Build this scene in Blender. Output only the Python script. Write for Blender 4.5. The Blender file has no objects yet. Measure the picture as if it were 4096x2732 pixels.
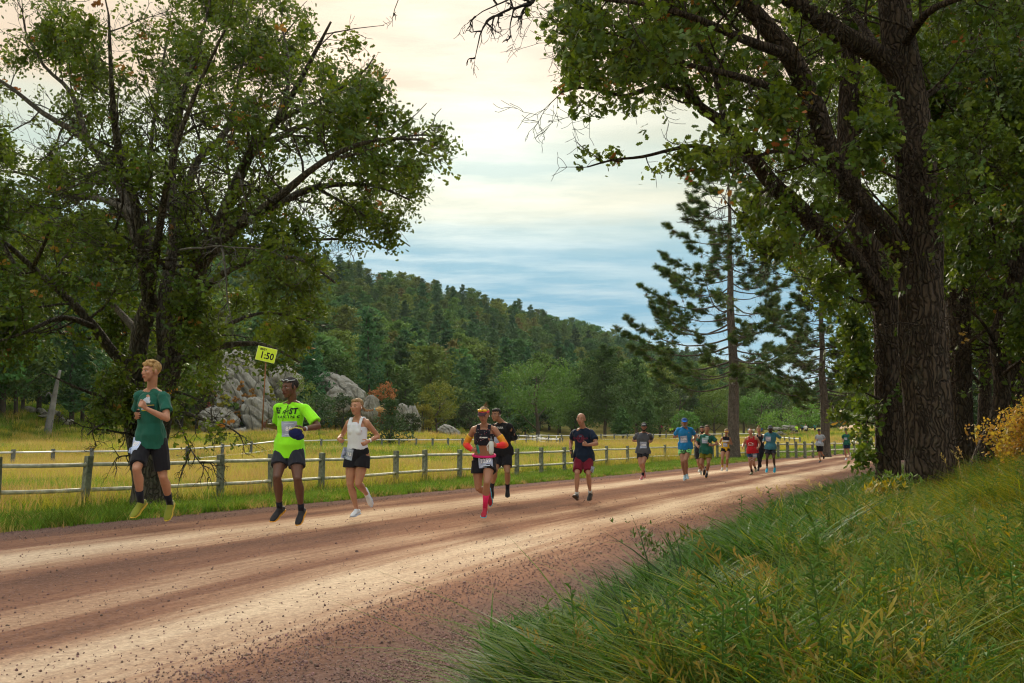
import bpy, bmesh, math, random
import numpy as np
from mathutils import Vector, Matrix, noise
from mathutils.bvhtree import BVHTree
rad = math.radians
random.seed(7)
RNG = np.random.default_rng(7)
S = bpy.context.scene
COL = S.collection

# ------------------------------------------------------------------ camera
FPX, HOR = 3982.0, 1780.0              # focal length and horizon row, in pixels of the 4096 wide photograph
TH = math.atan((HOR - 1366.0) / FPX)   # upward pitch
CAMZ = 1.04
cam_data = bpy.data.cameras.new('camera')
cam = bpy.data.objects.new('camera', cam_data); COL.objects.link(cam)
cam_data.sensor_width = 36.0; cam_data.lens = FPX / 4096.0 * 36.0
cam_data.clip_start = 0.05; cam_data.clip_end = 9000
cam.location = (0, 0, CAMZ); cam.rotation_euler = (math.pi / 2 + TH, 0, 0)
cam_data.dof.use_dof = False
S.camera = cam
S.render.resolution_x = 1024; S.render.resolution_y = 683

# ------------------------------------------------------------------ world, sun, exposure
SUN_EL, SUN_AZ = rad(24), rad(-6)      # low sun behind the cloud, ahead of the camera
W = bpy.data.worlds.new('World'); S.world = W; W.use_nodes = True
nt = W.node_tree; nt.nodes.clear()
def N(tree, typ, **kw):
    n = tree.nodes.new(typ)
    for k, v in kw.items(): setattr(n, k, v)
    return n
def link(tree, a, b): tree.links.new(a, b)
def ramp_set(r, stops):
    cr = r.color_ramp
    while len(cr.elements) > 1: cr.elements.remove(cr.elements[-1])
    cr.elements[0].position = stops[0][0]; cr.elements[0].color = (*stops[0][1], 1)
    for p, c in stops[1:]:
        e = cr.elements.new(p); e.color = (*c, 1)
def mathn(t, op, a, b=None, c=None, clamp=False):
    n = t.nodes.new('ShaderNodeMath'); n.operation = op; n.use_clamp = clamp
    for i, v in enumerate((a, b, c)):
        if v is None: continue
        if isinstance(v, (int, float)): n.inputs[i].default_value = v
        else: t.links.new(v, n.inputs[i])
    return n.outputs[0]
def mixc(t, fac, a, b, blend='MIX'):
    n = t.nodes.new('ShaderNodeMix'); n.data_type = 'RGBA'; n.blend_type = blend
    for i, v in ((0, fac), (6, a), (7, b)):
        if isinstance(v, (int, float)): n.inputs[i].default_value = v
        elif isinstance(v, tuple): n.inputs[i].default_value = (*v, 1)
        else: t.links.new(v, n.inputs[i])
    return n.outputs[2]
sky = N(nt, 'ShaderNodeTexSky', sky_type='NISHITA', sun_disc=False, sun_elevation=SUN_EL, sun_rotation=SUN_AZ, air_density=1.0, dust_density=2.0)
skyl = mixc(nt, 1.0, sky.outputs[0], (0.09, 0.09, 0.09), 'MULTIPLY')
geo = N(nt, 'ShaderNodeTexCoord')
sep = N(nt, 'ShaderNodeSeparateXYZ'); link(nt, geo.outputs['Generated'], sep.inputs[0])
# cloud layer seen in perspective: stretch the noise towards the horizon
zc = mathn(nt, 'MAXIMUM', sep.outputs[2], 0.015)
inv = mathn(nt, 'DIVIDE', 1.0, mathn(nt, 'ADD', zc, 0.10))
cmb = N(nt, 'ShaderNodeCombineXYZ')
link(nt, mathn(nt, 'MULTIPLY', sep.outputs[0], inv), cmb.inputs[0])
link(nt, mathn(nt, 'MULTIPLY', sep.outputs[1], inv), cmb.inputs[1])
n1 = N(nt, 'ShaderNodeTexNoise'); n1.inputs['Scale'].default_value = 0.7; n1.inputs['Detail'].default_value = 8; n1.inputs['Roughness'].default_value = 0.55
mp = N(nt, 'ShaderNodeMapping'); mp.inputs['Scale'].default_value = (0.8, 2.0, 1); mp.inputs['Location'].default_value = (3.1, 1.7, 0)
link(nt, cmb.outputs[0], mp.inputs[0]); link(nt, mp.outputs[0], n1.inputs['Vector'])
n2 = N(nt, 'ShaderNodeTexNoise'); n2.inputs['Scale'].default_value = 3.0; n2.inputs['Detail'].default_value = 9; n2.inputs['Roughness'].default_value = 0.6
link(nt, mp.outputs[0], n2.inputs['Vector'])
# elevation with a wobble from the cloud noise -> cloud colour
el = mathn(nt, 'ADD', sep.outputs[2], mathn(nt, 'MULTIPLY', mathn(nt, 'SUBTRACT', n1.outputs[0], 0.5), 0.075))
el = mathn(nt, 'ADD', el, mathn(nt, 'MULTIPLY', mathn(nt, 'SUBTRACT', n2.outputs[0], 0.5), 0.018))
rp = N(nt, 'ShaderNodeValToRGB'); rp.color_ramp.interpolation = 'EASE'
ramp_set(rp, [(0.0, (0.80, 0.70, 0.52)), (0.06, (0.52, 0.70, 0.76)), (0.10, (0.32, 0.57, 0.71)), (0.14, (0.25, 0.49, 0.64)), (0.185, (0.33, 0.56, 0.67)), (0.215, (0.52, 0.68, 0.68)),
              (0.243, (0.80, 0.81, 0.65)), (0.275, (0.62, 0.73, 0.65)), (0.315, (0.74, 0.76, 0.62)), (0.345, (0.90, 0.72, 0.53)), (0.42, (0.90, 0.74, 0.56)), (0.6, (1.25, 1.2, 1.1)), (1.0, (1.7, 1.75, 1.8))])
link(nt, el, rp.inputs[0])
# brighter cloud where the sun stands behind it
sd = Vector((-0.02, math.cos(rad(20)), math.sin(rad(20)))).normalized()
dv = N(nt, 'ShaderNodeVectorMath', operation='DOT_PRODUCT'); dv.inputs[1].default_value = sd
link(nt, geo.outputs['Generated'], dv.inputs[0])
glow = mathn(nt, 'POWER', mathn(nt, 'MAXIMUM', dv.outputs['Value'], 0.0), 150.0)
glow = mathn(nt, 'MULTIPLY', glow, mathn(nt, 'ADD', 0.25, mathn(nt, 'MULTIPLY', n1.outputs[0], 0.75)))
cl = mixc(nt, 1.0, rp.outputs[0], mixc(nt, glow, (0, 0, 0), (0.30, 0.34, 0.36)), 'ADD')
cov = mathn(nt, 'MULTIPLY_ADD', mathn(nt, 'SUBTRACT', n2.outputs[0], 0.5), 0.4, 0.96, clamp=True)
tot = mixc(nt, cov, skyl, cl)
bg = N(nt, 'ShaderNodeBackground'); bg.inputs[1].default_value = 1.0
link(nt, tot, bg.inputs[0])
out = N(nt, 'ShaderNodeOutputWorld'); link(nt, bg.outputs[0], out.inputs[0])
sl = bpy.data.lights.new('sun', 'SUN'); sl.energy = 5.0; sl.angle = rad(22); sl.color = (1.0, 0.90, 0.70)
so = bpy.data.objects.new('sun', sl); COL.objects.link(so)
sdir = Vector((math.sin(SUN_AZ) * math.cos(SUN_EL), math.cos(SUN_AZ) * math.cos(SUN_EL), math.sin(SUN_EL)))
so.rotation_euler = sdir.to_track_quat('Z', 'Y').to_euler(); so.location = (0, 0, 60)
S.view_settings.view_transform = 'Standard'; S.view_settings.look = 'None'
S.view_settings.exposure = 0.10; S.view_settings.gamma = 1.0; S.view_settings.use_curve_mapping = False
S.render.engine = 'CYCLES'
S.cycles.max_bounces = 4; S.cycles.diffuse_bounces = 2; S.cycles.glossy_bounces = 2
S.cycles.transmission_bounces = 3; S.cycles.transparent_max_bounces = 4; S.cycles.volume_bounces = 0
S.cycles.use_adaptive_sampling = True; S.cycles.adaptive_threshold = 0.03
S.cycles.use_denoising = True; S.cycles.pixel_filter_type = 'BLACKMAN_HARRIS'; S.cycles.filter_width = 1.15

# ------------------------------------------------------------------ geometry helpers
def P(px, py, Y):
    """point seen at photograph pixel (px, py) that stands Y metres ahead of the camera"""
    a = (px - 2048.0) / FPX; b = (1366.0 - py) / FPX
    c, s = math.cos(TH), math.sin(TH)
    d = Vector((a, c - b * s, s + b * c))
    return Vector((0, 0, CAMZ)) + d * (Y / d.y)
def rayd(px, py):
    a = (px - 2048.0) / FPX; b = (1366.0 - py) / FPX
    c, s = math.cos(TH), math.sin(TH)
    return Vector((a, c - b * s, s + b * c)).normalized()

def mesh_np(name, verts, faces, mats=(), smooth=False, mat_idx=None):
    me = bpy.data.meshes.new(name)
    verts = np.asarray(verts, np.float32).reshape(-1, 3)
    if isinstance(faces, np.ndarray):
        k = faces.shape[1]; nf = faces.shape[0]
        me.vertices.add(len(verts)); me.vertices.foreach_set('co', verts.ravel())
        me.loops.add(nf * k); me.loops.foreach_set('vertex_index', faces.astype(np.int32).ravel())
        me.polygons.add(nf); me.polygons.foreach_set('loop_start', np.arange(0, nf * k, k, dtype=np.int32))
        me.update(calc_edges=True)
    else:
        me.from_pydata([tuple(v) for v in verts], [], faces); me.update()
    for m in mats: me.materials.append(m)
    if mat_idx is not None: me.polygons.foreach_set('material_index', np.asarray(mat_idx, np.int32))
    if smooth: me.polygons.foreach_set('use_smooth', np.ones(len(me.polygons), bool))
    return me
def obj(name, me, parent=None, loc=None, kind=None, label=None, cat=None, group=None, linkit=True):
    o = bpy.data.objects.new(name, me)
    if linkit: COL.objects.link(o)
    if parent is not None: o.parent = parent
    if loc is not None: o.location = loc
    if kind: o['kind'] = kind
    if label: o['label'] = label
    if cat: o['category'] = cat
    if group: o['group'] = group
    return o
def empty(name, loc, label, cat, group=None):
    return obj(name, None, loc=loc, label=label, cat=cat, group=group)
def copy_tree(o, parent=None):
    c = o.copy(); COL.objects.link(c)
    if parent is not None:
        c.parent = parent
    for ch in list(o.children): copy_tree(ch, c)
    return c

class MB:
    """collects closed tubes, boxes and blades into one mesh"""
    def __init__(s): s.v = []; s.f = []; s.mi = []; s.m = 0
    def add(s, vs, fs):
        o = len(s.v); s.v.extend(vs); s.f.extend([tuple(i + o for i in f) for f in fs]); s.mi.extend([s.m] * len(fs))
    def tube(s, pts, rads, n=8, up=None, caps=True, flat=False, lat=None, jit=0.0):
        """rads: floats or (lateral, depth) pairs; lat: list of lateral vectors per point"""
        pts = [Vector(p) for p in pts]; rings = []; k = len(pts)
        prev = None
        P2 = list(pts); R2 = [(r, r) if isinstance(r, (int, float)) else tuple(r) for r in rads]
        L2 = list(lat) if lat else None
        if caps and not flat:   # round the ends
            def capadd(i0, i1, front):
                d = (P2[i0] - P2[i1]); d = d.normalized() if d.length > 1e-9 else Vector((0, 0, 1))
                r = R2[i0]; m = min(r); extra = []
                for a in (35, 62, 82):
                    extra.append((P2[i0] + d * m * math.sin(rad(a)), (r[0] * math.cos(rad(a)), r[1] * math.cos(rad(a)))))
                return extra
            e0 = capadd(0, 1, True); e1 = capadd(k - 1, k - 2, False)
            P2 = [e[0] for e in reversed(e0)] + P2 + [e[0] for e in e1]
            R2 = [e[1] for e in reversed(e0)] + R2 + [e[1] for e in e1]
            if L2: L2 = [L2[0]] * 3 + L2 + [L2[-1]] * 3
        kk = len(P2); vs = []
        for i in range(kk):
            a = P2[max(i - 1, 0)]; b = P2[min(i + 1, kk - 1)]
            t = (b - a); t = t.normalized() if t.length > 1e-9 else Vector((0, 0, 1))
            if L2 is not None: x = Vector(L2[i])
            elif prev is not None: x = prev
            else:
                x = Vector(up) if up is not None else (Vector((1, 0, 0)) if abs(t.x) < 0.9 else Vector((0, 1, 0)))
            x = (x - t * x.dot(t))
            if x.length < 1e-6: x = t.orthogonal()
            x.normalize(); prev = x; y = t.cross(x)
            rx, ry = R2[i]
            for j in range(n):
                an = 2 * math.pi * j / n
                q = 1.0 + (random.uniform(-jit, jit) if jit else 0)
                vs.append(tuple(P2[i] + x * (math.cos(an) * rx * q) + y * (math.sin(an) * ry * q)))
        fs = []
        for i in range(kk - 1):
            for j in range(n):
                j2 = (j + 1) % n
                fs.append((i * n + j, i * n + j2, (i + 1) * n + j2, (i + 1) * n + j))
        if caps:
            fs.append(tuple(reversed(range(n)))); fs.append(tuple((kk - 1) * n + j for j in range(n)))
        s.add(vs, fs)
    def ball(s, c, r, axes=None, nu=12, nv=8):
        c = Vector(c); r = (r, r, r) if isinstance(r, (int, float)) else r
        ax = axes or (Vector((1, 0, 0)), Vector((0, 1, 0)), Vector((0, 0, 1)))
        vs = []; fs = []
        vs.append(tuple(c + ax[2] * r[2]))
        for i in range(1, nv):
            ph = math.pi * i / nv
            for j in range(nu):
                th = 2 * math.pi * j / nu
                vs.append(tuple(c + ax[0] * (r[0] * math.sin(ph) * math.cos(th)) + ax[1] * (r[1] * math.sin(ph) * math.sin(th)) + ax[2] * (r[2] * math.cos(ph))))
        vs.append(tuple(c - ax[2] * r[2])); last = len(vs) - 1
        for j in range(nu): fs.append((0, 1 + j, 1 + (j + 1) % nu))
        for i in range(nv - 2):
            for j in range(nu):
                a = 1 + i * nu + j; b = 1 + i * nu + (j + 1) % nu
                fs.append((a, a + nu, b + nu, b))
        for j in range(nu): fs.append((last, last - nu + (j + 1) % nu, last - nu + j))
        s.add(vs, fs)
    def box(s, c, h, axes=None):
        c = Vector(c); ax = axes or (Vector((1, 0, 0)), Vector((0, 1, 0)), Vector((0, 0, 1)))
        vs = [tuple(c + ax[0] * h[0] * i + ax[1] * h[1] * j + ax[2] * h[2] * k) for i in (-1, 1) for j in (-1, 1) for k in (-1, 1)]
        s.add(vs, [(0, 1, 3, 2), (4, 6, 7, 5), (0, 4, 5, 1), (2, 3, 7, 6), (0, 2, 6, 4), (1, 5, 7, 3)])
    def mesh(s, name, mats, smooth=True):
        me = bpy.data.meshes.new(name); me.from_pydata(s.v, [], s.f)
        for m in (mats if isinstance(mats, (list, tuple)) else [mats]): me.materials.append(m)
        if len(set(s.mi)) > 1: me.polygons.foreach_set('material_index', s.mi)
        if smooth: me.polygons.foreach_set('use_smooth', [True] * len(me.polygons))
        me.update(); return me

def eval_mods(me, mods):
    o = bpy.data.objects.new('tmp', me); COL.objects.link(o)
    for typ, kw in mods:
        m = o.modifiers.new(typ.lower(), typ)
        for k, v in kw.items(): setattr(m, k, v)
    dg = bpy.context.evaluated_depsgraph_get()
    r = bpy.data.meshes.new_from_object(o.evaluated_get(dg), depsgraph=dg)
    bpy.data.objects.remove(o); return r
def remeshed(mb, name, mat, vox, smooth=4, fac=0.5):
    me = mb.mesh(name, mat)
    r = eval_mods(me, [('REMESH', dict(mode='VOXEL', voxel_size=vox)), ('SMOOTH', dict(factor=fac, iterations=smooth))])
    bpy.data.meshes.remove(me); r.name = name
    r.materials.clear()
    for m in (mat if isinstance(mat, (list, tuple)) else [mat]): r.materials.append(m)
    r.polygons.foreach_set('use_smooth', [True] * len(r.polygons))
    return r

# ------------------------------------------------------------------ materials
MATS = {}
def mat(name, col, rough=0.8, var=0.0, vscale=8.0, bump=0.0, bscale=30.0, spec=0.3, sheen=0.0, hue=None, rnd=0.0, trans=0.0, metal=0.0, tcol=None, coord='Object', bdist=0.01):
    """principled material: noise between darker and lighter (or towards hue), optional bump, per-object random tone, translucency"""
    if name in MATS: return MATS[name]
    m = bpy.data.materials.new(name); m.use_nodes = True; t = m.node_tree
    b = t.nodes['Principled BSDF']; o = t.nodes['Material Output']
    b.inputs['Roughness'].default_value = rough; b.inputs['Specular IOR Level'].default_value = spec; b.inputs['Metallic'].default_value = metal
    if sheen: b.inputs['Sheen Weight'].default_value = sheen
    src = None; tc = None
    if var or bump or hue:
        tc = N(t, 'ShaderNodeTexCoord')
    c = tuple(col); sock = None
    if var or hue:
        nz = N(t, 'ShaderNodeTexNoise'); nz.inputs['Scale'].default_value = vscale; nz.inputs['Detail'].default_value = 5
        link(t, tc.outputs[coord], nz.inputs['Vector'])
        r = N(t, 'ShaderNodeMapRange'); r.inputs[1].default_value = 0.32; r.inputs[2].default_value = 0.68; link(t, nz.outputs[0], r.inputs[0])
        lo = tuple(x * (1 - var) for x in c); hi = tuple(hue) if hue else tuple(min(1, x * (1 + var)) for x in c)
        sock = mixc(t, r.outputs[0], lo, hi)
    if rnd:
        oi = N(t, 'ShaderNodeObjectInfo'); hs = N(t, 'ShaderNodeHueSaturation')
        link(t, mathn(t, 'MULTIPLY_ADD', oi.outputs['Random'], rnd * 2, 1 - rnd), hs.inputs['Value'])
        fr = mathn(t, 'FRACT', mathn(t, 'MULTIPLY', oi.outputs['Random'], 17.31))
        link(t, mathn(t, 'MULTIPLY_ADD', fr, -0.055, 0.52), hs.inputs['Hue'])
        if sock is not None: link(t, sock, hs.inputs['Color'])
        else: hs.inputs['Color'].default_value = (*c, 1)
        sock = hs.outputs[0]
    if sock is not None: link(t, sock, b.inputs['Base Color'])
    else: b.inputs['Base Color'].default_value = (*c, 1)
    if bump:
        nb = N(t, 'ShaderNodeTexNoise'); nb.inputs['Scale'].default_value = bscale; nb.inputs['Detail'].default_value = 4
        link(t, tc.outputs[coord], nb.inputs['Vector'])
        bp = N(t, 'ShaderNodeBump'); bp.inputs['Strength'].default_value = bump; bp.inputs['Distance'].default_value = bdist
        link(t, nb.outputs[0], bp.inputs['Height']); link(t, bp.outputs[0], b.inputs['Normal'])
    if trans:
        tr = N(t, 'ShaderNodeBsdfTranslucent')
        if tcol: tr.inputs[0].default_value = (*tcol, 1)
        elif sock is not None: link(t, sock, tr.inputs[0])
        else: tr.inputs[0].default_value = (*c, 1)
        mx = N(t, 'ShaderNodeMixShader'); mx.inputs[0].default_value = trans
        link(t, b.outputs[0], mx.inputs[1]); link(t, tr.outputs[0], mx.inputs[2]); link(t, mx.outputs[0], o.inputs[0])
    MATS[name] = m; return m

# ------------------------------------------------------------------ scattering by geometry nodes (only for what nobody could count)
def scatter(name, pts, rots, scls, idx, sources, parent=None, label=None, kind='stuff', own=None):
    """one object: a point cloud whose points carry copies of the source meshes"""
    n = len(pts)
    me = bpy.data.meshes.new(name); me.vertices.add(n)
    me.vertices.foreach_set('co', np.asarray(pts, np.float32).ravel())
    a = me.attributes.new('rot', 'FLOAT_VECTOR', 'POINT'); a.data.foreach_set('vector', np.asarray(rots, np.float32).ravel())
    a = me.attributes.new('scl', 'FLOAT_VECTOR', 'POINT')
    sc = np.asarray(scls, np.float32)
    if sc.ndim == 1: sc = np.repeat(sc[:, None], 3, 1)
    a.data.foreach_set('vector', sc.ravel())
    a = me.attributes.new('pick', 'INT', 'POINT'); a.data.foreach_set('value', np.asarray(idx, np.int32))
    o = obj(name, me, parent=parent, kind=kind, label=label)
    g = bpy.data.node_groups.new(name + '_nodes', 'GeometryNodeTree')
    g.interface.new_socket('Geometry', in_out='INPUT', socket_type='NodeSocketGeometry')
    g.interface.new_socket('Geometry', in_out='OUTPUT', socket_type='NodeSocketGeometry')
    gi = g.nodes.new('NodeGroupInput'); go = g.nodes.new('NodeGroupOutput')
    m2p = g.nodes.new('GeometryNodeMeshToPoints'); g.links.new(gi.outputs[0], m2p.inputs[0])
    def na(nm, typ):
        x = g.nodes.new('GeometryNodeInputNamedAttribute'); x.data_type = typ; x.inputs[0].default_value = nm
        return x.outputs[0]
    pk = na('pick', 'INT'); rt = na('rot', 'FLOAT_VECTOR'); sk = na('scl', 'FLOAT_VECTOR')
    e2r = g.nodes.new('FunctionNodeEulerToRotation'); g.links.new(rt, e2r.inputs[0])
    jn = g.nodes.new('GeometryNodeJoinGeometry')
    for k, s_ in enumerate(sources):
        iop = g.nodes.new('GeometryNodeInstanceOnPoints'); g.links.new(m2p.outputs[0], iop.inputs['Points'])
        oi = g.nodes.new('GeometryNodeObjectInfo'); oi.inputs['Object'].default_value = s_
        g.links.new(oi.outputs['Geometry'], iop.inputs['Instance'])
        cmp = g.nodes.new('FunctionNodeCompare'); cmp.data_type = 'INT'; cmp.operation = 'EQUAL'
        ii = [x for x in cmp.inputs if x.type == 'INT']; g.links.new(pk, ii[0]); ii[1].default_value = k
        g.links.new(cmp.outputs[0], iop.inputs['Selection'])
        g.links.new(e2r.outputs[0], iop.inputs['Rotation']); g.links.new(sk, iop.inputs['Scale'])
        g.links.new(iop.outputs[0], jn.inputs[0])
    g.links.new(jn.outputs[0], go.inputs[0])
    md = o.modifiers.new('scatter', 'NODES'); md.node_group = g
    return o
def source(name, me):
    return bpy.data.objects.new(name, me)     # a shape for scatter(), never linked to the scene

# ------------------------------------------------------------------ terrain
CL = np.array([(-20, -45), (-8.6, -8), (-4.6, 4), (-1.8, 12), (1.9, 21), (5.9, 30), (11, 42), (17.5, 57), (25.5, 74), (36, 93), (52, 118), (75, 145)], float)
def catmull(Q, k=14):
    Q = np.vstack([2 * Q[0] - Q[1], Q, 2 * Q[-1] - Q[-2]]); r = []
    for i in range(1, len(Q) - 2):
        for j in range(k):
            t = j / k; a, b, c, d = Q[i - 1], Q[i], Q[i + 1], Q[i + 2]
            r.append(0.5 * ((2 * b) + (-a + c) * t + (2 * a - 5 * b + 4 * c - d) * t * t + (-a + 3 * b - 3 * c + d) * t ** 3))
    r.append(Q[-2]); return np.array(r)
CLP = catmull(CL); CLT = np.gradient(CLP, axis=0); CLT /= np.linalg.norm(CLT, axis=1)[:, None]
CLS = np.concatenate([[0], np.cumsum(np.linalg.norm(np.diff(CLP, axis=0), axis=1))])
HALF = 4.15
def road_s(x, y):
    """signed distance from the road's centre line (right of it is positive)"""
    x = np.atleast_1d(np.asarray(x, float)); y = np.atleast_1d(np.asarray(y, float)); out = np.empty(len(x))
    for i in range(0, len(x), 20000):
        dx = x[i:i + 20000, None] - CLP[None, :, 0]; dy = y[i:i + 20000, None] - CLP[None, :, 1]
        j = np.argmin(dx * dx + dy * dy, axis=1); r = np.arange(len(j))
        s_ = dx[r, j] * CLT[j, 1] - dy[r, j] * CLT[j, 0]
        dd = np.sqrt(dx[r, j] ** 2 + dy[r, j] ** 2)
        al = np.abs(dx[r, j] * CLT[j, 0] + dy[r, j] * CLT[j, 1])
        out[i:i + 20000] = np.where(al > 3, np.sign(s_) * dd, s_)
    return out
def sst(a, b, x):
    t = np.clip((x - a) / (b - a), 0, 1); return t * t * (3 - 2 * t)
CP = np.array([(-8.75, 20.4, -.34), (-5.3, 27.8, -.335), (-1.8, 35, -.26), (2.2, 43, -.2), (5.5, 54.5, -.16), (10, 65, -.1), (14, 76, -.05), (19, 68, .06), (24, 80, .25), (31, 92, .5),
               (-23, 46, -.28), (-25, 53, -.3), (-15.9, 78, .35), (-9, 84, .5), (0, 100, .6), (-14, 35, -.34), (-14, 24, -.36), (-30, 70, .6), (-50, 90, 2.4), (-40, 60, .5), (-20, 100, 2.0), (-12, 110, 1.9),
               (0, 140, 1.3), (10, 150, 1.5), (30, 150, 1.6), (50, 150, 2.6), (60, 170, 3.4), (90, 220, 5.5), (-20, 10, -.2), (-40, 0, .1), (40, 110, .7), (25, 110, .7), (12, 110, .6), (60, 120, 1.6)], float)
RU = np.array([-1500, 0, 700, 1340, 1700, 2050, 2350, 2620, 3000, 3200, 3350, 3600, 4500, 6500], float)
RY = np.array([700, 800, 930, 1050, 1140, 1225, 1310, 1385, 1468, 1575, 1560, 1520, 1470, 1400], float)
RD = np.array([300, 330, 380, 420, 450, 480, 520, 560, 650, 700, 760, 800, 850, 850], float)
RB = np.array([70, 78, 105, 128, 148, 172, 190, 200, 225, 250, 265, 270, 300, 300], float)
def hz(x, y):
    """height of the ground"""
    x = np.atleast_1d(np.asarray(x, float)); y = np.atleast_1d(np.asarray(y, float))
    s_ = road_s(x, y); D = np.hypot(x, y)
    w = np.zeros(len(x)); z = np.zeros(len(x))
    for (cx, cy, cz) in CP:
        d2 = (x - cx) ** 2 + (y - cy) ** 2 + 9.0; k = 1 / d2 ** 1.5; w += k; z += k * cz
    z /= w
    zr = 0.04 * (1 - np.clip(s_ / HALF, -1, 1) ** 2) + 0.005 * np.clip(y - 42, 0, 80) - 0.03
    e = s_ - HALF
    bank = 0.075 * np.clip(e, 0, 2.2) + 0.235 * np.clip(e - 2.2, 0, 5.0) + 0.05 * np.clip(e - 5.5, 0, 30) + 0.05 * np.sin(x * 1.3 + 0.7 * y) * sst(0, 2.5, e) + 0.04 * np.sin(y * 1.1 - x * 0.6) * sst(0, 2.5, e)
    bank *= (1 - sst(28, 75, y) * 0.75)
    left = z
    side = np.where(s_ < 0, left, bank + zr * 1.0)
    far = sst(70, 120, y)
    side = side * (1 - far) + z * far
    bl = np.where(s_ < 0, sst(HALF - 0.1, HALF + 3.6, -s_), sst(HALF - 0.2, HALF + 1.2, s_))
    g = zr * (1 - bl) + side * bl
    # wooded hill
    yy = np.maximum(y, 1e-3)
    u = np.where(y > 5, x / yy * FPX + 2048, np.where(x < 0, -1500, 6500))
    u = np.clip(u, -1500, 6500)
    Db = np.interp(u, RU, RB); Dr = np.interp(u, RU, RD); Zr = CAMZ + (HOR - np.interp(u, RU, RY)) / FPX * Dr - 11.0 * np.ones(len(x))
    t = (np.maximum(y, 0) - Db) / (Dr - Db)
    hh = np.where(t < 1, np.clip(t, 0, 1) ** 1.0 * (0.55 + 0.45 * sst(0, 1, t)), 1 - 0.25 * sst(1, 3, t))
    hh = hh + 0.02 * np.sin(x * 0.045 + 1) * np.sin(y * 0.05) * sst(0, 0.3, t)
    g = g + np.maximum(Zr - 2.0, 5) * hh * (y > 0)
    return g
def hz1(x, y): return float(hz([x], [y])[0])
# ------------------------------------------------------------------ ground, road
def ground_material():
    m = bpy.data.materials.new('ground'); m.use_nodes = True; t = m.node_tree; b = t.nodes['Principled BSDF']
    b.inputs['Roughness'].default_value = 1.0; b.inputs['Specular IOR Level'].default_value = 0.1
    g = N(t, 'ShaderNodeNewGeometry')
    def nz(scale, detail=5, st=(1, 1, 1)):
        mp = N(t, 'ShaderNodeMapping'); mp.inputs['Scale'].default_value = st; link(t, g.outputs['Position'], mp.inputs[0])
        n = N(t, 'ShaderNodeTexNoise'); n.inputs['Scale'].default_value = scale; n.inputs['Detail'].default_value = detail; link(t, mp.outputs[0], n.inputs['Vector']); return n.outputs[0]
    at = N(t, 'ShaderNodeAttribute'); at.attribute_name = 'zone'       # r: verge green, g: bank, b: forest floor
    sp = N(t, 'ShaderNodeSeparateColor'); link(t, at.outputs['Color'], sp.inputs[0])
    big = nz(0.11, 4); mid = nz(0.8, 6); fine = nz(14, 4)
    r1 = N(t, 'ShaderNodeMapRange'); r1.inputs[1].default_value = 0.4; r1.inputs[2].default_value = 0.62; link(t, big, r1.inputs[0])
    field = mixc(t, r1.outputs[0], (0.36, 0.30, 0.045), (0.22, 0.26, 0.04))
    field = mixc(t, mathn(t, 'MULTIPLY', mid, 0.6), field, (0.38, 0.29, 0.11))
    verge = mixc(t, mid, (0.07, 0.11, 0.02), (0.15, 0.17, 0.035))
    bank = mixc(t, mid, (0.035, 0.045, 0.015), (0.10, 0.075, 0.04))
    floor = mixc(t, mid, (0.05, 0.06, 0.025), (0.16, 0.13, 0.06))
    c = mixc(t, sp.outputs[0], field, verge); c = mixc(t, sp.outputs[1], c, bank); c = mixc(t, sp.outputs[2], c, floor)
    c = mixc(t, 1.0, c, mixc(t, fine, (0.72, 0.72, 0.72), (1.25, 1.25, 1.25)), 'MULTIPLY')
    link(t, c, b.inputs['Base Color'])
    bp = N(t, 'ShaderNodeBump'); bp.inputs['Distance'].default_value = 0.05; bp.inputs['Strength'].default_value = 0.8; link(t, fine, bp.inputs['Height']); link(t, bp.outputs[0], b.inputs['Normal'])
    return m
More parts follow.
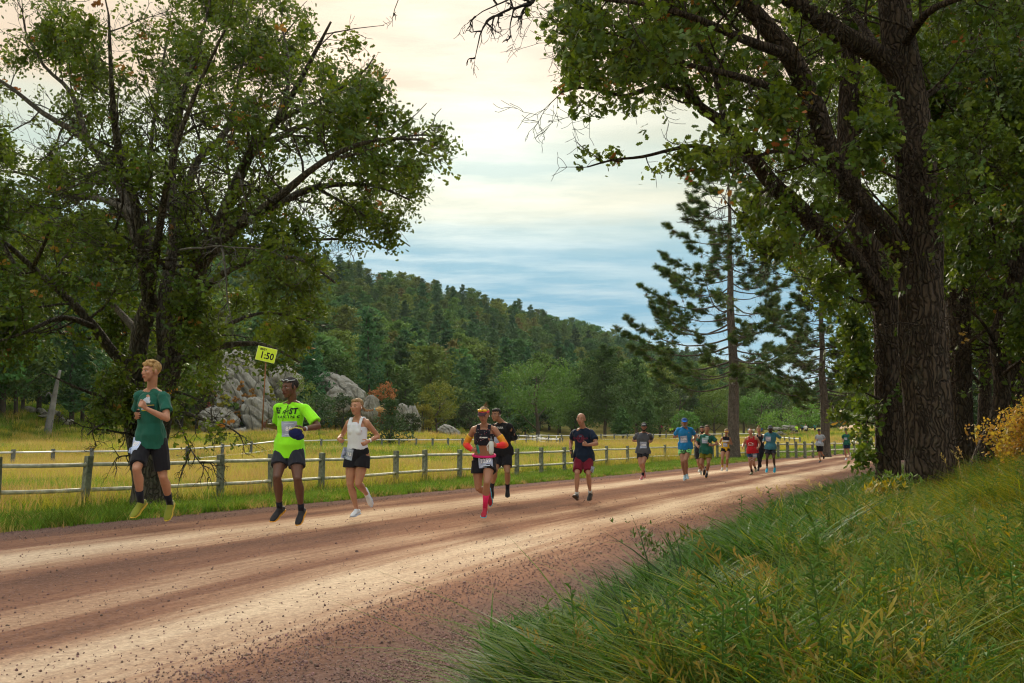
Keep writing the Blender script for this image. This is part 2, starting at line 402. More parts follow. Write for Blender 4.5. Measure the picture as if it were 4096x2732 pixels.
def road_material():
    m = bpy.data.materials.new('gravel_road'); m.use_nodes = True; t = m.node_tree; b = t.nodes['Principled BSDF']
    b.inputs['Roughness'].default_value = 1.0; b.inputs['Specular IOR Level'].default_value = 0.0
    uv = N(t, 'ShaderNodeUVMap'); uv.uv_map = 'UVMap'                   # u along (m), v across (m)
    sp = N(t, 'ShaderNodeSeparateXYZ'); link(t, uv.outputs[0], sp.inputs[0])
    def nz(scale, detail=5, st=(1, 1, 1), rough=0.5, ty='N'):
        mp = N(t, 'ShaderNodeMapping'); mp.inputs['Scale'].default_value = st; link(t, uv.outputs[0], mp.inputs[0])
        n = N(t, 'ShaderNodeTexNoise'); n.inputs['Scale'].default_value = scale; n.inputs['Detail'].default_value = detail; n.inputs['Roughness'].default_value = rough
        link(t, mp.outputs[0], n.inputs['Vector']); return n.outputs[0]
    wob = mathn(t, 'MULTIPLY', mathn(t, 'SUBTRACT', nz(0.10, 4), 0.5), 1.3)
    streak = nz(1.0, 7, (0.10, 2.2, 1), 0.7); streak2 = nz(1.0, 6, (0.25, 9.0, 1), 0.6); blot = nz(0.5, 6, (0.6, 1.6, 1), 0.6); grain = nz(60, 3); grain2 = nz(18, 6, rough=0.7)
    v = mathn(t, 'ADD', sp.outputs[1], wob)
    v = mathn(t, 'ADD', v, mathn(t, 'MULTIPLY', mathn(t, 'SUBTRACT', streak2, 0.5), 0.7))
    # how packed and pale the surface is, across the road
    rr = N(t, 'ShaderNodeValToRGB')
    ramp_set(rr, [(0.0, (0.0,) * 3), (0.07, (0.05,) * 3), (0.15, (0.35,) * 3), (0.2, (0.2,) * 3), (0.30, (0.95,) * 3), (0.37, (0.85,) * 3), (0.46, (0.12,) * 3), (0.545, (0.22,) * 3), (0.61, (0.65,) * 3), (0.66, (0.28,) * 3), (0.74, (1.0,) * 3), (0.80, (0.75,) * 3), (0.87, (0.22,) * 3), (0.93, (0.02,) * 3), (1.0, (0.0,) * 3)])
    link(t, mathn(t, 'MULTIPLY_ADD', v, 0.5 / 4.15, 0.5), rr.inputs[0])
    pk = mathn(t, 'ADD', rr.outputs[0], mathn(t, 'MULTIPLY', mathn(t, 'SUBTRACT', streak, 0.5), 1.0))
    pk = mathn(t, 'ADD', pk, mathn(t, 'MULTIPLY_ADD', mathn(t, 'SUBTRACT', blot, 0.5), 0.9, -0.06), clamp=True)
    cr = N(t, 'ShaderNodeValToRGB')
    ramp_set(cr, [(0.0, (0.15, 0.088, 0.064)), (0.3, (0.245, 0.135, 0.09)), (0.6, (0.38, 0.25, 0.165)), (1.0, (0.58, 0.45, 0.315))]); link(t, pk, cr.inputs[0])
    edge = N(t, 'ShaderNodeMapRange'); edge.inputs[1].default_value = 3.15; edge.inputs[2].default_value = 3.9
    link(t, mathn(t, 'ABSOLUTE', v), edge.inputs[0])
    c = mixc(t, mathn(t, 'MULTIPLY', edge.outputs[0], 0.8), cr.outputs[0], (0.16, 0.108, 0.092))
    sp2 = N(t, 'ShaderNodeMapRange'); sp2.inputs[1].default_value = 0.35; sp2.inputs[2].default_value = 0.65; link(t, grain2, sp2.inputs[0])
    c = mixc(t, 1.0, c, mixc(t, sp2.outputs[0], (0.74, 0.72, 0.72), (1.15, 1.14, 1.12)), 'MULTIPLY')
    c = mixc(t, 1.0, c, mixc(t, grain, (0.75, 0.75, 0.75), (1.22, 1.22, 1.22)), 'MULTIPLY')
    def vor(sc_):
        v_ = N(t, 'ShaderNodeTexVoronoi'); v_.inputs['Scale'].default_value = sc_; link(t, uv.outputs[0], v_.inputs['Vector']); q = N(t, 'ShaderNodeSeparateColor'); link(t, v_.outputs['Color'], q.inputs[0]); return v_.outputs['Distance'], q.outputs[0]
    d1, c1 = vor(55); d2, c2 = vor(24); gr = mathn(t, 'SUBTRACT', 1.0, mathn(t, 'MULTIPLY', pk, 0.8))
    st = mathn(t, 'MULTIPLY', mathn(t, 'GREATER_THAN', c1, 0.55), mathn(t, 'MULTIPLY', mathn(t, 'LESS_THAN', d1, 0.42), gr))
    st2 = mathn(t, 'MULTIPLY', mathn(t, 'GREATER_THAN', c2, 0.86), mathn(t, 'MULTIPLY', mathn(t, 'LESS_THAN', d2, 0.30), gr))
    c = mixc(t, mathn(t, 'MULTIPLY', mathn(t, 'MAXIMUM', st, st2), 0.62), c, mixc(t, c1, (0.035, 0.022, 0.02), (0.24, 0.16, 0.14)))
    link(t, c, b.inputs['Base Color'])
    h = mathn(t, 'ADD', mathn(t, 'MULTIPLY', grain2, 0.6), mathn(t, 'MULTIPLY', grain, 0.4)); h = mathn(t, 'ADD', h, mathn(t, 'MULTIPLY', streak2, 0.9))
    bp = N(t, 'ShaderNodeBump'); bp.inputs['Distance'].default_value = 0.02; bp.inputs['Strength'].default_value = 0.8; link(t, h, bp.inputs['Height']); link(t, bp.outputs[0], b.inputs['Normal'])
    return m
def build_ground():
    ang = np.concatenate([np.arange(-30, 30.01, 0.2), np.arange(32, 328, 4)])
    ang = np.radians(np.sort(ang)); na = len(ang)
    rr = np.concatenate([[0.35], 0.35 * np.cumprod(np.full(260, 1.0365))]); rr = rr[rr < 1600]; nr = len(rr)
    A, R = np.meshgrid(ang, rr); x = (np.sin(A) * R).ravel(); y = (np.cos(A) * R).ravel(); z = hz(x, y)
    s_ = road_s(x, y)
    z = np.where(np.abs(s_) < HALF - 0.05, z - 0.03, z)
    i, j = np.meshgrid(np.arange(nr - 1), np.arange(na), indexing='ij'); i = i.ravel(); j = j.ravel(); j2 = (j + 1) % na
    f = np.stack([i * na + j, (i + 1) * na + j, (i + 1) * na + j2, i * na + j2], 1)[:, ::-1]
    me = mesh_np('ground', np.stack([x, y, z], 1), np.ascontiguousarray(f), [ground_material()], True)
    D = np.hypot(x, y); hill = sst(2.0, 8.0, z) * (y > 0) * sst(60, 100, D)
    verge = sst(-(HALF + 5.2), -(HALF + 3.4), s_) * (s_ < 0) * (y < 140)
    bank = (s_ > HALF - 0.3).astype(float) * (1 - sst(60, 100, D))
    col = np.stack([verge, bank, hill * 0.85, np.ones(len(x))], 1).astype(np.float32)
    at = me.color_attributes.new('zone', 'FLOAT_COLOR', 'POINT'); at.data.foreach_set('color', col.ravel())
    obj('ground', me, kind='structure')
def build_road():
    na = 21; k = len(CLP); v = np.linspace(-HALF - 0.15, HALF + 0.15, na); V = []; UV = []
    fine = 3
    idx = np.linspace(0, k - 1, (k - 1) * fine + 1)
    cx = np.interp(idx, range(k), CLP[:, 0]); cy = np.interp(idx, range(k), CLP[:, 1]); tx = np.interp(idx, range(k), CLT[:, 0]); ty = np.interp(idx, range(k), CLT[:, 1]); ss = np.interp(idx, range(k), CLS)
    for q in range(len(idx)):
        wob = 0.16 * noise.noise(Vector((ss[q] * 0.55, 0, 3))) + 0.08 * noise.noise(Vector((ss[q] * 2.3, 5, 3)))
        wo2 = 0.2 * noise.noise(Vector((ss[q] * 0.5, 9, 3))) + 0.12 * noise.noise(Vector((ss[q] * 2.1, 4, 8)))
        for a in v:
            b = a + (wob if a < -3.8 else (wo2 if a > 3.8 else 0)); V.append((cx[q] + ty[q] * b, cy[q] - tx[q] * b)); UV.append((ss[q], b))
    V = np.array(V); z = hz(V[:, 0], V[:, 1]) + 0.004
    n = len(idx); i, j = np.meshgrid(np.arange(n - 1), np.arange(na - 1), indexing='ij'); i = i.ravel(); j = j.ravel()
    f = np.stack([i * na + j, i * na + j + 1, (i + 1) * na + j + 1, (i + 1) * na + j], 1)
    me = mesh_np('road', np.column_stack([V, z]), f, [road_material()], True)
    uv = me.uv_layers.new(name='UVMap'); UV = np.array(UV, np.float32); uv.data.foreach_set('uv', UV[f.ravel()].ravel())
    obj('road', me, kind='structure')

# ------------------------------------------------------------------ grass and stones
def blade_tuft(name, n, h, w, spread, lean, m, seg=4, seed=0, broad=False, seedhead=None, hv=0.45):
    r = random.Random(seed); mb = MB(); 
    for q in range(n):
        a = r.uniform(0, 6.283); d = spread * math.sqrt(r.random()); bx, by = d * math.cos(a), d * math.sin(a)
        H = h * r.uniform(1 - hv, 1 + hv * 0.6); ln = lean * r.uniform(0.3, 1.3) * H; da = r.uniform(0, 6.283); dx, dy = math.cos(da), math.sin(da)
        fa = r.uniform(0, 3.14); wx, wy = math.cos(fa) * w * r.uniform(.7, 1.3), math.sin(fa) * w * r.uniform(.7, 1.3); vs = []
        for i in range(seg + 1):
            t = i / seg; k = ln * t * t; zz = H * (t - 0.25 * lean * t * t)
            ww = (1 - t ** 2.2) if not broad else math.sin(math.pi * min(1, 0.15 + t * 0.85))
            if i == seg: ww = 0.03
            vs.append((bx + dx * k - wx * ww, by + dy * k - wy * ww, zz)); vs.append((bx + dx * k + wx * ww, by + dy * k + wy * ww, zz))
        mb.m = 0; mb.add(vs, [(2 * i, 2 * i + 1, 2 * i + 3, 2 * i + 2) for i in range(seg)])
        if seedhead and r.random() < seedhead:
            mb.m = 1
            for i in range(9):
                t = 0.72 + 0.03 * i; c = Vector((bx + dx * ln * t * t, by + dy * ln * t * t, H * (t - 0.25 * lean * t * t)))
                o = Vector((r.uniform(-1, 1), r.uniform(-1, 1), r.uniform(0.3, 1.2))) * 0.022
                mb.add([tuple(c), tuple(c + o + Vector((0.004, 0, 0))), tuple(c + o * 1.6), tuple(c + o - Vector((0.004, 0, 0)))], [(0, 1, 2, 3)])
    mats = m if isinstance(m, list) else [m]
    return source(name, mb.mesh(name, mats, smooth=False))
def leafy_stem(name, m, stem_m, h=0.5, n=14, seed=1, lw=0.012, ll=0.06):
    r = random.Random(seed); mb = MB()
    top = Vector((r.uniform(-.1, .1) * h, r.uniform(-.1, .1) * h, h)); mb.m = 1
    mb.tube([(0, 0, 0), top * 0.5 + Vector((0.02, 0, 0)), top], [0.003, 0.0025, 0.0012], n=4, flat=True)
    mb.m = 0
    for i in range(n):
        t = 0.12 + 0.88 * i / n; c = top * t + Vector((0.02, 0, 0)) * math.sin(t * 3.14); a = i * 2.4 + r.uniform(-.4, .4); e = r.uniform(0.6, 1.6)
        d = Vector((math.cos(a), math.sin(a), e)).normalized() * ll * r.uniform(.7, 1.2) * (1.1 - 0.5 * t); p = Vector((-math.sin(a), math.cos(a), 0)) * lw * (1.1 - 0.4 * t)
        mb.add([tuple(c), tuple(c + d * 0.45 + p), tuple(c + d - Vector((0, 0, 0.25 * ll))), tuple(c + d * 0.45 - p)], [(0, 1, 2), (0, 2, 3)])
    return source(name, mb.mesh(name, [m, stem_m], smooth=False))
def build_grass():
    lush = mat('lush_grass', (0.035, 0.10, 0.010), 0.6, rnd=0.6, trans=0.35, spec=0.22)
    olive = mat('olive_grass', (0.085, 0.14, 0.007), trans=0.4)
    golden = mat('golden_bank_grass', (0.22, 0.215, 0.008), 0.65, spec=0.15, rnd=0.35, trans=0.4); bankstraw = mat('bank_straw', (0.22, 0.18, 0.03), 0.7, rnd=0.3, trans=0.3)
    straw = mat('straw_grass', (0.42, 0.32, 0.09), 0.7, rnd=0.25, trans=0.35)
    gold = mat('gold_grass', (0.42, 0.38, 0.04), 0.8, rnd=0.22, trans=0.35)
    ygreen = mat('field_green_grass', (0.25, 0.31, 0.03), 0.8, rnd=0.22, trans=0.35)
    vgreen = mat('verge_grass', (0.14, 0.25, 0.02), 0.7, rnd=0.25, trans=0.4)
    yleaf = mat('yellow_weed_leaf', (0.33, 0.27, 0.010), 0.6, rnd=0.3, trans=0.4)
    gleaf = mat('green_weed_leaf', (0.075, 0.15, 0.02), 0.6, rnd=0.3, trans=0.35)
    # --- right bank in the foreground
    src = [blade_tuft('short_tuft_a', 13, 0.22, 0.0072, 0.09, 1.0, lush, 5, 1), blade_tuft('short_tuft_b', 13, 0.25, 0.0078, 0.08, 1.2, lush, 5, 2), blade_tuft('short_tuft_c', 14, 0.28, 0.0085, 0.09, 0.95, lush, 5, 3),
           blade_tuft('long_tuft_a', 12, 0.34, 0.0062, 0.10, 1.0, olive, 5, 4), blade_tuft('long_tuft_b', 12, 0.40, 0.0065, 0.11, 1.3, olive, 5, 5), blade_tuft('long_tuft_c', 12, 0.38, 0.0055, 0.10, 1.1, golden, 5, 6),
           blade_tuft('dry_tuft', 7, 0.44, 0.0026, 0.09, 0.7, [golden, bankstraw], 5, 7, seedhead=0.4), blade_tuft('dry_tuft_b', 8, 0.34, 0.003, 0.1, 1.2, bankstraw, 5, 8),
           leafy_stem('green_weed', gleaf, gleaf, 0.30, 24, 9, 0.010, 0.055), leafy_stem('yellow_weed', yleaf, olive, 0.34, 24, 10, 0.008, 0.05), leafy_stem('tall_weed', gleaf, gleaf, 0.42, 34, 11, 0.006, 0.07)]
    n = 120000
    y = 1.2 * np.exp(RNG.random(n) * math.log(36 / 1.2)); x = (RNG.random(n) * 1.28 - 0.12) * y * 0.62 + 0.3
    keepd = RNG.random(n) < np.clip((y / 9.0) ** 1.0, 0.0, 1) * 0 + 1
    s_ = road_s(x, y); e = s_ - HALF
    edge = 0.12 * np.sin(y * 2.1) + 0.16 * np.sin(y * 0.9 + 1) + 0.1 * np.sin(y * 5.3)
    ok = (e > edge - 0.15) & keepd & (x < 0.58 * y + 1.2)
    # sparse right at the road
    ok &= RNG.random(n) < np.clip((e - edge + 0.15) / 0.5, 0.12, 1)
    x, y, e = x[ok], y[ok], e[ok]; n = len(x)
    p = RNG.random(n); patch = np.sin(x * 2.3 + 1.1 * y) + np.sin(y * 1.3 - x * 0.8) + RNG.normal(0, .5, n)
    lushness = np.clip(1.55 - e / 1.15 + 0.25 * patch, 0, 1)
    idx = np.where(RNG.random(n) < lushness, RNG.integers(0, 3, n), np.where(p < 0.80, np.where(RNG.random(n) < np.clip(0.08 + 0.13 * e + 0.12 * patch, 0.05, 0.62), 5, RNG.integers(3, 5, n)), np.where(p < 0.82, 6, np.where(p < 0.835, 7, np.where(p < 0.90, 8, np.where(p < 0.935, 9, 10))))))
    z = hz(x, y); sc = RNG.uniform(.7, 1.25, n) * np.where(idx < 3, np.clip(0.55 + e, 0.6, 1.1), 0.9)
    sc *= np.clip(1 + 0.28 * np.sin(x * 3.1 + 0.8 * np.sin(y * 1.7)) * np.sin(y * 2.3 + x) + 0.25 * (RNG.random(n) < .12), .6, 1.5)
    sc *= np.clip(0.45 + 0.22 * (np.hypot(x, y) - 1.0), 0.4, 1.0)
    scatter('bank_grass', np.stack([x, y, z - 0.01], 1), np.stack([RNG.normal(0, .12, n), RNG.normal(0, .12, n), RNG.uniform(0, 6.28, n)], 1), sc, idx, src, label='long mixed green and yellow grass on the bank right of the road')
    # --- verge between road and fence
    vs = [blade_tuft('verge_tuft_a', 34, 0.16, 0.006, 0.20, 0.6, vgreen, 3, 21), blade_tuft('verge_tuft_b', 34, 0.20, 0.006, 0.22, 0.6, vgreen, 3, 22), blade_tuft('verge_tuft_c', 26, 0.26, 0.006, 0.2, 0.7, olive, 3, 23), blade_tuft('verge_tuft_d', 22, 0.2, 0.006, 0.2, 0.7, straw, 3, 24)]
    n = 46000
    u = RNG.random(n) ** 0.8; q = u * (np.searchsorted(CLP[:, 1], 112) - 1); q0 = q.astype(int); sd = -HALF - 0.02 - RNG.random(n) * 6.2
    qf = q - q0; cx = CLP[q0, 0] * (1 - qf) + CLP[q0 + 1, 0] * qf; cy = CLP[q0, 1] * (1 - qf) + CLP[q0 + 1, 1] * qf
    x = cx + CLT[q0, 1] * sd; y = cy - CLT[q0, 0] * sd
    dd = -sd - HALF; ok = (y > 6) & (x > -0.56 * y - 2) & (RNG.random(n) < np.clip((dd + 0.05 * np.sin(y * 3)) / 0.25, 0.15, 1)) & (RNG.random(n) < np.clip((6.2 - dd) / 1.8, 0, 1))
    x, y, dd = x[ok], y[ok], dd[ok]; n = len(x)
    pr = RNG.random(n); idx = np.where(pr < .42, 0, np.where(pr < .75, 1, np.where(pr < .93, 2, 3))); idx = np.where((dd < 0.3) & (RNG.random(n) < 0.4), 3, idx)
    sc = RNG.uniform(.7, 1.3, n) * np.clip(0.5 + dd * 0.9, 0.5, 1.0)
    scatter('verge_grass', np.stack([x, y, hz(x, y) - 0.01], 1), np.stack([RNG.normal(0, .08, n), RNG.normal(0, .08, n), RNG.uniform(0, 6.28, n)], 1), sc, idx, vs, label='short green grass between the road and the fence')
    # --- golden field
    fs = [blade_tuft('field_patch_a', 95, 0.42, 0.007, 0.55, 0.35, [gold, straw], 2, 31), blade_tuft('field_patch_b', 95, 0.36, 0.007, 0.55, 0.4, [gold, straw], 2, 32), blade_tuft('field_patch_c', 80, 0.48, 0.007, 0.55, 0.3, [straw, straw], 2, 33),
          blade_tuft('field_patch_d', 90, 0.32, 0.008, 0.55, 0.45, ygreen, 2, 34), blade_tuft('field_patch_e', 80, 0.40, 0.009, 0.5, 0.5, vgreen, 2, 35), blade_tuft('field_patch_f', 85, 0.34, 0.008, 0.5, 0.45, olive, 2, 36)]
    n = 60000
    y = 12 * np.exp(RNG.random(n) * math.log(190 / 12)); x = (RNG.random(n) * 1.25 - 0.62) * y
    s_ = road_s(x, y); z = hz(x, y)
    ok = (s_ < -HALF - 5.0) & (z < 14) & ((s_ < -HALF - 7) | (RNG.random(n) < .6)) & (RNG.random(n) < np.clip(1.9 - z / 6, 0.0, 1))
    x, y, z, s_ = x[ok], y[ok], z[ok], s_[ok]; n = len(x)
    g = np.sin(x * 0.13 + 2) + np.sin(y * 0.17 + x * 0.05) + 0.6 * np.sin(x * 0.5 + y * 0.3) + RNG.normal(0, .35, n)
    bandg = sst(47, 62, y + 0.25 * x) * (1 - sst(80, 100, y)) * (x < 0.02 * y + 4)            # greener behind the far fence
    near = np.exp(-((x + 13) ** 2 / 30 + (y - 27) ** 2 / 20))
    pg = np.clip(0.38 + 0.18 * g + 0.55 * bandg + 0.9 * near + 0.5 * (z > 1.8), 0, 0.92)
    idx = np.where(RNG.random(n) < pg, 3 + RNG.integers(0, 3, n), RNG.integers(0, 3, n))
    sc = RNG.uniform(.75, 1.2, n) * np.clip(0.75 + y / 90, 0.8, 1.6)
    scl = np.stack([sc * 1.1, sc * 1.1, sc * np.where(idx > 2, 0.9, 1.0)], 1)
    scatter('field_grass', np.stack([x, y, z - 0.02], 1), np.stack([RNG.normal(0, .06, n), RNG.normal(0, .06, n), RNG.uniform(0, 6.28, n)], 1), scl, idx, fs, label='tall dry golden grass of the meadow behind the fence')
    # --- pebbles on the road
    peb = mat('pebble', (0.20, 0.13, 0.105), 0.9, rnd=0.45)
    rs = []
    for k in range(4):
        mb = MB(); mb.ball((0, 0, 0), (1, 0.8, 0.6), nu=6, nv=4); me = mb.mesh('pebble', peb, smooth=False); r = random.Random(k)
        for v in me.vertices: v.co *= r.uniform(.75, 1.2)
        rs.append(source('pebble_shape', me))
    n = 300000
    y = 2.2 * np.exp(RNG.random(n) ** 1.15 * math.log(46 / 2.2)); x = (RNG.random(n) * 1.2 - 0.6) * y
    s_ = road_s(x, y); a = np.abs(s_)
    dens = np.where(s_ > 0, np.interp(s_, [0, .8, 1.6, 2.3, 3.0, 3.6, 4.5], [.03, .03, .01, .05, .45, 1, 1]), np.interp(-s_, [0, .6, 1.3, 2.2, 3.0, 3.5, 4.4], [.03, .05, .01, .01, .06, .4, .8]))
    dens = dens * (0.5 + 0.9 * (0.5 + 0.5 * np.sin(s_ * 7 + 0.6 * np.sin(y * .4))) ) + 0.02
    ok = (a < HALF + 0.35) & (RNG.random(n) < dens)
    x, y, s_ = x[ok], y[ok], s_[ok]; n = len(x)
    size = np.exp(RNG.normal(math.log(0.0040), 0.38, n)); size = np.minimum(size, 0.0095) * (1 + 0.03 * y)
    big = RNG.random(n) < 0.012; size[big] *= 1.5
    scatter('gravel', np.stack([x, y, hz(x, y) + 0.005 + size * 0.25], 1), RNG.uniform(0, 6.28, (n, 3)), size, RNG.integers(0, 4, n), rs, label='dark loose gravel strewn over the dirt road')
# ------------------------------------------------------------------ fences
def post_mesh(name, h, w, m, seed):
    r = random.Random(seed); bm = bmesh.new(); bmesh.ops.create_cube(bm, size=1.0)
    for v in bm.verts:
        v.co.x *= w * (1 + r.uniform(-.03, .03)); v.co.y *= w * (1 + r.uniform(-.03, .03)); v.co.z = (v.co.z + 0.5) * (h + 0.25) - 0.25 + (r.uniform(-.012, .012) if v.co.z > 0 else 0)
    bmesh.ops.subdivide_edges(bm, edges=[e for e in bm.edges if abs(e.verts[0].co.z - e.verts[1].co.z) > .5], cuts=3)
    for v in bm.verts: v.co.x += r.uniform(-.004, .004); v.co.y += r.uniform(-.004, .004)
    bmesh.ops.bevel(bm, geom=bm.edges[:] , offset=0.006, segments=1, affect='EDGES')
    me = bpy.data.meshes.new(name); bm.to_mesh(me); bm.free(); me.materials.append(m); return me
def build_fence(name, pts, label, group, ph, pw, rail_h, rr, wire_h, pm, rm, lean=None, segs=8):
    """posts at pts; round rails and barbed wires between them"""
    root = empty(name, Vector((pts[0][0], pts[0][1], hz1(*pts[0]))), label, 'fence', group)
    o = root.location
    pmesh = [post_mesh('fence_post', ph, pw, pm, k) for k in range(5)]
    gz = hz([p[0] for p in pts], [p[1] for p in pts]); cap = mat('post_end_grain', (0.22, 0.20, 0.14), 0.9, var=0.3, vscale=30)
    for k, (x, y) in enumerate(pts):
        a, b = pts[max(0, k - 1)], pts[min(len(pts) - 1, k + 1)]
        po = obj('post', pmesh[k % 5], root); po.location = Vector((x, y, gz[k])) - o
        po.rotation_euler = (RNG.normal(0, .012), RNG.normal(0, .012), math.atan2(b[1] - a[1], b[0] - a[0]))
        if lean and k in lean: po.rotation_euler = (lean[k][0], lean[k][1], po.rotation_euler[2])
    for k in range(len(pts) - 1):
        A = Vector((*pts[k], gz[k])) - o; B = Vector((*pts[k + 1], gz[k + 1])) - o
        d = (B - A); d.z = 0; sd = Vector((-d.y, d.x, 0)).normalized() * 0
        for h in rail_h:
            j = RNG.normal(0, .006); m = MB(); q = [A.lerp(B, t) + Vector((0, 0, h + j - 0.012 * math.sin(math.pi * t))) for t in (0, .25, .5, .75, 1)]
            m.tube(q, [rr] * 5, n=segs, flat=True); obj('rail', m.mesh('rail', rm), root)
        for h in wire_h:
            m = MB(); n = 9; q = [A.lerp(B, t / n) + Vector((0, 0, h - 0.02 * math.sin(math.pi * t / n) + RNG.normal(0, .004))) for t in range(n + 1)]
            m.tube(q, [0.0022] * (n + 1), n=3, flat=True)
            for t in range(1, 22):
                c = A.lerp(B, t / 22) + Vector((0, 0, h - 0.02 * math.sin(math.pi * t / 22)))
                m.tube([c + Vector((0.012, 0, 0.014)), c - Vector((0.012, 0, 0.014))], [0.0016, 0.0016], n=3, flat=True)
            wo = obj('wire', m.mesh('wire', mat('rusty_wire', (0.13, 0.09, 0.06), 0.7)), root)
    return root
def build_fences():
    pm = mat('fence_post_wood', (0.17, 0.18, 0.13), 0.9, var=0.45, vscale=9, bump=0.5, bscale=40, bdist=0.006)
    pm2 = mat('far_post_wood', (0.12, 0.13, 0.125), 0.9, var=0.3, vscale=6)
    rm = mat('rail_wood', (0.54, 0.52, 0.40), 0.75, var=0.3, vscale=7, bump=0.3, bscale=30)
    rm2 = mat('pale_rail', (0.62, 0.62, 0.60), 0.6, var=0.12, vscale=4)
    # posts measured in the photograph: (column, post height in px) -> place on the ground
    F = [(-210, 252), (-5, 236), (345, 222), (887, 192), (1091, 178), (1288, 165), (1436, 155), (1585, 145), (1700, 138), (1839, 131), (1951, 125), (2067, 119), (2165, 114), (2257, 107), (2345, 97), (2427, 89), (2510, 83), (2590, 77), (2659, 73), (2720, 70), (2779, 67.5), (2850, 66)]
    pts = []
    for px, h in F:
        Y = 1.15 * FPX / h; p = P(px, HOR, Y); pts.append((p.x, p.y))
    build_fence('rail_fence', pts, 'near rail fence of square wooden posts and two round pale rails along the verge', None, 1.15, 0.135, (0.98, 0.46), 0.042, (0.24, 0.07), pm, rm, lean={2: (0.0, 0.07)})
    G = [(2850, 66), (2918, 66), (2985, 65), (3030, 65), (3075, 65), (3112, 65), (3150, 65.5), (3184, 66), (3219, 66), (3251, 64), (3295, 59), (3339, 55), (3375, 53), (3416, 51), (3470, 50), (3530, 49)]
    pts = []
    for px, h in G:
        Y = 1.15 * FPX / h; p = P(px, HOR, Y); pts.append((p.x, p.y))
    pts[0] = (pts[0][0] + 0.35, pts[0][1] + 0.1)
    build_fence('rail_fence', pts, 'rail fence beside the road bend behind the two tall pines', None, 1.15, 0.17, (0.98, 0.46), 0.05, (), pm, rm)
    def line(kp, n, h=1.12):
        """n posts evenly over the polyline given as (column, distance)"""
        q = [P(px, HOR, Y) for px, Y in kp]; L = [0]
        for i in range(1, len(q)): L.append(L[-1] + (q[i] - q[i - 1]).length)
        ts = np.linspace(0, L[-1], n); xs = np.interp(ts, L, [v.x for v in q]); ys = np.interp(ts, L, [v.y for v in q]); return list(zip(xs, ys))
    fa = [(-120, 44), (54, 46), (214, 51), (368, 51), (560, 54), (750, 57), (890, 60), (1005, 63), (1110, 72), (1180, 80), (1285, 83), (1370, 84), (1450, 84.5), (1527, 85), (1597, 85), (1665, 85), (1730, 85.5), (1791, 86), (1850, 87), (1925, 90), (1990, 94), (2061, 98), (2105, 104), (2147, 106), (2194, 104), (2240, 100)]
    pts = [(P(px, HOR, Y).x, P(px, HOR, Y).y) for px, Y in fa]
    build_fence('rail_fence', pts, 'white railed fence across the middle of the meadow behind the large oak', None, 1.12, 0.15, (0.98, 0.40), 0.05, (), pm2, rm2, segs=6)
    build_fence('rail_fence', line([(2075, 130), (2110, 128), (2250, 104)], 9), 'short white railed fence line running back from the middle fence', None, 1.15, 0.16, (1.0, 0.6, 0.25), 0.05, (), pm2, rm2, segs=6)
    build_fence('rail_fence', line([(2062, 132), (2200, 136), (2330, 138), (2700, 142), (3000, 140), (3200, 118)], 30), 'farthest white railed fence in front of the dark pines', None, 1.2, 0.17, (1.02, 0.45), 0.06, (), pm2, rm2, segs=6)
    # small pole gate in the corral corner
    a = P(2160, HOR, 112); b = P(2226, HOR, 109); za = hz1(a.x, a.y); g = empty('corral_gate', Vector((a.x, a.y, za)), 'white pole gate standing in the corner of the corral', 'gate')
    B = Vector((b.x - a.x, b.y - a.y, hz1(b.x, b.y) - za))
    for h in (1.35, 0.95, 0.6, 0.25):
        m = MB(); m.tube([Vector((0, 0, h)), B + Vector((0, 0, h))], [0.035, 0.035], n=6, flat=True); obj('bar', m.mesh('bar', rm2), g)
    for q in (Vector((0, 0, 0)), B):
        m = MB(); m.tube([q + Vector((0, 0, -.1)), q + Vector((0, 0, 1.4))], [0.05, 0.05], n=6, flat=True); obj('upright', m.mesh('upright', rm2), g)
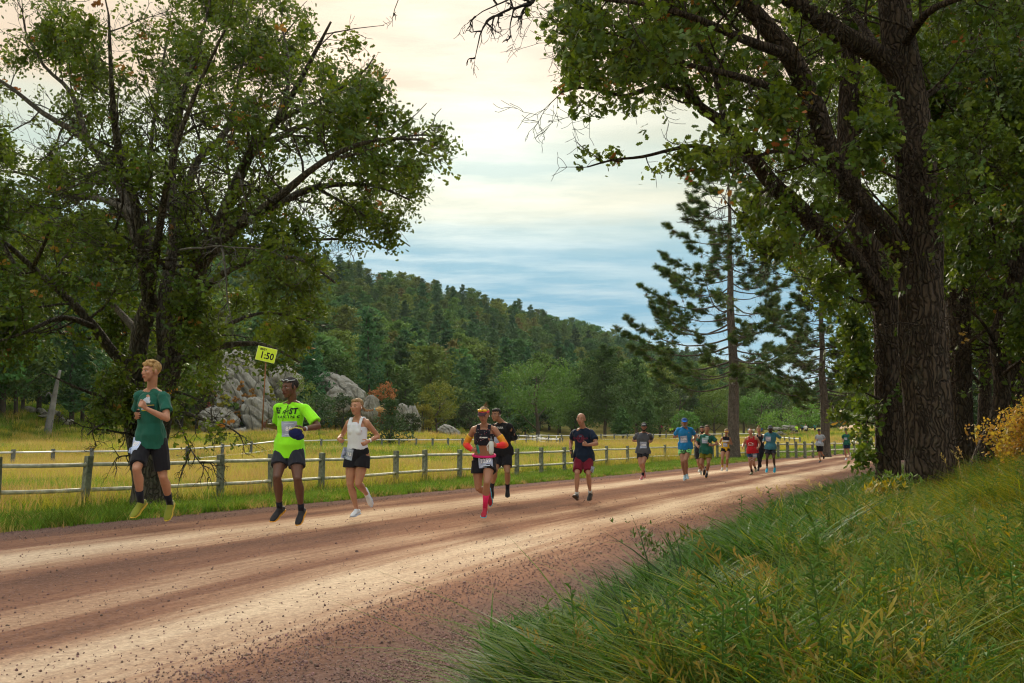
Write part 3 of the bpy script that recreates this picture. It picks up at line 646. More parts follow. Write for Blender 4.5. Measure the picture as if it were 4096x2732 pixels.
# ------------------------------------------------------------------ bark and foliage
def bark_material(name, dark, light, scale=1.0, ridge=1.0, lichen=0.0):
    m = bpy.data.materials.new(name); m.use_nodes = True; t = m.node_tree; b = t.nodes['Principled BSDF']
    b.inputs['Roughness'].default_value = 0.95; b.inputs['Specular IOR Level'].default_value = 0.15
    tc = N(t, 'ShaderNodeTexCoord')
    def nz(s, st, d=5, ty=0, rough=0.6):
        mp = N(t, 'ShaderNodeMapping'); mp.inputs['Scale'].default_value = st; link(t, tc.outputs['Object'], mp.inputs[0])
        if ty: n = N(t, 'ShaderNodeTexVoronoi', feature='DISTANCE_TO_EDGE'); n.inputs['Scale'].default_value = s
        else: n = N(t, 'ShaderNodeTexNoise'); n.inputs['Scale'].default_value = s; n.inputs['Detail'].default_value = d; n.inputs['Roughness'].default_value = rough
        return mp, n
    mp, n = nz(10 * scale, (1, 1, 0.10)); link(t, mp.outputs[0], n.inputs['Vector'])
    mp2, vo = nz(15 * scale, (1, 1, 0.075), ty=1)
    wv = N(t, 'ShaderNodeVectorMath', operation='ADD'); link(t, mp2.outputs[0], wv.inputs[0])
    ns = N(t, 'ShaderNodeTexNoise'); ns.inputs['Scale'].default_value = 3 * scale; link(t, tc.outputs['Object'], ns.inputs['Vector'])
    sc = N(t, 'ShaderNodeVectorMath', operation='SCALE'); sc.inputs[3].default_value = 0.32; link(t, ns.outputs[1], sc.inputs[0]); link(t, sc.outputs[0], wv.inputs[1]); link(t, wv.outputs[0], vo.inputs['Vector'])
    e = N(t, 'ShaderNodeMapRange'); e.inputs[1].default_value = 0.0; e.inputs[2].default_value = 0.22; link(t, vo.outputs[0], e.inputs[0])
    h = mathn(t, 'ADD', mathn(t, 'MULTIPLY', e.outputs[0], 0.6), mathn(t, 'MULTIPLY', n.outputs[0], 0.6))
    c = mixc(t, mathn(t, 'MULTIPLY', h, 0.95, clamp=True), dark, light)
    if lichen:
        l = N(t, 'ShaderNodeTexNoise'); l.inputs['Scale'].default_value = 5; l.inputs['Detail'].default_value = 7; link(t, tc.outputs['Object'], l.inputs['Vector'])
        lr = N(t, 'ShaderNodeMapRange'); lr.inputs[1].default_value = 0.55; lr.inputs[2].default_value = 0.7; lr.inputs[4].default_value = lichen; link(t, l.outputs[0], lr.inputs[0])
        c = mixc(t, lr.outputs[0], c, (0.16, 0.17, 0.12))
    link(t, c, b.inputs['Base Color'])
    bp = N(t, 'ShaderNodeBump'); bp.inputs['Distance'].default_value = 0.05 * ridge; bp.inputs['Strength'].default_value = 1.0; link(t, h, bp.inputs['Height']); link(t, bp.outputs[0], b.inputs['Normal'])
    return m
def oak_leaf_cluster(name, m, n, size, spread, seed, flat=0.5):
    """n lobed oak leaves round a twig tip"""
    r = random.Random(seed); mb = MB()
    out = [(0, .0), (.10, .10), (.20, .24), (.30, .12), (.45, .34), (.56, .16), (.72, .34), (.82, .18), (1.0, 0)]
    for i in range(n):
        c = Vector((r.gauss(0, 1), r.gauss(0, 1), r.gauss(0, .8))) * spread * 0.55
        d = Vector((r.gauss(0, 1), r.gauss(0, 1), r.gauss(0, .55) - .15)).normalized()
        nn = Vector((r.gauss(0, flat), r.gauss(0, flat), 1)).normalized(); s = d.cross(nn).normalized(); s_ = size * r.uniform(.7, 1.25)
        cup = nn * (0.10 * s_ * r.uniform(-1, 1)); mid = [c + d * (x * s_) + cup * math.sin(x * 3.1) for x, w in out]
        vs = [tuple(p) for p in mid]; fs = []; L = []; Rr = []
        for k in range(1, len(out) - 1):
            w = out[k][1] * s_; vs.append(tuple(mid[k] + s * w - nn * w * .15)); L.append(len(vs) - 1); vs.append(tuple(mid[k] - s * w - nn * w * .15)); Rr.append(len(vs) - 1)
        for side in (L, Rr):
            prev = 0
            for k in range(len(side)):
                fs.append((k, side[k], k + 1) if k == 0 else (k, side[k - 1], side[k], k + 1) if side is L else (k, k + 1, side[k], side[k - 1]))
            fs.append((len(side), side[-1], len(out) - 1))
        mb.add(vs, fs)
    return source(name, mb.mesh(name, [m], smooth=False))
def simple_cluster(name, m, n, size, spread, seed, aspect=0.5):
    r = random.Random(seed); mb = MB()
    for i in range(n):
        c = Vector((r.gauss(0, 1), r.gauss(0, 1), r.gauss(0, .7))) * spread * 0.55; d = Vector((r.gauss(0, 1), r.gauss(0, 1), r.gauss(0, .6))).normalized(); q = d.orthogonal()
        q.rotate(Matrix.Rotation(r.uniform(0, 6.28), 3, d)); s_ = size * r.uniform(.6, 1.3); w = q * s_ * aspect
        mb.add([tuple(c - d * s_ * .5), tuple(c + w), tuple(c + d * s_ * .5), tuple(c - w)], [(0, 1, 2, 3)])
    return source(name, mb.mesh(name, [m], smooth=False))
def needle_tuft(name, m, n, L, w, seed, cone=0.4):
    """needles radiating from a shoot that points along +Z"""
    r = random.Random(seed); mb = MB()
    for i in range(n):
        a = r.uniform(0, 6.28); el = r.uniform(-0.25, 1.45); d = Vector((math.cos(a) * math.cos(el), math.sin(a) * math.cos(el), math.sin(el))); b = Vector((0, 0, r.uniform(-.9, .25) * L * cone))
        q = d.orthogonal().normalized() * w; l = L * r.uniform(.75, 1.1)
        mb.add([tuple(b - q), tuple(b + q), tuple(b + d * l)], [(0, 1, 2)])
    return source(name, mb.mesh(name, [m], smooth=False))

class Tree:
    def __init__(s, seed): s.r = random.Random(seed); s.wood = MB(); s.tips = []; s.tipdir = []; s.bound = None
    def limb(s, pts, r0, r1, n=9, jit=0.06, wob=0.0):
        pts = [Vector(p) for p in pts]; q = []; rr = []
        for i in range(len(pts) - 1):
            a, b = pts[max(i - 1, 0)], pts[i]; c, d = pts[i + 1], pts[min(i + 2, len(pts) - 1)]
            for k in range(3):
                t = k / 3; p = 0.5 * ((2 * b) + (-a + c) * t + (2 * a - 5 * b + 4 * c - d) * t * t + (-a + 3 * b - 3 * c + d) * t ** 3); q.append(p)
        q.append(pts[-1]); L = [0]
        for i in range(1, len(q)): L.append(L[-1] + (q[i] - q[i - 1]).length)
        for i, l in enumerate(L):
            t = l / max(L[-1], 1e-6); rr.append(r0 * (1 - t) + r1 * t)
            if wob and 0 < i: q[i] = q[i] + Vector((s.r.gauss(0, wob), s.r.gauss(0, wob), s.r.gauss(0, wob))) * rr[-1]
        s.wood.tube(q, rr, n=n, jit=jit, flat=True); return q, rr
    def grow(s, p, d, L, rr, depth, spread=0.75, up=0.12, tipn=3, gravity=0.0, dens=1.0, minr=0.004):
        """recursive twigs; tips collect leaf clusters"""
        r = s.r; n = 4; q = [p.copy()]; d = d.normalized()
        if s.bound is not None and not s.bound(p + d * L * .6): return
        for i in range(n):
            d = (d + Vector((r.gauss(0, .22), r.gauss(0, .22), r.gauss(0, .2) + up - gravity))).normalized(); q.append(q[-1] + d * (L / n))
        s.wood.tube(q, [max(minr, rr * (1 - .6 * i / n)) for i in range(n + 1)], n=5 if depth > 1 else 3, flat=True, caps=False)
        if depth <= 0:
            for i in range(tipn):
                if r.random() < dens:
                    k = r.randint(1, n); s.tips.append(q[k] + Vector((r.gauss(0, .08), r.gauss(0, .08), r.gauss(0, .08)))); s.tipdir.append(d.copy())
            return
        for i in range(1, n + 1):
            for b in range(2 if i < n else 2):
                if r.random() < (0.55 if i < n else 1.0):
                    ax = d.orthogonal(); ax.rotate(Matrix.Rotation(r.uniform(0, 6.28), 3, d)); nd = (d * (1 - spread * .45) + ax * spread * r.uniform(.5, 1.1)).normalized()
                    s.grow(q[i], nd, L * r.uniform(.5, .75), rr * .5, depth - 1, spread, up, tipn, gravity, dens, minr)
    def along(s, q, rr, t0, step, L, depth, bias=None, **kw):
        """side branches on a limb from fraction t0 outward"""
        r = s.r; tot = sum((q[i + 1] - q[i]).length for i in range(len(q) - 1)); acc = 0; nxt = tot * t0
        for i in range(len(q) - 1):
            seg = (q[i + 1] - q[i]); l = seg.length; dd = seg.normalized()
            while nxt < acc + l:
                t = (nxt - acc) / l; p = q[i].lerp(q[i + 1], t); ax = dd.orthogonal(); ax.rotate(Matrix.Rotation(r.uniform(0, 6.28), 3, dd))
                nd = dd * 0.45 + ax * r.uniform(.6, 1.1)
                if bias is not None: nd += bias * 0.5
                f = nxt / tot; s.grow(p, nd, L * r.uniform(.6, 1.2) * (1.1 - .45 * f), max(.012, rr[i] * .35), depth, **kw)
                nxt += step * r.uniform(.6, 1.4)
            acc += l
        s.grow(q[-1], q[-1] - q[-2], L * .8, rr[-1] * .8, depth, **kw)
def oak_mats():
    oak = mat('oak_leaf', (0.085, 0.135, 0.016), 0.55, rnd=0.42, trans=0.34, spec=0.25, tcol=(0.17, 0.23, 0.012))
    oakd = mat('oak_leaf_dark', (0.058, 0.105, 0.016), 0.55, rnd=0.42, trans=0.28, spec=0.25, tcol=(0.11, 0.16, 0.010))
    amber = mat('oak_leaf_turning', (0.30, 0.15, 0.025), 0.6, rnd=0.3, trans=0.35)
    return oak, oakd, amber
def to_px(pts):
    c, s = math.cos(TH), math.sin(TH); x = pts[:, 0]; y = pts[:, 1]; z = pts[:, 2] - CAMZ; d = y * c + z * s; u = -y * s + z * c
    return 2048 + FPX * x / d, 1366 - FPX * u / d
def clear_limbs(pts, lines, w, keep, rng):
    """thin the leaves that hang right in front of the big limbs"""
    px, py = to_px(pts); ok = np.ones(len(pts), bool)
    for L, B in lines:
        for a, b in zip(L[:-1], L[1:]):
            a_, b_ = np.array(a[:2], float), np.array(b[:2], float); d = b_ - a_; t = np.clip(((px - a_[0]) * d[0] + (py - a_[1]) * d[1]) / (d @ d), 0, 1)
            dist = np.hypot(px - a_[0] - t * d[0], py - a_[1] - t * d[1]); ok &= ~((dist < w) & (pts[:, 1] < B + 1.0) & (rng.random(len(pts)) > keep))
    return ok
def leaves(name, tree, root, srcs, weights, rng, smin=.8, smax=1.25, tip_ok=None, label=None, gap=-9):
    pts = np.array([tuple(p) for p in tree.tips], np.float32)
    if tip_ok is not None: pts = pts[tip_ok(pts)]
    if gap > -9: cen = pts.mean(0); rd_ = np.linalg.norm(pts - cen, axis=1); th_ = gap - .15 * sst(2.5, 5.5, rd_); pts = pts[np.array([noise.noise(Vector(p) * 1.05) + .45 * noise.noise(Vector(p) * 2.6) + random.gauss(0, .07) > th_[i] for i, p in enumerate(pts.tolist())], bool)]
    n = len(pts); idx = rng.choice(len(srcs), n, p=np.array(weights) / sum(weights))
    o = root.location; pts = pts - np.array([o.x, o.y, o.z], np.float32)
    print('LEAVES', name, n, len(tree.wood.f))
    return scatter(name, pts, rng.uniform(0, 6.28, (n, 3)) * np.array([.16, .16, 1]), rng.uniform(smin, smax, n), idx, srcs, parent=root)
def tree_obj(tree, root, mats, name='trunk'):
    me = tree.wood.mesh(name, mats, smooth=True); o = obj(name, me, root)
    me.transform(Matrix.Translation(-root.location)); return o
def wv(px, py, Y): return P(px, py, Y)
def trunk_mesh(name, pts, radii, m, seed=0, n=44, furrow=0.10, butt=0.16, step=0.09):
    """big trunk with real bark plates: ring loft displaced by furrows"""
    r = random.Random(seed); pts = [Vector(p) for p in pts]; q = []; rr = []
    for i in range(len(pts) - 1):
        a, b = pts[max(i - 1, 0)], pts[i]; c, d = pts[i + 1], pts[min(i + 2, len(pts) - 1)]; k = max(2, int((c - b).length / step))
        for j in range(k):
            t = j / k; q.append(0.5 * ((2 * b) + (-a + c) * t + (2 * a - 5 * b + 4 * c - d) * t * t + (-a + 3 * b - 3 * c + d) * t ** 3)); rr.append(radii[i] * (1 - t) + radii[i + 1] * t)
    q.append(pts[-1]); rr.append(radii[-1]); V = []; x = Vector((1, 0, 0)); L = 0
    for i in range(len(q)):
        t = (q[min(i + 1, len(q) - 1)] - q[max(i - 1, 0)]).normalized(); x = (x - t * x.dot(t)).normalized(); y = t.cross(x)
        if i: L += (q[i] - q[i - 1]).length
        R = rr[i] * (1 + butt * math.exp(-L / (rr[0] * 1.1)))
        for j in range(n):
            a = 6.2832 * j / n; ca, sa = math.cos(a), math.sin(a)
            w = 0.5 * noise.noise(Vector((ca * 1.6, sa * 1.6, L * 0.6 + seed)))
            pl = abs(noise.noise(Vector((ca * 5.6 + 0.6 * w, sa * 5.6, L * .75 + seed * 3)))); pl2 = noise.noise(Vector((ca * 9, sa * 9, L * 3.2 + seed)))
            k = 1 + 0.10 * w + furrow * (min(pl * 3.2, 1) - 0.6) + 0.03 * pl2 + (0.10 * math.sin(5 * a + seed) * math.exp(-L / rr[0]) )
            V.append(tuple(q[i] + x * (ca * R * k) + y * (sa * R * k)))
    nr = len(q); i, j = np.meshgrid(np.arange(nr - 1), np.arange(n), indexing='ij'); i = i.ravel(); j = j.ravel(); j2 = (j + 1) % n
    f = np.stack([i * n + j, i * n + j2, (i + 1) * n + j2, (i + 1) * n + j], 1)
    return mesh_np(name, V, f, [m], True)

def build_left_oak():
    bark = bark_material('oak_bark', (0.022, 0.019, 0.014), (0.12, 0.105, 0.08), 1.0, 1.0, 0.35)
    oak, oakd, amber = oak_mats(); B = 18.0; base = P(600, 2010, B); base.z = hz1(base.x, base.y)
    root = empty('oak_tree', base, 'wide spreading oak with many forked stems in front of the rail fence on the left', 'tree')
    T = Tree(11)
    def pl(L): return [P(x, y, B + d) for x, y, d in L]
    tr = pl([(600, 2030, 0), (596, 1900, 0), (625, 1720, 0), (650, 1560, 0), (680, 1430, 0)])
    o = obj('trunk', trunk_mesh('trunk', tr, [.30, .24, .235, .24, .23], bark, 3, n=36), root); o.data.transform(Matrix.Translation(-root.location))
    tr2 = pl([(585, 1960, .1), (552, 1800, .15), (530, 1650, .2), (545, 1480, .1), (560, 1340, 0), (600, 1210, -.1)])
    o = obj('trunk', trunk_mesh('trunk', tr2, [.2, .17, .165, .165, .16, .15], bark, 5, n=32), root); o.data.transform(Matrix.Translation(-root.location))
    limbs = [  # points (column, row, depth), radii, side branch length, recursion
        ([(680, 1440, 0), (723, 1219, -.3), (800, 1060, -.6), (871, 915, -.8), (1002, 610, -1.4), (1106, 488, -1.6), (1219, 287, -2), (1324, 87, -2.4)], .19, .03, 1.5),
        ([(871, 915, -.8), (985, 860, -.3), (1089, 827, .1), (1263, 749, .6), (1481, 740, 1.0), (1640, 800, 1.2)], .11, .02, 1.25),
        ([(800, 1060, -.6), (930, 920, -1.6), (1100, 800, -2.4), (1300, 640, -3), (1500, 560, -3.4), (1700, 560, -3.6)], .11, .02, 1.35),
        ([(665, 1430, .1), (653, 1219, .3), (697, 958, .8), (688, 697, 1.2), (740, 348, 1.6), (810, 131, 1.9), (850, -60, 2)], .14, .03, 1.4),
        ([(697, 958, .8), (784, 653, 1.6), (906, 523, 2.2), (960, 300, 2.8), (1000, 60, 3.2)], .10, .025, 1.4),
        ([(600, 1210, -.1), (557, 871, -.8), (488, 653, -1.4), (453, 435, -1.9), (435, 60, -2.5)], .13, .03, 1.4),
        ([(600, 1210, -.1), (496, 784, .6), (348, 566, 1.2), (174, 453, 1.8), (0, 322, 2.4), (-160, 280, 2.8)], .12, .025, 1.4),
        ([(348, 566, 1.2), (287, 375, 1.6), (174, 261, 2.0), (100, 120, 2.4)], .06, .02, 1.2),
        ([(545, 1480, .1), (460, 1420, -.2), (375, 1307, -.6), (261, 1185, -1.0), (131, 1071, -1.4), (0, 958, -1.8), (-170, 880, -2.2)], .11, .03, 1.35),
        ([(375, 1307, -.6), (250, 1270, -1.6), (100, 1330, -2.4), (-60, 1380, -3)], .06, .015, 1.2),
        ([(557, 871, -.8), (420, 800, .4), (250, 780, 1.4), (120, 700, 2.0), (-40, 680, 2.6)], .07, .02, 1.3),
        ([(496, 784, .6), (380, 905, 1.4), (240, 900, 2.4), (60, 780, 3.2)], .06, .02, 1.2),
        ([(700, 1400, 0), (800, 1180, -1.4), (960, 1060, -2.2), (1180, 1030, -2.6), (1340, 1130, -2.9)], .09, .015, 1.1),
        ([(723, 1219, -.3), (860, 1010, 1.2), (1040, 985, 2.2), (1200, 960, 2.8), (1420, 960, 3.2), (1560, 1000, 3.4)], .08, .015, 1.15),
        ([(690, 1450, 0), (780, 1420, -.6), (900, 1380, -1.2), (1060, 1380, -1.8), (1200, 1450, -2.2)], .09, .012, .9),
        ([(690, 1450, 0), (800, 1380, 1), (930, 1290, 1.8), (1080, 1250, 2.4), (1250, 1290, 2.9)], .08, .012, .9),
        ([(600, 1210, -.1), (640, 900, -1.8), (700, 600, -2.6), (800, 330, -3.2), (900, 120, -3.6)], .09, .02, 1.4),
        ([(600, 1210, -.1), (600, 930, 2.0), (600, 620, 3.0), (640, 330, 3.6), (680, 80, 4)], .09, .02, 1.4),
        ([(560, 1340, 0), (470, 1240, 1.6), (350, 1130, 2.8), (180, 1080, 3.6), (40, 1100, 4)], .08, .02, 1.2),
        ([(1106, 488, -1.6), (1160, 300, -.8), (1130, 120, -.2)], .05, .02, 1.1),
        ([(1002, 610, -1.4), (1180, 520, -.4), (1380, 420, .4), (1500, 330, 1)], .06, .015, 1.1),
        ([(1300, 640, -3), (1450, 610, -3.3), (1620, 545, -3.5), (1775, 545, -3.6)], .03, .01, .8), ([(1400, 745, .8), (1550, 690, 1.4), (1700, 640, 2), (1760, 690, 2.2)], .03, .01, .8), ([(1263, 749, .6), (1420, 840, 1), (1560, 930, 1.6), (1640, 985, 2)], .035, .01, .75),
        ([(1106, 488, -1.6), (1280, 400, -2.2), (1440, 300, -2.6), (1500, 220, -2.8)], .04, .01, 1.0), ([(960, 300, 2.8), (1100, 180, 2.6), (1200, 60, 2.4)], .04, .01, 1.0), ([(0, 958, -1.8), (100, 1150, -2.4), (60, 1290, -2.8)], .04, .01, 1.1), ([(131, 1071, -1.4), (200, 900, -2.2), (120, 820, -2.6)], .04, .01, 1.1),
        ([(530, 1650, .2), (450, 1600, -.5), (330, 1560, -1.2), (200, 1500, -1.8)], .05, .012, .75),
        ([(560, 1700, .2), (480, 1690, -.6), (400, 1700, -1.2), (350, 1740, -1.6)], .035, .01, .6),
    ]
    def bound(p):
        px, py = to_px(np.array([tuple(p)])); px, py = px[0], py[0]
        return px < np.interp(py, [0, 100, 250, 330, 450, 500, 600, 700, 800, 860, 920, 1000, 1050, 1200, 1300, 1400, 1450, 1500, 1600, 1720, 1800], [1120, 1440, 1500, 1560, 1600, 1790, 1810, 1780, 1740, 1640, 1600, 1620, 1400, 1300, 1370, 1370, 1280, 1000, 800, 960, 900]) and (py < 1500 or px > 330)
    T.bound = bound
    for L, r0, r1, bl in limbs:
        q, rr = T.limb(pl(L), r0, min(r1, .018), n=9); T.along(q, rr, 0.22, 0.42, bl * .92, 2, up=0.08, tipn=3, dens=0.80, spread=.60)
    T.bound = None
    # low hanging branch on the right, dead at its tip
    q, rr = T.limb(pl([(650, 1640, 0), (730, 1650, -.8), (820, 1680, -1.4), (900, 1700, -1.9), (960, 1740, -2.2)]), .05, .012, n=7)
    T.along(q, rr, 0.25, 0.30, .55, 1, up=0.0, tipn=3, dens=0.9)
    q, rr = T.limb(pl([(640, 1560, 0), (720, 1570, -.8), (800, 1600, -1.3)]), .04, .012, n=7); T.along(q, rr, 0.3, 0.3, .6, 1, up=0, tipn=3)
    keep = list(T.tips)
    for L in ([(690, 1650, -.5), (740, 1750, -.9), (775, 1820, -1.2), (830, 1890, -1.5), (855, 1960, -1.6)], [(800, 1850, -1.3), (850, 1850, -1.6), (870, 1880, -1.7)], [(560, 1800, -.2), (510, 1820, -.5), (470, 1830, -.9), (440, 1880, -1)],
              [(760, 1800, -1.1), (730, 1880, -1.2), (712, 1940, -1.3)], [(530, 1740, 0), (430, 1720, -.8), (330, 1705, -1.5), (250, 1660, -2)]):
        q, rr = T.limb(pl(L), .022, .004, n=5, wob=.5)
        T.along(q, rr, 0.15, 0.22, .28, 1, gravity=.18, up=0, tipn=0, minr=.003)
    # bare weathered limbs that cross the crown
    T.tips = keep
    tree_obj(T, root, [bark], 'branches')
    D = Tree(5); lg = mat('lichen_grey_wood', (0.10, 0.095, 0.08), 0.9, var=0.5, vscale=14)
    for L in ([(720, 1000, -3), (860, 985, -3.2), (950, 990, -3.3), (1060, 1000, -3.4), (1180, 1050, -3.4)], [(885, 985, -3.2), (905, 1100, -3.3), (910, 1200, -3.3), (930, 1290, -3.3)], [(955, 690, -3), (975, 780, -3.1), (985, 850, -3.1)]):
        q, rr = D.limb(pl(L), .018, .006, n=6, wob=.4); D.along(q, rr, .2, .3, .35, 1, up=-.05, tipn=0, gravity=.1, minr=.003)
    tree_obj(D, root, [lg], 'dead_branch')
    src = [oak_leaf_cluster('oak_leaves_a', oak, 11, 0.080, 0.14, 1), oak_leaf_cluster('oak_leaves_b', oakd, 11, 0.080, 0.145, 2), oak_leaf_cluster('oak_leaves_c', oakd, 9, 0.09, 0.13, 3), oak_leaf_cluster('oak_leaves_d', amber, 6, 0.085, 0.11, 4)]
    rg = np.random.default_rng(3); mains = [(L, B) for L, a_, b_, c_ in limbs[:11]]
    def ok(p):
        px, py = to_px(p); j = rg.normal(0, 22, len(px))
        xm = np.interp(py, [0, 100, 250, 330, 450, 500, 600, 700, 800, 860, 920, 1000, 1050, 1200, 1300, 1400, 1450, 1500, 1600, 1720, 1800], [1120, 1440, 1500, 1560, 1600, 1790, 1810, 1780, 1740, 1640, 1600, 1620, 1400, 1300, 1370, 1370, 1280, 1000, 700, 960, 800])
        ym = np.interp(px, [-200, 0, 330, 380, 560, 640, 1000], [1430, 1440, 1500, 1700, 1830, 1800, 1820])
        return (px + j < xm) & (py + j < ym) & clear_limbs(p, mains, 26, .35, rg)
    leaves('foliage', T, root, src, [.4, .3, .28, .018], rg, tip_ok=ok, gap=.0)

def build_right_oaks():
    bark = bark_material('dark_oak_bark', (0.010, 0.0075, 0.006), (0.095, 0.068, 0.047), 0.9, 1.3, 0.12)
    oak, oakd, amber = oak_mats(); R = np.random.default_rng(5)
    src = [oak_leaf_cluster('grove_leaves_a', oakd, 8, 0.095, 0.14, 11), oak_leaf_cluster('grove_leaves_b', oak, 8, 0.10, 0.145, 12), oak_leaf_cluster('grove_leaves_c', oakd, 7, 0.11, 0.135, 13), oak_leaf_cluster('grove_leaves_d', amber, 5, 0.10, 0.12, 14)]
    MAIN = [([(3706, 1850), (3690, 1600), (3686, 1100), (3660, 640), (3637, 435), (3585, 87), (3560, -200)], 16.5), ([(3600, 1002), (3450, 820), (3372, 723), (3267, 453), (3154, 218), (2971, 0)], 16.5), ([(3620, 330), (3529, 235), (3354, 131), (3180, 10)], 16.5), ([(3535, 1850), (3525, 1400), (3480, 1060), (3442, 915)], 18.5), ([(3420, 1060), (3250, 888), (3093, 740), (3006, 627)], 18.5)]
    def make(name, label, base, B, trunks, limbs, dead=(), seed=1, step=.42, tipn=3, dens=.8):
        b = P(*base, B); b.z = hz1(b.x, b.y); root = empty(name, b, label, 'tree', 'oaks on the bank right of the road')
        T = Tree(seed)
        for k, (pts, radii) in enumerate(trunks):
            tm = trunk_mesh('trunk', [P(x, y, B + d) for x, y, d in pts], radii, bark, seed + k, n=64 if radii[0] > .3 else 40, furrow=.11)
            tm.transform(Matrix.Translation(-root.location)); obj('trunk', tm, root)
        for L, r0, r1, bl, dp in limbs:
            q, rr = T.limb([P(x, y, B + d) for x, y, d in L], r0, r1, n=10, jit=.08); T.along(q, rr, .22, step, bl, dp, up=.06, tipn=tipn, dens=dens)
        keep = list(T.tips)
        for L, r0 in dead:
            q, rr = T.limb([P(x, y, B + d) for x, y, d in L], r0, .004, n=5, wob=.5); T.along(q, rr, .1, .35, .5, 1, up=-.02, tipn=0, gravity=.1, minr=.003)
        T.tips = keep; tree_obj(T, root, [bark], 'branches')
        def ok(p):
            px, py = to_px(p); j = R.normal(0, 25, len(px))
            xm = np.interp(py, [-300, 60, 130, 250, 400, 470, 500, 600, 690, 720, 820, 1000, 1100, 1300, 1450, 1600, 1680, 1760, 1900], [2300, 2130, 2160, 2260, 2230, 2330, 2560, 2330, 2320, 2860, 2930, 3020, 3200, 3330, 3380, 3380, 3350, 3390, 3400])
            return (px + j > xm) & clear_limbs(p, MAIN, 62, .12, R) & ~((px > 3470) & (px < 4010) & (py > 1150) & (p[:, 1] < 21) & (R.random(len(px)) < .93) & ~((px < 3600) & (py > 1620)))
        leaves('foliage', T, root, src, [.4, .32, .26, .02], R, tip_ok=ok, gap=-.14)
    # main tree
    make('oak_tree', 'thickest oak with deeply furrowed dark bark at the grassy edge of the road', (3715, 1990), 16.5,
         [([(3728, 2060, 0), (3720, 1850, 0), (3708, 1600, 0), (3688, 1359, 0), (3686, 1100, 0), (3685, 871, 0), (3660, 640, 0), (3637, 435, 0), (3600, 200, 0), (3585, 87, 0), (3560, -200, .1), (3560, -600, .1)], [.40, .375, .37, .365, .345, .33, .315, .30, .28, .26, .24, .19]),
          ([(3660, 1080, .05), (3600, 1002, -.05), (3530, 905, -.2), (3450, 820, -.4), (3372, 723, -.6), (3310, 590, -.9), (3267, 453, -1.1), (3215, 330, -1.3), (3154, 218, -1.5), (3060, 100, -1.7), (2971, 0, -1.9), (2850, -160, -2.2)], [.20, .19, .185, .18, .17, .165, .16, .155, .145, .135, .125, .10]),
          ([(3620, 330, .0), (3529, 235, -.1), (3440, 180, -.3), (3354, 131, -.5), (3270, 70, -.7), (3180, 10, -.9), (3000, -120, -1.2)], [.18, .17, .165, .16, .15, .13, .11])],
         [([(3267, 453, -1.1), (3100, 360, -1.8), (2930, 300, -2.4), (2760, 260, -2.8), (2600, 180, -3.2)], .09, .02, 1.3, 2), ([(3154, 218, -1.5), (2980, 160, -2.4), (2800, 80, -3.2), (2600, 20, -3.8), (2420, 0, -4.2)], .09, .02, 1.3, 2),
          ([(3060, 100, -1.7), (2900, -20, -1.2), (2700, -60, -.8), (2450, -60, -.6)], .08, .02, 1.3, 2), ([(3310, 590, -.9), (3200, 560, -.2), (3080, 470, .4), (2950, 430, .8)], .07, .02, 1.2, 2),
          ([(3372, 723, -.6), (3250, 650, -1.6), (3120, 600, -2.4), (3000, 640, -3)], .07, .02, 1.1, 2), ([(3529, 235, 0), (3420, 60, 1), (3300, -100, 1.6)], .09, .03, 1.4, 2), ([(3600, 200, 0), (3700, 60, -1), (3820, 0, -1.8), (3980, -40, -2.2)], .09, .03, 1.3, 2),
          ([(3637, 435, 0), (3760, 350, 1.2), (3900, 330, 2), (4060, 280, 2.6)], .08, .02, 1.3, 2), ([(3685, 800, 0), (3640, 740, -1), (3560, 700, -1.6), (3470, 650, -2)], .05, .015, .9, 2), ([(3660, 1050, 0), (3600, 900, -1), (3530, 820, -1.5), (3480, 760, -1.9)], .04, .012, .8, 2),
          ([(3450, 820, -.4), (3400, 900, -1), (3330, 960, -1.4), (3260, 990, -1.7)], .04, .012, .8, 2), ([(3560, -200, 0), (3400, -350, -1), (3200, -450, -2), (2950, -450, -2.5)], .12, .03, 1.6, 2), ([(3560, -300, 0), (3700, -450, -1.4), (3900, -520, -2.4)], .12, .03, 1.6, 2)],
         [([(3720, 690, -.4), (3800, 660, -.8), (3860, 600, -1), (3900, 570, -1.2)], .02), ([(3700, 720, -.4), (3640, 600, -.9), (3540, 420, -1.2), (3400, 370, -1.4)], .02), ([(3690, 1300, -.4), (3600, 1290, -.7), (3540, 1310, -.9)], .02), ([(3690, 860, -.3), (3790, 680, -.5)], .02)], seed=21)
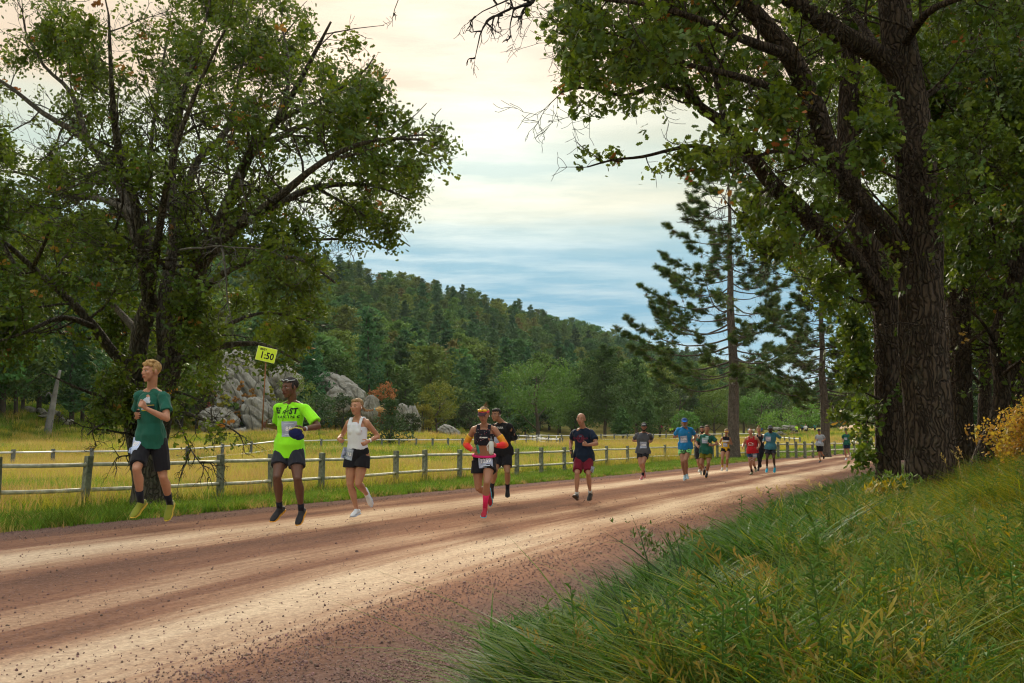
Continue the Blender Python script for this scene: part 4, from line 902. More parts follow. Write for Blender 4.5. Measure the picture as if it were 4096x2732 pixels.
    # tree behind it on the left, leaning limbs
    make('oak_tree', 'rough leaning oak just left of the thickest trunk with a long limb over the road', (3520, 1960), 18.5,
         [([(3552, 1990, 0), (3552, 1850, 0), (3550, 1700, 0), (3548, 1461, 0), (3543, 1250, 0), (3491, 1040, 0), (3442, 915, 0), (3400, 780, .1), (3390, 560, .2), (3400, 300, .2), (3410, 0, .2), (3400, -300, .2)], [.235, .215, .215, .22, .235, .24, .235, .22, .2, .18, .16, .12]),
          ([(3510, 1190, 0), (3420, 1060, -.4), (3330, 960, -.7), (3250, 888, -1), (3170, 810, -1.3), (3093, 740, -1.5), (3006, 627, -1.8), (2900, 500, -2), (2800, 430, -2.2)], [.2, .19, .18, .17, .155, .14, .12, .1, .08])],
         [([(3040, 660, -1.7), (2920, 620, -2.1), (2788, 583, -2.4), (2680, 600, -2.6), (2570, 627, -2.8), (2450, 640, -3), (2350, 668, -3.1)], .055, .012, .62, 1), ([(2900, 500, -2), (2800, 420, -2.4), (2693, 348, -2.8), (2600, 350, -3), (2500, 383, -3.2), (2360, 350, -3.4), (2250, 366, -3.6)], .07, .012, .85, 2),
          ([(2800, 430, -2.2), (2700, 250, -2.4), (2560, 130, -2.6), (2400, 100, -2.8), (2270, 90, -3)], .07, .012, .95, 2), ([(2900, 500, -2), (2860, 300, -1.4), (2750, 130, -1), (2600, 60, -.8)], .07, .02, 1.2, 2),
          ([(3093, 740, -1.5), (3020, 790, -2.2), (2960, 860, -2.6), (2900, 800, -2.8)], .04, .01, .8, 2), ([(3250, 888, -1), (3200, 960, -1.6), (3120, 1010, -2), (3060, 1000, -2.2)], .05, .012, .8, 2), ([(3400, 780, .1), (3260, 640, .8), (3120, 480, 1.4), (3000, 300, 1.8)], .08, .02, 1.3, 2),
          ([(3390, 560, .2), (3520, 460, 1), (3700, 420, 1.8)], .08, .02, 1.3, 2), ([(3518, 1220, 0), (3420, 1200, -1), (3330, 1150, -1.6), (3270, 1120, -2)], .05, .012, .8, 2), ([(3525, 1400, 0), (3470, 1420, -.8), (3420, 1440, -1.3)], .03, .01, .55, 2),
          ([(3530, 1600, 0), (3480, 1580, -.7), (3440, 1560, -1.1)], .03, .01, .5, 2), ([(3560, 1700, -.2), (3500, 1695, -.6), (3430, 1680, -.9), (3385, 1672, -1.1)], .02, .006, .32, 2), ([(3560, 1840, -.2), (3530, 1815, -.6), (3490, 1810, -.9), (3465, 1830, -1.0)], .015, .005, .22, 1), ([(3400, 300, .2), (3250, 150, 1.4), (3050, 60, 2.4)], .08, .02, 1.4, 2), ([(3410, 0, .2), (3250, -150, -.6), (3000, -250, -1.4)], .1, .02, 1.5, 2)],
         [([(3480, 1250, -.4), (3430, 1150, -.8), (3380, 1080, -1)], .02), ([(3520, 1300, -.3), (3570, 1290, -.6), (3620, 1300, -.7)], .02), ([(3530, 1500, -.3), (3480, 1480, -.6)], .015)], seed=31)
    # trees farther right and behind
    make('oak_tree', 'slimmer straight oak directly right of the thickest trunk', (3845, 1860), 21.5,
         [([(3850, 1900, 0), (3838, 1650, 0), (3835, 1359, 0), (3830, 1100, 0), (3845, 871, 0), (3865, 600, 0), (3890, 350, 0), (3920, 100, 0), (3940, -250, 0)], [.30, .26, .25, .24, .23, .22, .21, .19, .15])],
         [([(3845, 871, 0), (3940, 760, -1), (4040, 700, -1.8), (4150, 660, -2.4)], .08, .02, 1.3, 2), ([(3865, 600, 0), (3760, 500, -.6), (3700, 380, -1), (3650, 200, -1.4)], .08, .02, 1.3, 2), ([(3890, 350, 0), (4000, 220, -1.4), (4100, 100, -2.2)], .08, .02, 1.4, 2), ([(3890, 350, 0), (3800, 200, 1.2), (3700, 40, 2)], .08, .02, 1.4, 2),
          ([(3830, 1100, 0), (3920, 1050, -1.2), (4030, 1010, -2), (4120, 1000, -2.6)], .07, .02, 1.2, 2), ([(3835, 1250, 0), (3780, 1130, .8), (3740, 1000, 1.4)], .05, .02, 1.1, 2), ([(3838, 1400, 0), (3930, 1330, -1), (4000, 1290, -1.6)], .05, .02, 1.0, 2), ([(3920, 100, 0), (4020, -60, -1), (4100, -200, -2)], .1, .03, 1.5, 2)], seed=41)
    make('oak_tree', 'thin crooked oak stem beside the yellow bushes at the right', (3945, 1840), 20.0,
         [([(3920, 1880, 0), (3945, 1790, 0), (3990, 1680, 0), (4010, 1560, 0), (3995, 1440, .1), (3990, 1350, .1), (4020, 1250, .1), (4060, 1120, 0), (4085, 950, 0), (4110, 700, 0), (4140, 400, 0)], [.2, .165, .16, .155, .15, .15, .14, .135, .13, .12, .09])],
         [([(3995, 1400, .1), (3930, 1290, -.8), (3870, 1230, -1.4)], .05, .015, 1.0, 2), ([(4060, 1120, 0), (3990, 980, -1), (3960, 850, -1.6), (3930, 700, -2)], .06, .02, 1.2, 2), ([(4010, 1500, 0), (4070, 1450, -1), (4140, 1400, -1.5)], .05, .015, 1.0, 2), ([(4085, 950, 0), (4000, 800, .8), (3950, 600, 1.4)], .06, .02, 1.2, 2), ([(4110, 700, 0), (4040, 560, -1), (4000, 420, -1.6)], .06, .02, 1.2, 2)],
         [([(3990, 1400, 0), (3900, 1350, -.5), (3850, 1340, -.8)], .02)], seed=51)
    k = 0
    for px, Y, lab in ((4060, 27, 'shaded oak behind the crooked stem at the right edge'), (3760, 29, 'shaded oak seen between the thickest trunk and the slimmer straight one'), (4230, 22, 'oak just outside the right edge whose boughs hang into view'), (3600, 36, 'shaded oak deep behind the two large trunks'), (3930, 38, 'shaded oak far behind the yellow bushes'), (4330, 33, 'outermost oak at the right edge of the grove')):
        k += 1; y0 = HOR + 20
        make('oak_tree', lab, (px, y0), Y, [([(px, y0 + 40, 0), (px + 10, 1500, 0), (px - 10, 1150, 0), (px + 15, 800, 0), (px, 400, 0), (px + 10, 0, 0)], [.26, .22, .2, .19, .17, .12])],
             [([(px + R.integers(-10, 10), yy, 0), (px + sx * 90, yy - 110, dz * .5), (px + sx * 210, yy - 170, dz), (px + sx * 330, yy - 160, dz * 1.4)], .08, .02, 1.6, 2) for yy, sx, dz in ((1560, -1, -1), (1450, 1, 1), (1350, 1, -1.4), (1230, -1, 1), (1120, -1, -1.6), (1000, 1, -1), (880, 1, 1.4), (760, -1, 1), (640, -1, -1.2), (520, 1, -1.5), (400, -1, 1), (300, 1, 1), (150, -1, -1), (80, 1, -1), (0, -1, 1), (-60, 1, 0))], seed=60 + k, step=.5)
    # bare branch reaching in at the top edge
    b = P(2150, -420, 9.0); root = empty('oak_branch', b, 'leafless black twigs hanging in at the top edge of the sky', 'branch'); T = Tree(77)
    for L, r0 in (([(2250, -500, 0), (2200, -250, 0), (2150, -80, 0), (2130, 10, 0), (2060, 30, 0), (2020, 45, 0), (1960, 80, .1), (1920, 140, .1), (1900, 235, .1)], .035), ([(2130, 10, 0), (2060, -10, -.1), (1990, 20, -.2), (1930, 45, -.2), (1870, 95, -.2)], .012), ([(2060, 30, 0), (2050, 60, .1), (2040, 110, .1), (2045, 150, .1)], .010),
                  ([(2010, 60, 0), (1960, 70, .1), (1930, 110, .2)], .012), ([(2130, 10, 0), (2090, 40, 0), (2080, 90, 0)], .012), ([(2150, -80, 0), (1900, -120, .4), (1650, -80, .6), (1590, 10, .6), (1570, 70, .6)], .012)):
        q, rr = T.limb([P(x, y, 9 + d) for x, y, d in L], r0, .0035, n=5, wob=.4); T.along(q, rr, .35, .2, .16, 1, gravity=.05, up=-.05, tipn=0, minr=.0022, spread=.8)
    tree_obj(T, root, [mat('dead_black_wood', (0.02, 0.018, 0.016), 0.9)], 'twig')

def pine_tree(root, base, H, r0, seed, tuft_src, bark, lower=0.22, maxlen=5.0, lens=None, cone=1.2, branches=46, nt=1.0, top_taper=0.12, mats_dead=None):
    r = random.Random(seed); W_ = Tree(seed); tips = []; td = []
    n = 10; pts = [base + Vector((r.gauss(0, .05), r.gauss(0, .05), H * i / n)) for i in range(n + 1)]; pts[0] = base - Vector((0, 0, .2))
    tm = trunk_mesh('trunk', pts, [r0 * (1 - .93 * (i / n) ** 1.15) for i in range(n + 1)], bark, seed, n=24, furrow=.07, butt=.25, step=.25); tm.transform(Matrix.Translation(-root.location)); obj('trunk', tm, root)
    for k in range(branches):
        f = lower + (0.985 - lower) * (k + r.random()) / branches; z = H * f; a = k * 2.39996 + r.gauss(0, .35)
        L = maxlen * (math.sin(min(1, (1 - f) / (1 - lower) * 1.0 + top_taper) * math.pi * 0.52)) ** 0.8 * r.uniform(.45, 1.12) * (0.75 if f < lower + .08 else 1)
        if lens: L *= lens(f, a)
        d = Vector((math.cos(a), math.sin(a), 0)); rise = 0.10 + 0.75 * max(0, f - .55); q = [base + Vector((0, 0, z))]; m = 7
        for i in range(1, m + 1):
            t = i / m; q.append(q[0] + d * (L * t) + Vector((r.gauss(0, .05), r.gauss(0, .05), L * (rise * t - .16 * math.sin(t * 3.1) * (1 - rise) + .10 * t * t))) * 1.0)
        rb = 0.02 + 0.055 * L / maxlen * (1.15 - f)
        W_.wood.tube(q, [rb * (1 - .8 * i / m) for i in range(m + 1)], n=5, flat=True, caps=False)
        for s_ in range(int(L * 5.5 * nt) + 3):                  # side twigs with needle tufts
            t = r.uniform(.22, 1.0) ** 0.55; i = min(m - 1, int(t * m)); p = q[i].lerp(q[i + 1], t * m - i)
            sd = Vector((-d.y, d.x, 0)) * r.choice((-1, 1)); dd = (d * r.uniform(.3, .9) + sd * r.uniform(.3, 1) + Vector((0, 0, r.uniform(-.25, .7)))).normalized(); l = (0.28 + .24 * L * (1 - t)) * r.uniform(.5, 1.2)
            e = p + dd * l; W_.wood.tube([p, p.lerp(e, .5) - Vector((0, 0, .04)), e], [.014, .011, .008], n=3, flat=True, caps=False)
            for w in (1.0, .72, .45)[:r.choice((1, 2, 3))]:
                g = (dd + Vector((r.gauss(0, .3), r.gauss(0, .3), .35 + r.gauss(0, .2)))).normalized(); tips.append(p.lerp(e, w) + g * .05); td.append(g)
        for s_ in range(int(L * 1.3)):                          # dead droopy twigs
            t = r.uniform(.1, .7); i = min(m - 1, int(t * m)); p = q[i].lerp(q[i + 1], t * m - i); e = p + Vector((r.gauss(0, .3), r.gauss(0, .3), -r.uniform(.2, .6))); W_.wood.tube([p, p.lerp(e, .5) + Vector((r.gauss(0, .06),) * 3), e], [.010, .007, .004], n=3, flat=True, caps=False)
    tree_obj(W_, root, [bark], 'branches')
    rot = [v.to_track_quat('Z', 'Y').to_euler() for v in td]; n = len(tips); o = root.location; rg = np.random.default_rng(seed)
    print('PINE', n)
    scatter('needles', np.array([tuple(p - o) for p in tips]), np.array([tuple(e) for e in rot]), rg.uniform(.75, 1.25, n), rg.choice(len(tuft_src), n, p=[.45, .45, .10] if len(tuft_src) == 3 else None), tuft_src, parent=root)
def build_pines():
    bark = bark_material('pine_bark', (0.045, 0.038, 0.032), (0.17, 0.135, 0.11), 0.7, .7)
    ndl = mat('pine_needles', (0.06, 0.115, 0.028), 0.6, rnd=0.35, trans=0.2); ndb = mat('pine_needles_light', (0.11, 0.165, 0.035), 0.6, rnd=0.35, trans=0.2); ndo = mat('pine_needles_brown', (0.13, 0.095, 0.04), 0.7, rnd=0.3, trans=.2)
    src = [needle_tuft('tuft_a', ndl, 46, .31, .012, 1), needle_tuft('tuft_b', ndb, 46, .31, .012, 2), needle_tuft('tuft_c', ndo, 30, .22, .010, 3)]
    b = P(2938, 1845, 66); b.z = hz1(b.x, b.y); root = empty('pine_tree', b, 'tall ponderosa pine behind the runner in the red tank, nearer of the two pines', 'tree', 'two tall pines along the road')
    pine_tree(root, b, 20.6, .40, 4, src, bark, lower=.235, maxlen=5.9, branches=82, lens=lambda f, a: 1.0 + .22 * (math.cos(a - math.pi) > .4) * (f < .55) , nt=1.35)
    b = P(3302, 1830, 74); b.z = hz1(b.x, b.y); root = empty('pine_tree', b, 'second tall pine farther up the road, left of the oak grove', 'tree', 'two tall pines along the road')
    pine_tree(root, b, 15.6, .36, 9, src, bark, lower=.22, maxlen=4.9, branches=76, nt=1.35)

# ------------------------------------------------------------------ hill forest, single trees, rocks
def pine_crown(name, m, seed, H=11.0, R=2.4, n=1500, low=.14, s=.42, shape=0.8):
    """far pine crown: small foliage flakes on whorled boughs with gaps"""
    r = np.random.default_rng(seed); V = []; k = 0; nb = 34
    cen = []
    for b in range(nb):
        f = low + (1 - low) * (b + r.random()) / nb; a = b * 2.4 + r.normal(0, .3); L = R * (1 - ((f - low) / (1 - low)) ** 1.6) ** shape * r.uniform(.65, 1.1) + .15
        for q in range(5):
            t = (q + .6) / 5; cen.append((math.cos(a) * L * t, math.sin(a) * L * t, H * f + L * (.12 * t + .1 * t * t) + r.normal(0, .1), .25 + .42 * L * (0.35 + .3 * (1 - t))))
    cen = np.array(cen); pick = r.integers(0, len(cen), n); c = cen[pick]; p = c[:, :3] + r.normal(0, 1, (n, 3)) * np.stack([c[:, 3] * .55, c[:, 3] * .55, c[:, 3] * .3], 1)
    d = r.normal(0, 1, (n, 3)); d[:, 2] = np.abs(d[:, 2]) * .7 + .1; d /= np.linalg.norm(d, axis=1)[:, None]; e = np.cross(d, r.normal(0, 1, (n, 3))); e /= np.linalg.norm(e, axis=1)[:, None]
    sz = (s * r.uniform(.5, 1.2, n))[:, None]; a = p - e * sz * .28; b_ = p + e * sz * .28; t1 = p + d * sz
    V = np.stack([a, b_, t1 + e * sz * .08], 1).reshape(-1, 3); F = np.arange(n * 3).reshape(n, 3)
    return mesh_np(name, V, F, [m], False)
def round_crown(name, m, seed, H=9.0, R=4.5, n=3800, s=.42, low=.16, clumps=60, tall=.55):
    """broadleaf crown: flakes gathered in clumps over a lumpy dome"""
    r = np.random.default_rng(seed); cz = H * (low + 1) / 2; hz_ = H * (1 - low) / 2
    u = r.normal(0, 1, (clumps, 3)); u /= np.linalg.norm(u, axis=1)[:, None]; rad_ = r.uniform(.5, 1.0, clumps) ** .6
    C = np.stack([u[:, 0] * R * .82 * rad_, u[:, 1] * R * .82 * rad_, cz + u[:, 2] * hz_ * .85 * rad_ - .12 * H * (rad_ > .8) * (np.abs(u[:, 2]) < .2)], 1); cr = r.uniform(.16, .30, clumps) * R
    k = r.integers(0, clumps, n); w = r.normal(0, 1, (n, 3)); w /= np.linalg.norm(w, axis=1)[:, None]
    p = C[k] + w * (cr[k] * r.uniform(.35, 1.05, n) ** .7)[:, None] * np.array([1, 1, .75])
    d = w + r.normal(0, .7, (n, 3)); d /= np.linalg.norm(d, axis=1)[:, None]; e = np.cross(d, r.normal(0, 1, (n, 3))); e /= np.linalg.norm(e, axis=1)[:, None]; f = np.cross(d, e)
    sz = (s * r.uniform(.5, 1.2, n))[:, None]; V = np.stack([p - e * sz * .5, p + f * sz * .35, p + e * sz * .5, p - f * sz * .35], 1).reshape(-1, 3)
    return mesh_np(name, V, np.arange(n * 4).reshape(n, 4), [m], False)
def plain_trunk(name, H, r0, m, seed=0, boughs=0, R=3):
    rr = random.Random(seed); mb = MB(); pts = [(rr.gauss(0, .06) * i, rr.gauss(0, .06) * i, H * i / 6 - .4 * (i == 0)) for i in range(7)]
    mb.tube(pts, [r0 * (1.15 - i / 6.5) for i in range(7)], n=7, flat=True, caps=False)
    for b in range(boughs):
        f = rr.uniform(.25, .8); a = rr.uniform(0, 6.28); L = R * rr.uniform(.5, .9); p = Vector(pts[int(f * 6)])
        mb.tube([p, p + Vector((math.cos(a) * L * .5, math.sin(a) * L * .5, L * .25)), p + Vector((math.cos(a) * L, math.sin(a) * L, L * .6))], [r0 * .4, r0 * .28, r0 * .12], n=5, flat=True, caps=False)
    return mb.mesh(name, m)
FAR = {}
def far_assets():
    if FAR: return FAR
    pk = [mat('hill_pine_a', (0.070, 0.155, 0.038), 0.8, rnd=0.40, trans=.15), mat('hill_pine_b', (0.12, 0.185, 0.034), 0.8, rnd=0.35, trans=.15), mat('hill_pine_c', (0.050, 0.12, 0.042), 0.8, rnd=0.3, trans=.15), mat('hill_pine_rust', (0.17, 0.17, 0.045), 0.8, rnd=0.25, trans=.15)]
    FAR['bark'] = mat('far_bark', (0.075, 0.06, 0.048), 0.95, var=.3, vscale=3)
    FAR['crown'] = [pine_crown('crown', pk[i % 3], 100 + i, H=11 + (i % 3), R=(3.5, 4.1, 3.2, 4.4, 3.8, 3.0)[i], n=(2900, 3300, 2600, 3400, 3100, 2400)[i], s=.55, low=(.12, .2, .1, .22, .15, .1)[i], shape=(.6, .42, .7, .4, .5, .8)[i]) for i in range(6)] + [pine_crown('crown', pk[3], 108, H=11.5, R=3.3, n=2500, low=.15, s=.5)]
    FAR['trunk'] = [plain_trunk('trunk', 11 + (i % 3), .2, FAR['bark'], i) for i in range(3)]
    return FAR
def build_hill():
    A = far_assets(); R = np.random.default_rng(17); n = 26000
    px = R.uniform(-420, 4500, n); t = R.random(n) ** 0.8; Db = np.interp(px, RU, RB); Dr = np.interp(px, RU, RD)
    Y = (Db + 4) + t * (Dr * 1.05 - Db); u = (px - 2048) / FPX; x = u * Y
    # thin to a blue-noise like spacing
    cell = {}; keep = []
    order = R.permutation(n)
    for k in order:
        s_ = 5.2 + Y[k] * 0.004; key = (int(x[k] // s_), int(Y[k] // s_))
        if key in cell: continue
        # clearings: bright grass slopes near the foot, rock outcrops
        if 1300 < px[k] < 1990 and Y[k] < Db[k] + 32 and noise.noise(Vector((x[k] * .05, Y[k] * .05, 2))) > -.15: continue
        if 740 < px[k] < 1120 and Y[k] < Db[k] + 34: continue
        if px[k] < 560 and Y[k] < Db[k] + 30 and noise.noise(Vector((x[k] * .05, Y[k] * .05, 9))) > -.1: continue
        if px[k] > 2200 and Y[k] < Db[k] + 12: continue
        cell[key] = 1; keep.append(k)
    keep = np.array(keep); x, Y, px = x[keep], Y[keep], px[keep]; z = hz(x, Y)
    print('HILL trees', len(keep)); order = np.argsort(Y); rank = np.empty(len(Y), int); rank[order] = np.arange(len(Y))
    inview = (px > -120) & (px < 3560)
    vis = [k for k in order if inview[k]]; ind = set(vis[:215])
    Db = np.interp(px, RU, RB)
    def side_of(p):
        for lim, t_ in ((150, 'at the left edge'), (420, 'behind the leaning trunk'), (800, 'behind the oak'), (1120, 'above the pale rocks'), (1330, 'above the neon shirt'), (1520, 'above the woman in white'), (1700, 'above the orange tree'), (1850, 'above the yellowish oak'), (1990, 'above the pink visor'), (2180, 'above the round oak'), (2330, 'left of the big dark pine'), (2520, 'above the big dark pine'), (2700, 'above the black cap'), (2900, 'left of the first tall pine'), (3100, 'right of the first tall pine'), (3300, 'left of the second tall pine')):
            if p < lim: return t_
        return 'at the far right end of the valley'
    tones = {0: 'dark green', 1: 'olive green', 2: 'deep green', 3: 'dark green', 4: 'olive green', 5: 'deep green', 6: 'rusty brown'}  # tone words for the crown colour of each variant
    protos = {}
    for k in vis[:215]:
        v = int(R.choice(7, p=[.17, .16, .17, .16, .15, .13, .06])); sc = R.uniform(.8, 1.35)
        side = 'left end' if px[k] < 600 else 'left part' if px[k] < 1350 else 'middle' if px[k] < 2100 else 'right part' if px[k] < 2900 else 'right end'
        side = side_of(px[k]); lvl = 'at the foot' if Y[k] < Db[k] + 22 else 'a little way up' if Y[k] < Db[k] + 55 else 'higher up'
        lab = f'{tones[v]} {("small", "medium", "large")[int((sc > .9)) + int(sc > 1.08)]} pine {lvl} {side}'
        if v not in protos:
            root = empty('pine_tree', (0, 0, 0), lab, 'tree', 'pines on the hillside'); obj('trunk', A['trunk'][v % 3], root); obj('crown', A['crown'][v], root); protos[v] = root; r_ = root
        else: r_ = copy_tree(protos[v])
        r_['label'] = lab; r_.location = (x[k], Y[k], z[k] - .2); r_.rotation_euler = (0, 0, R.uniform(0, 6.28)); r_.scale = (sc * R.uniform(.85, 1.2), sc * R.uniform(.85, 1.2), sc)
    rest = np.array([k for k in order if k not in ind]); m = len(rest); sc = R.uniform(.8, 1.4, m)
    srcs = []
    for v in range(7):
        srcs.append(source('far_pine', A['crown'][v]))
    scatter('pine_forest', np.stack([x[rest], Y[rest], z[rest] - .2], 1), np.stack([np.zeros(m), np.zeros(m), R.uniform(0, 6.28, m)], 1), np.stack([sc * R.uniform(.85, 1.2, m), sc * R.uniform(.85, 1.2, m), sc], 1), R.choice(7, m, p=[.17, .17, .17, .17, .15, .12, .05]), srcs, label='dense pine forest covering the upper hillside')
def far_tree(px, base_y, top_y, width, Y, kind, label, seed, cat='tree', group=None, name=None):
    """single tree measured in the photograph: foot, top and crown width in pixels"""
    b = P(px, base_y, Y); b.z = hz1(b.x, b.y); top = P(px, top_y, Y).z; H = max(top - b.z, 1.0); R_ = width / 2 * Y / FPX
    root = empty(name or ('pine_tree' if kind.startswith('pine') else 'bush' if cat == 'bush' else 'broadleaf_tree'), b, label, cat, group)
    bark = FAR['bark']; dens = max(900, min(5200, int(14 * H * R_ * (420 / Y) ** .5 * 2.2)))
    s = (.16 + .0016 * Y) * (.62 if cat == 'bush' else .78); dens = int(dens * (2.4 if cat == 'bush' else 1.7))
    if kind == 'pine': obj('crown', pine_crown('crown', mat('mid_pine', (0.06, 0.125, 0.030), .8, rnd=.3, trans=.15), seed, H, R_, int(dens * 1.3), low=.2, s=s * 1.5, shape=.6), root); obj('trunk', plain_trunk('trunk', H * .96, .012 * H + .08, bark, seed, 0), root)
    elif kind == 'pine_bright': obj('crown', pine_crown('crown', mat('young_pine', (0.045, 0.10, 0.032), .8, rnd=.2, trans=.15), seed, H, R_, dens, low=.06, s=s * 1.3, shape=.9), root); obj('trunk', plain_trunk('trunk', H * .95, .12, bark, seed), root)
    else:
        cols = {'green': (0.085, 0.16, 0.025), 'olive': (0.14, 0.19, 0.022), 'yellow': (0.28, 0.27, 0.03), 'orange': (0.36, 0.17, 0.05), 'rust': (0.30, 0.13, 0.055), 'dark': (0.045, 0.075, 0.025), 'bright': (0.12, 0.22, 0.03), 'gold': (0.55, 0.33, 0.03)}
        lo = .05 if cat == 'bush' else .2
        obj('crown', round_crown('crown', mat('crown_' + kind, cols[kind], .7, rnd=.25, trans=.25, var=.25, vscale=.5), seed, H, R_, dens, s=s, low=lo, clumps=26 if cat == 'bush' else 70), root)
        obj('trunk', plain_trunk('trunk', H * (.5 if cat == 'bush' else .8), .02 * H + .03, bark, seed, 4 if cat == 'bush' else 9, R_), root)
    return root
def rock_material():
    m = bpy.data.materials.new('granite'); m.use_nodes = True; t = m.node_tree; b = t.nodes['Principled BSDF']; b.inputs['Roughness'].default_value = .95; b.inputs['Specular IOR Level'].default_value = .1
    g = N(t, 'ShaderNodeNewGeometry')
    def nz(s, d=6, st=(1, 1, 1)):
        mp = N(t, 'ShaderNodeMapping'); mp.inputs['Scale'].default_value = st; mp.inputs['Rotation'].default_value = (.3, .6, 0); link(t, g.outputs['Position'], mp.inputs[0]); n = N(t, 'ShaderNodeTexNoise'); n.inputs['Scale'].default_value = s; n.inputs['Detail'].default_value = d; n.inputs['Roughness'].default_value = .65; link(t, mp.outputs[0], n.inputs['Vector']); return n.outputs[0]
    a = nz(.5); c2 = nz(2.2, 6, (1, 1, .35)); v = N(t, 'ShaderNodeTexVoronoi', feature='DISTANCE_TO_EDGE'); v.inputs['Scale'].default_value = .45
    mp = N(t, 'ShaderNodeMapping'); mp.inputs['Rotation'].default_value = (.4, .7, .2); mp.inputs['Scale'].default_value = (1, 1, .4); link(t, g.outputs['Position'], mp.inputs[0]); link(t, mp.outputs[0], v.inputs['Vector'])
    e = N(t, 'ShaderNodeMapRange'); e.inputs[2].default_value = .018; link(t, v.outputs[0], e.inputs[0])
    r1 = N(t, 'ShaderNodeMapRange'); r1.inputs[1].default_value = .35; r1.inputs[2].default_value = .65; link(t, a, r1.inputs[0])
    col = mixc(t, r1.outputs[0], (0.22, 0.21, 0.17), (0.40, 0.40, 0.36)); col = mixc(t, mathn(t, 'MULTIPLY', c2, .55), col, (0.12, 0.11, 0.085)); col = mixc(t, mathn(t, 'MULTIPLY_ADD', e.outputs[0], .55, .45), (0.10, 0.09, 0.07), col)
    link(t, col, b.inputs['Base Color']); h = mathn(t, 'ADD', c2, mathn(t, 'MULTIPLY', e.outputs[0], .5)); bp = N(t, 'ShaderNodeBump'); bp.inputs['Distance'].default_value = .35; link(t, h, bp.inputs['Height']); link(t, bp.outputs[0], b.inputs['Normal'])
    return m
def rock_mesh(name, m, seed, sub=5):
    bm = bmesh.new(); bmesh.ops.create_icosphere(bm, subdivisions=sub, radius=1.0); o = Vector((seed * 3.7, seed, 0))
    for v in bm.verts:
        p = v.co.copy(); d = .22 * noise.noise(p * 1.3 + o) + .10 * noise.noise(p * 3.1 + o) + .04 * noise.noise(p * 7 + o); cr = abs(noise.noise(Vector((p.x * 1.7 + p.z * .8, p.y * 1.7, p.z * .5)) + o)); d -= .20 * max(0, 1 - cr * 6); st_ = abs(noise.noise(Vector((p.x * 3.2 + p.z * 1.2, p.y * 3.2, p.z * .8)) + o)); d -= .07 * max(0, 1 - st_ * 6)
        v.co = p * (1 + d)
    me = bpy.data.meshes.new(name); bm.to_mesh(me); bm.free(); me.materials.append(m); me.polygons.foreach_set('use_smooth', [True] * len(me.polygons)); return me
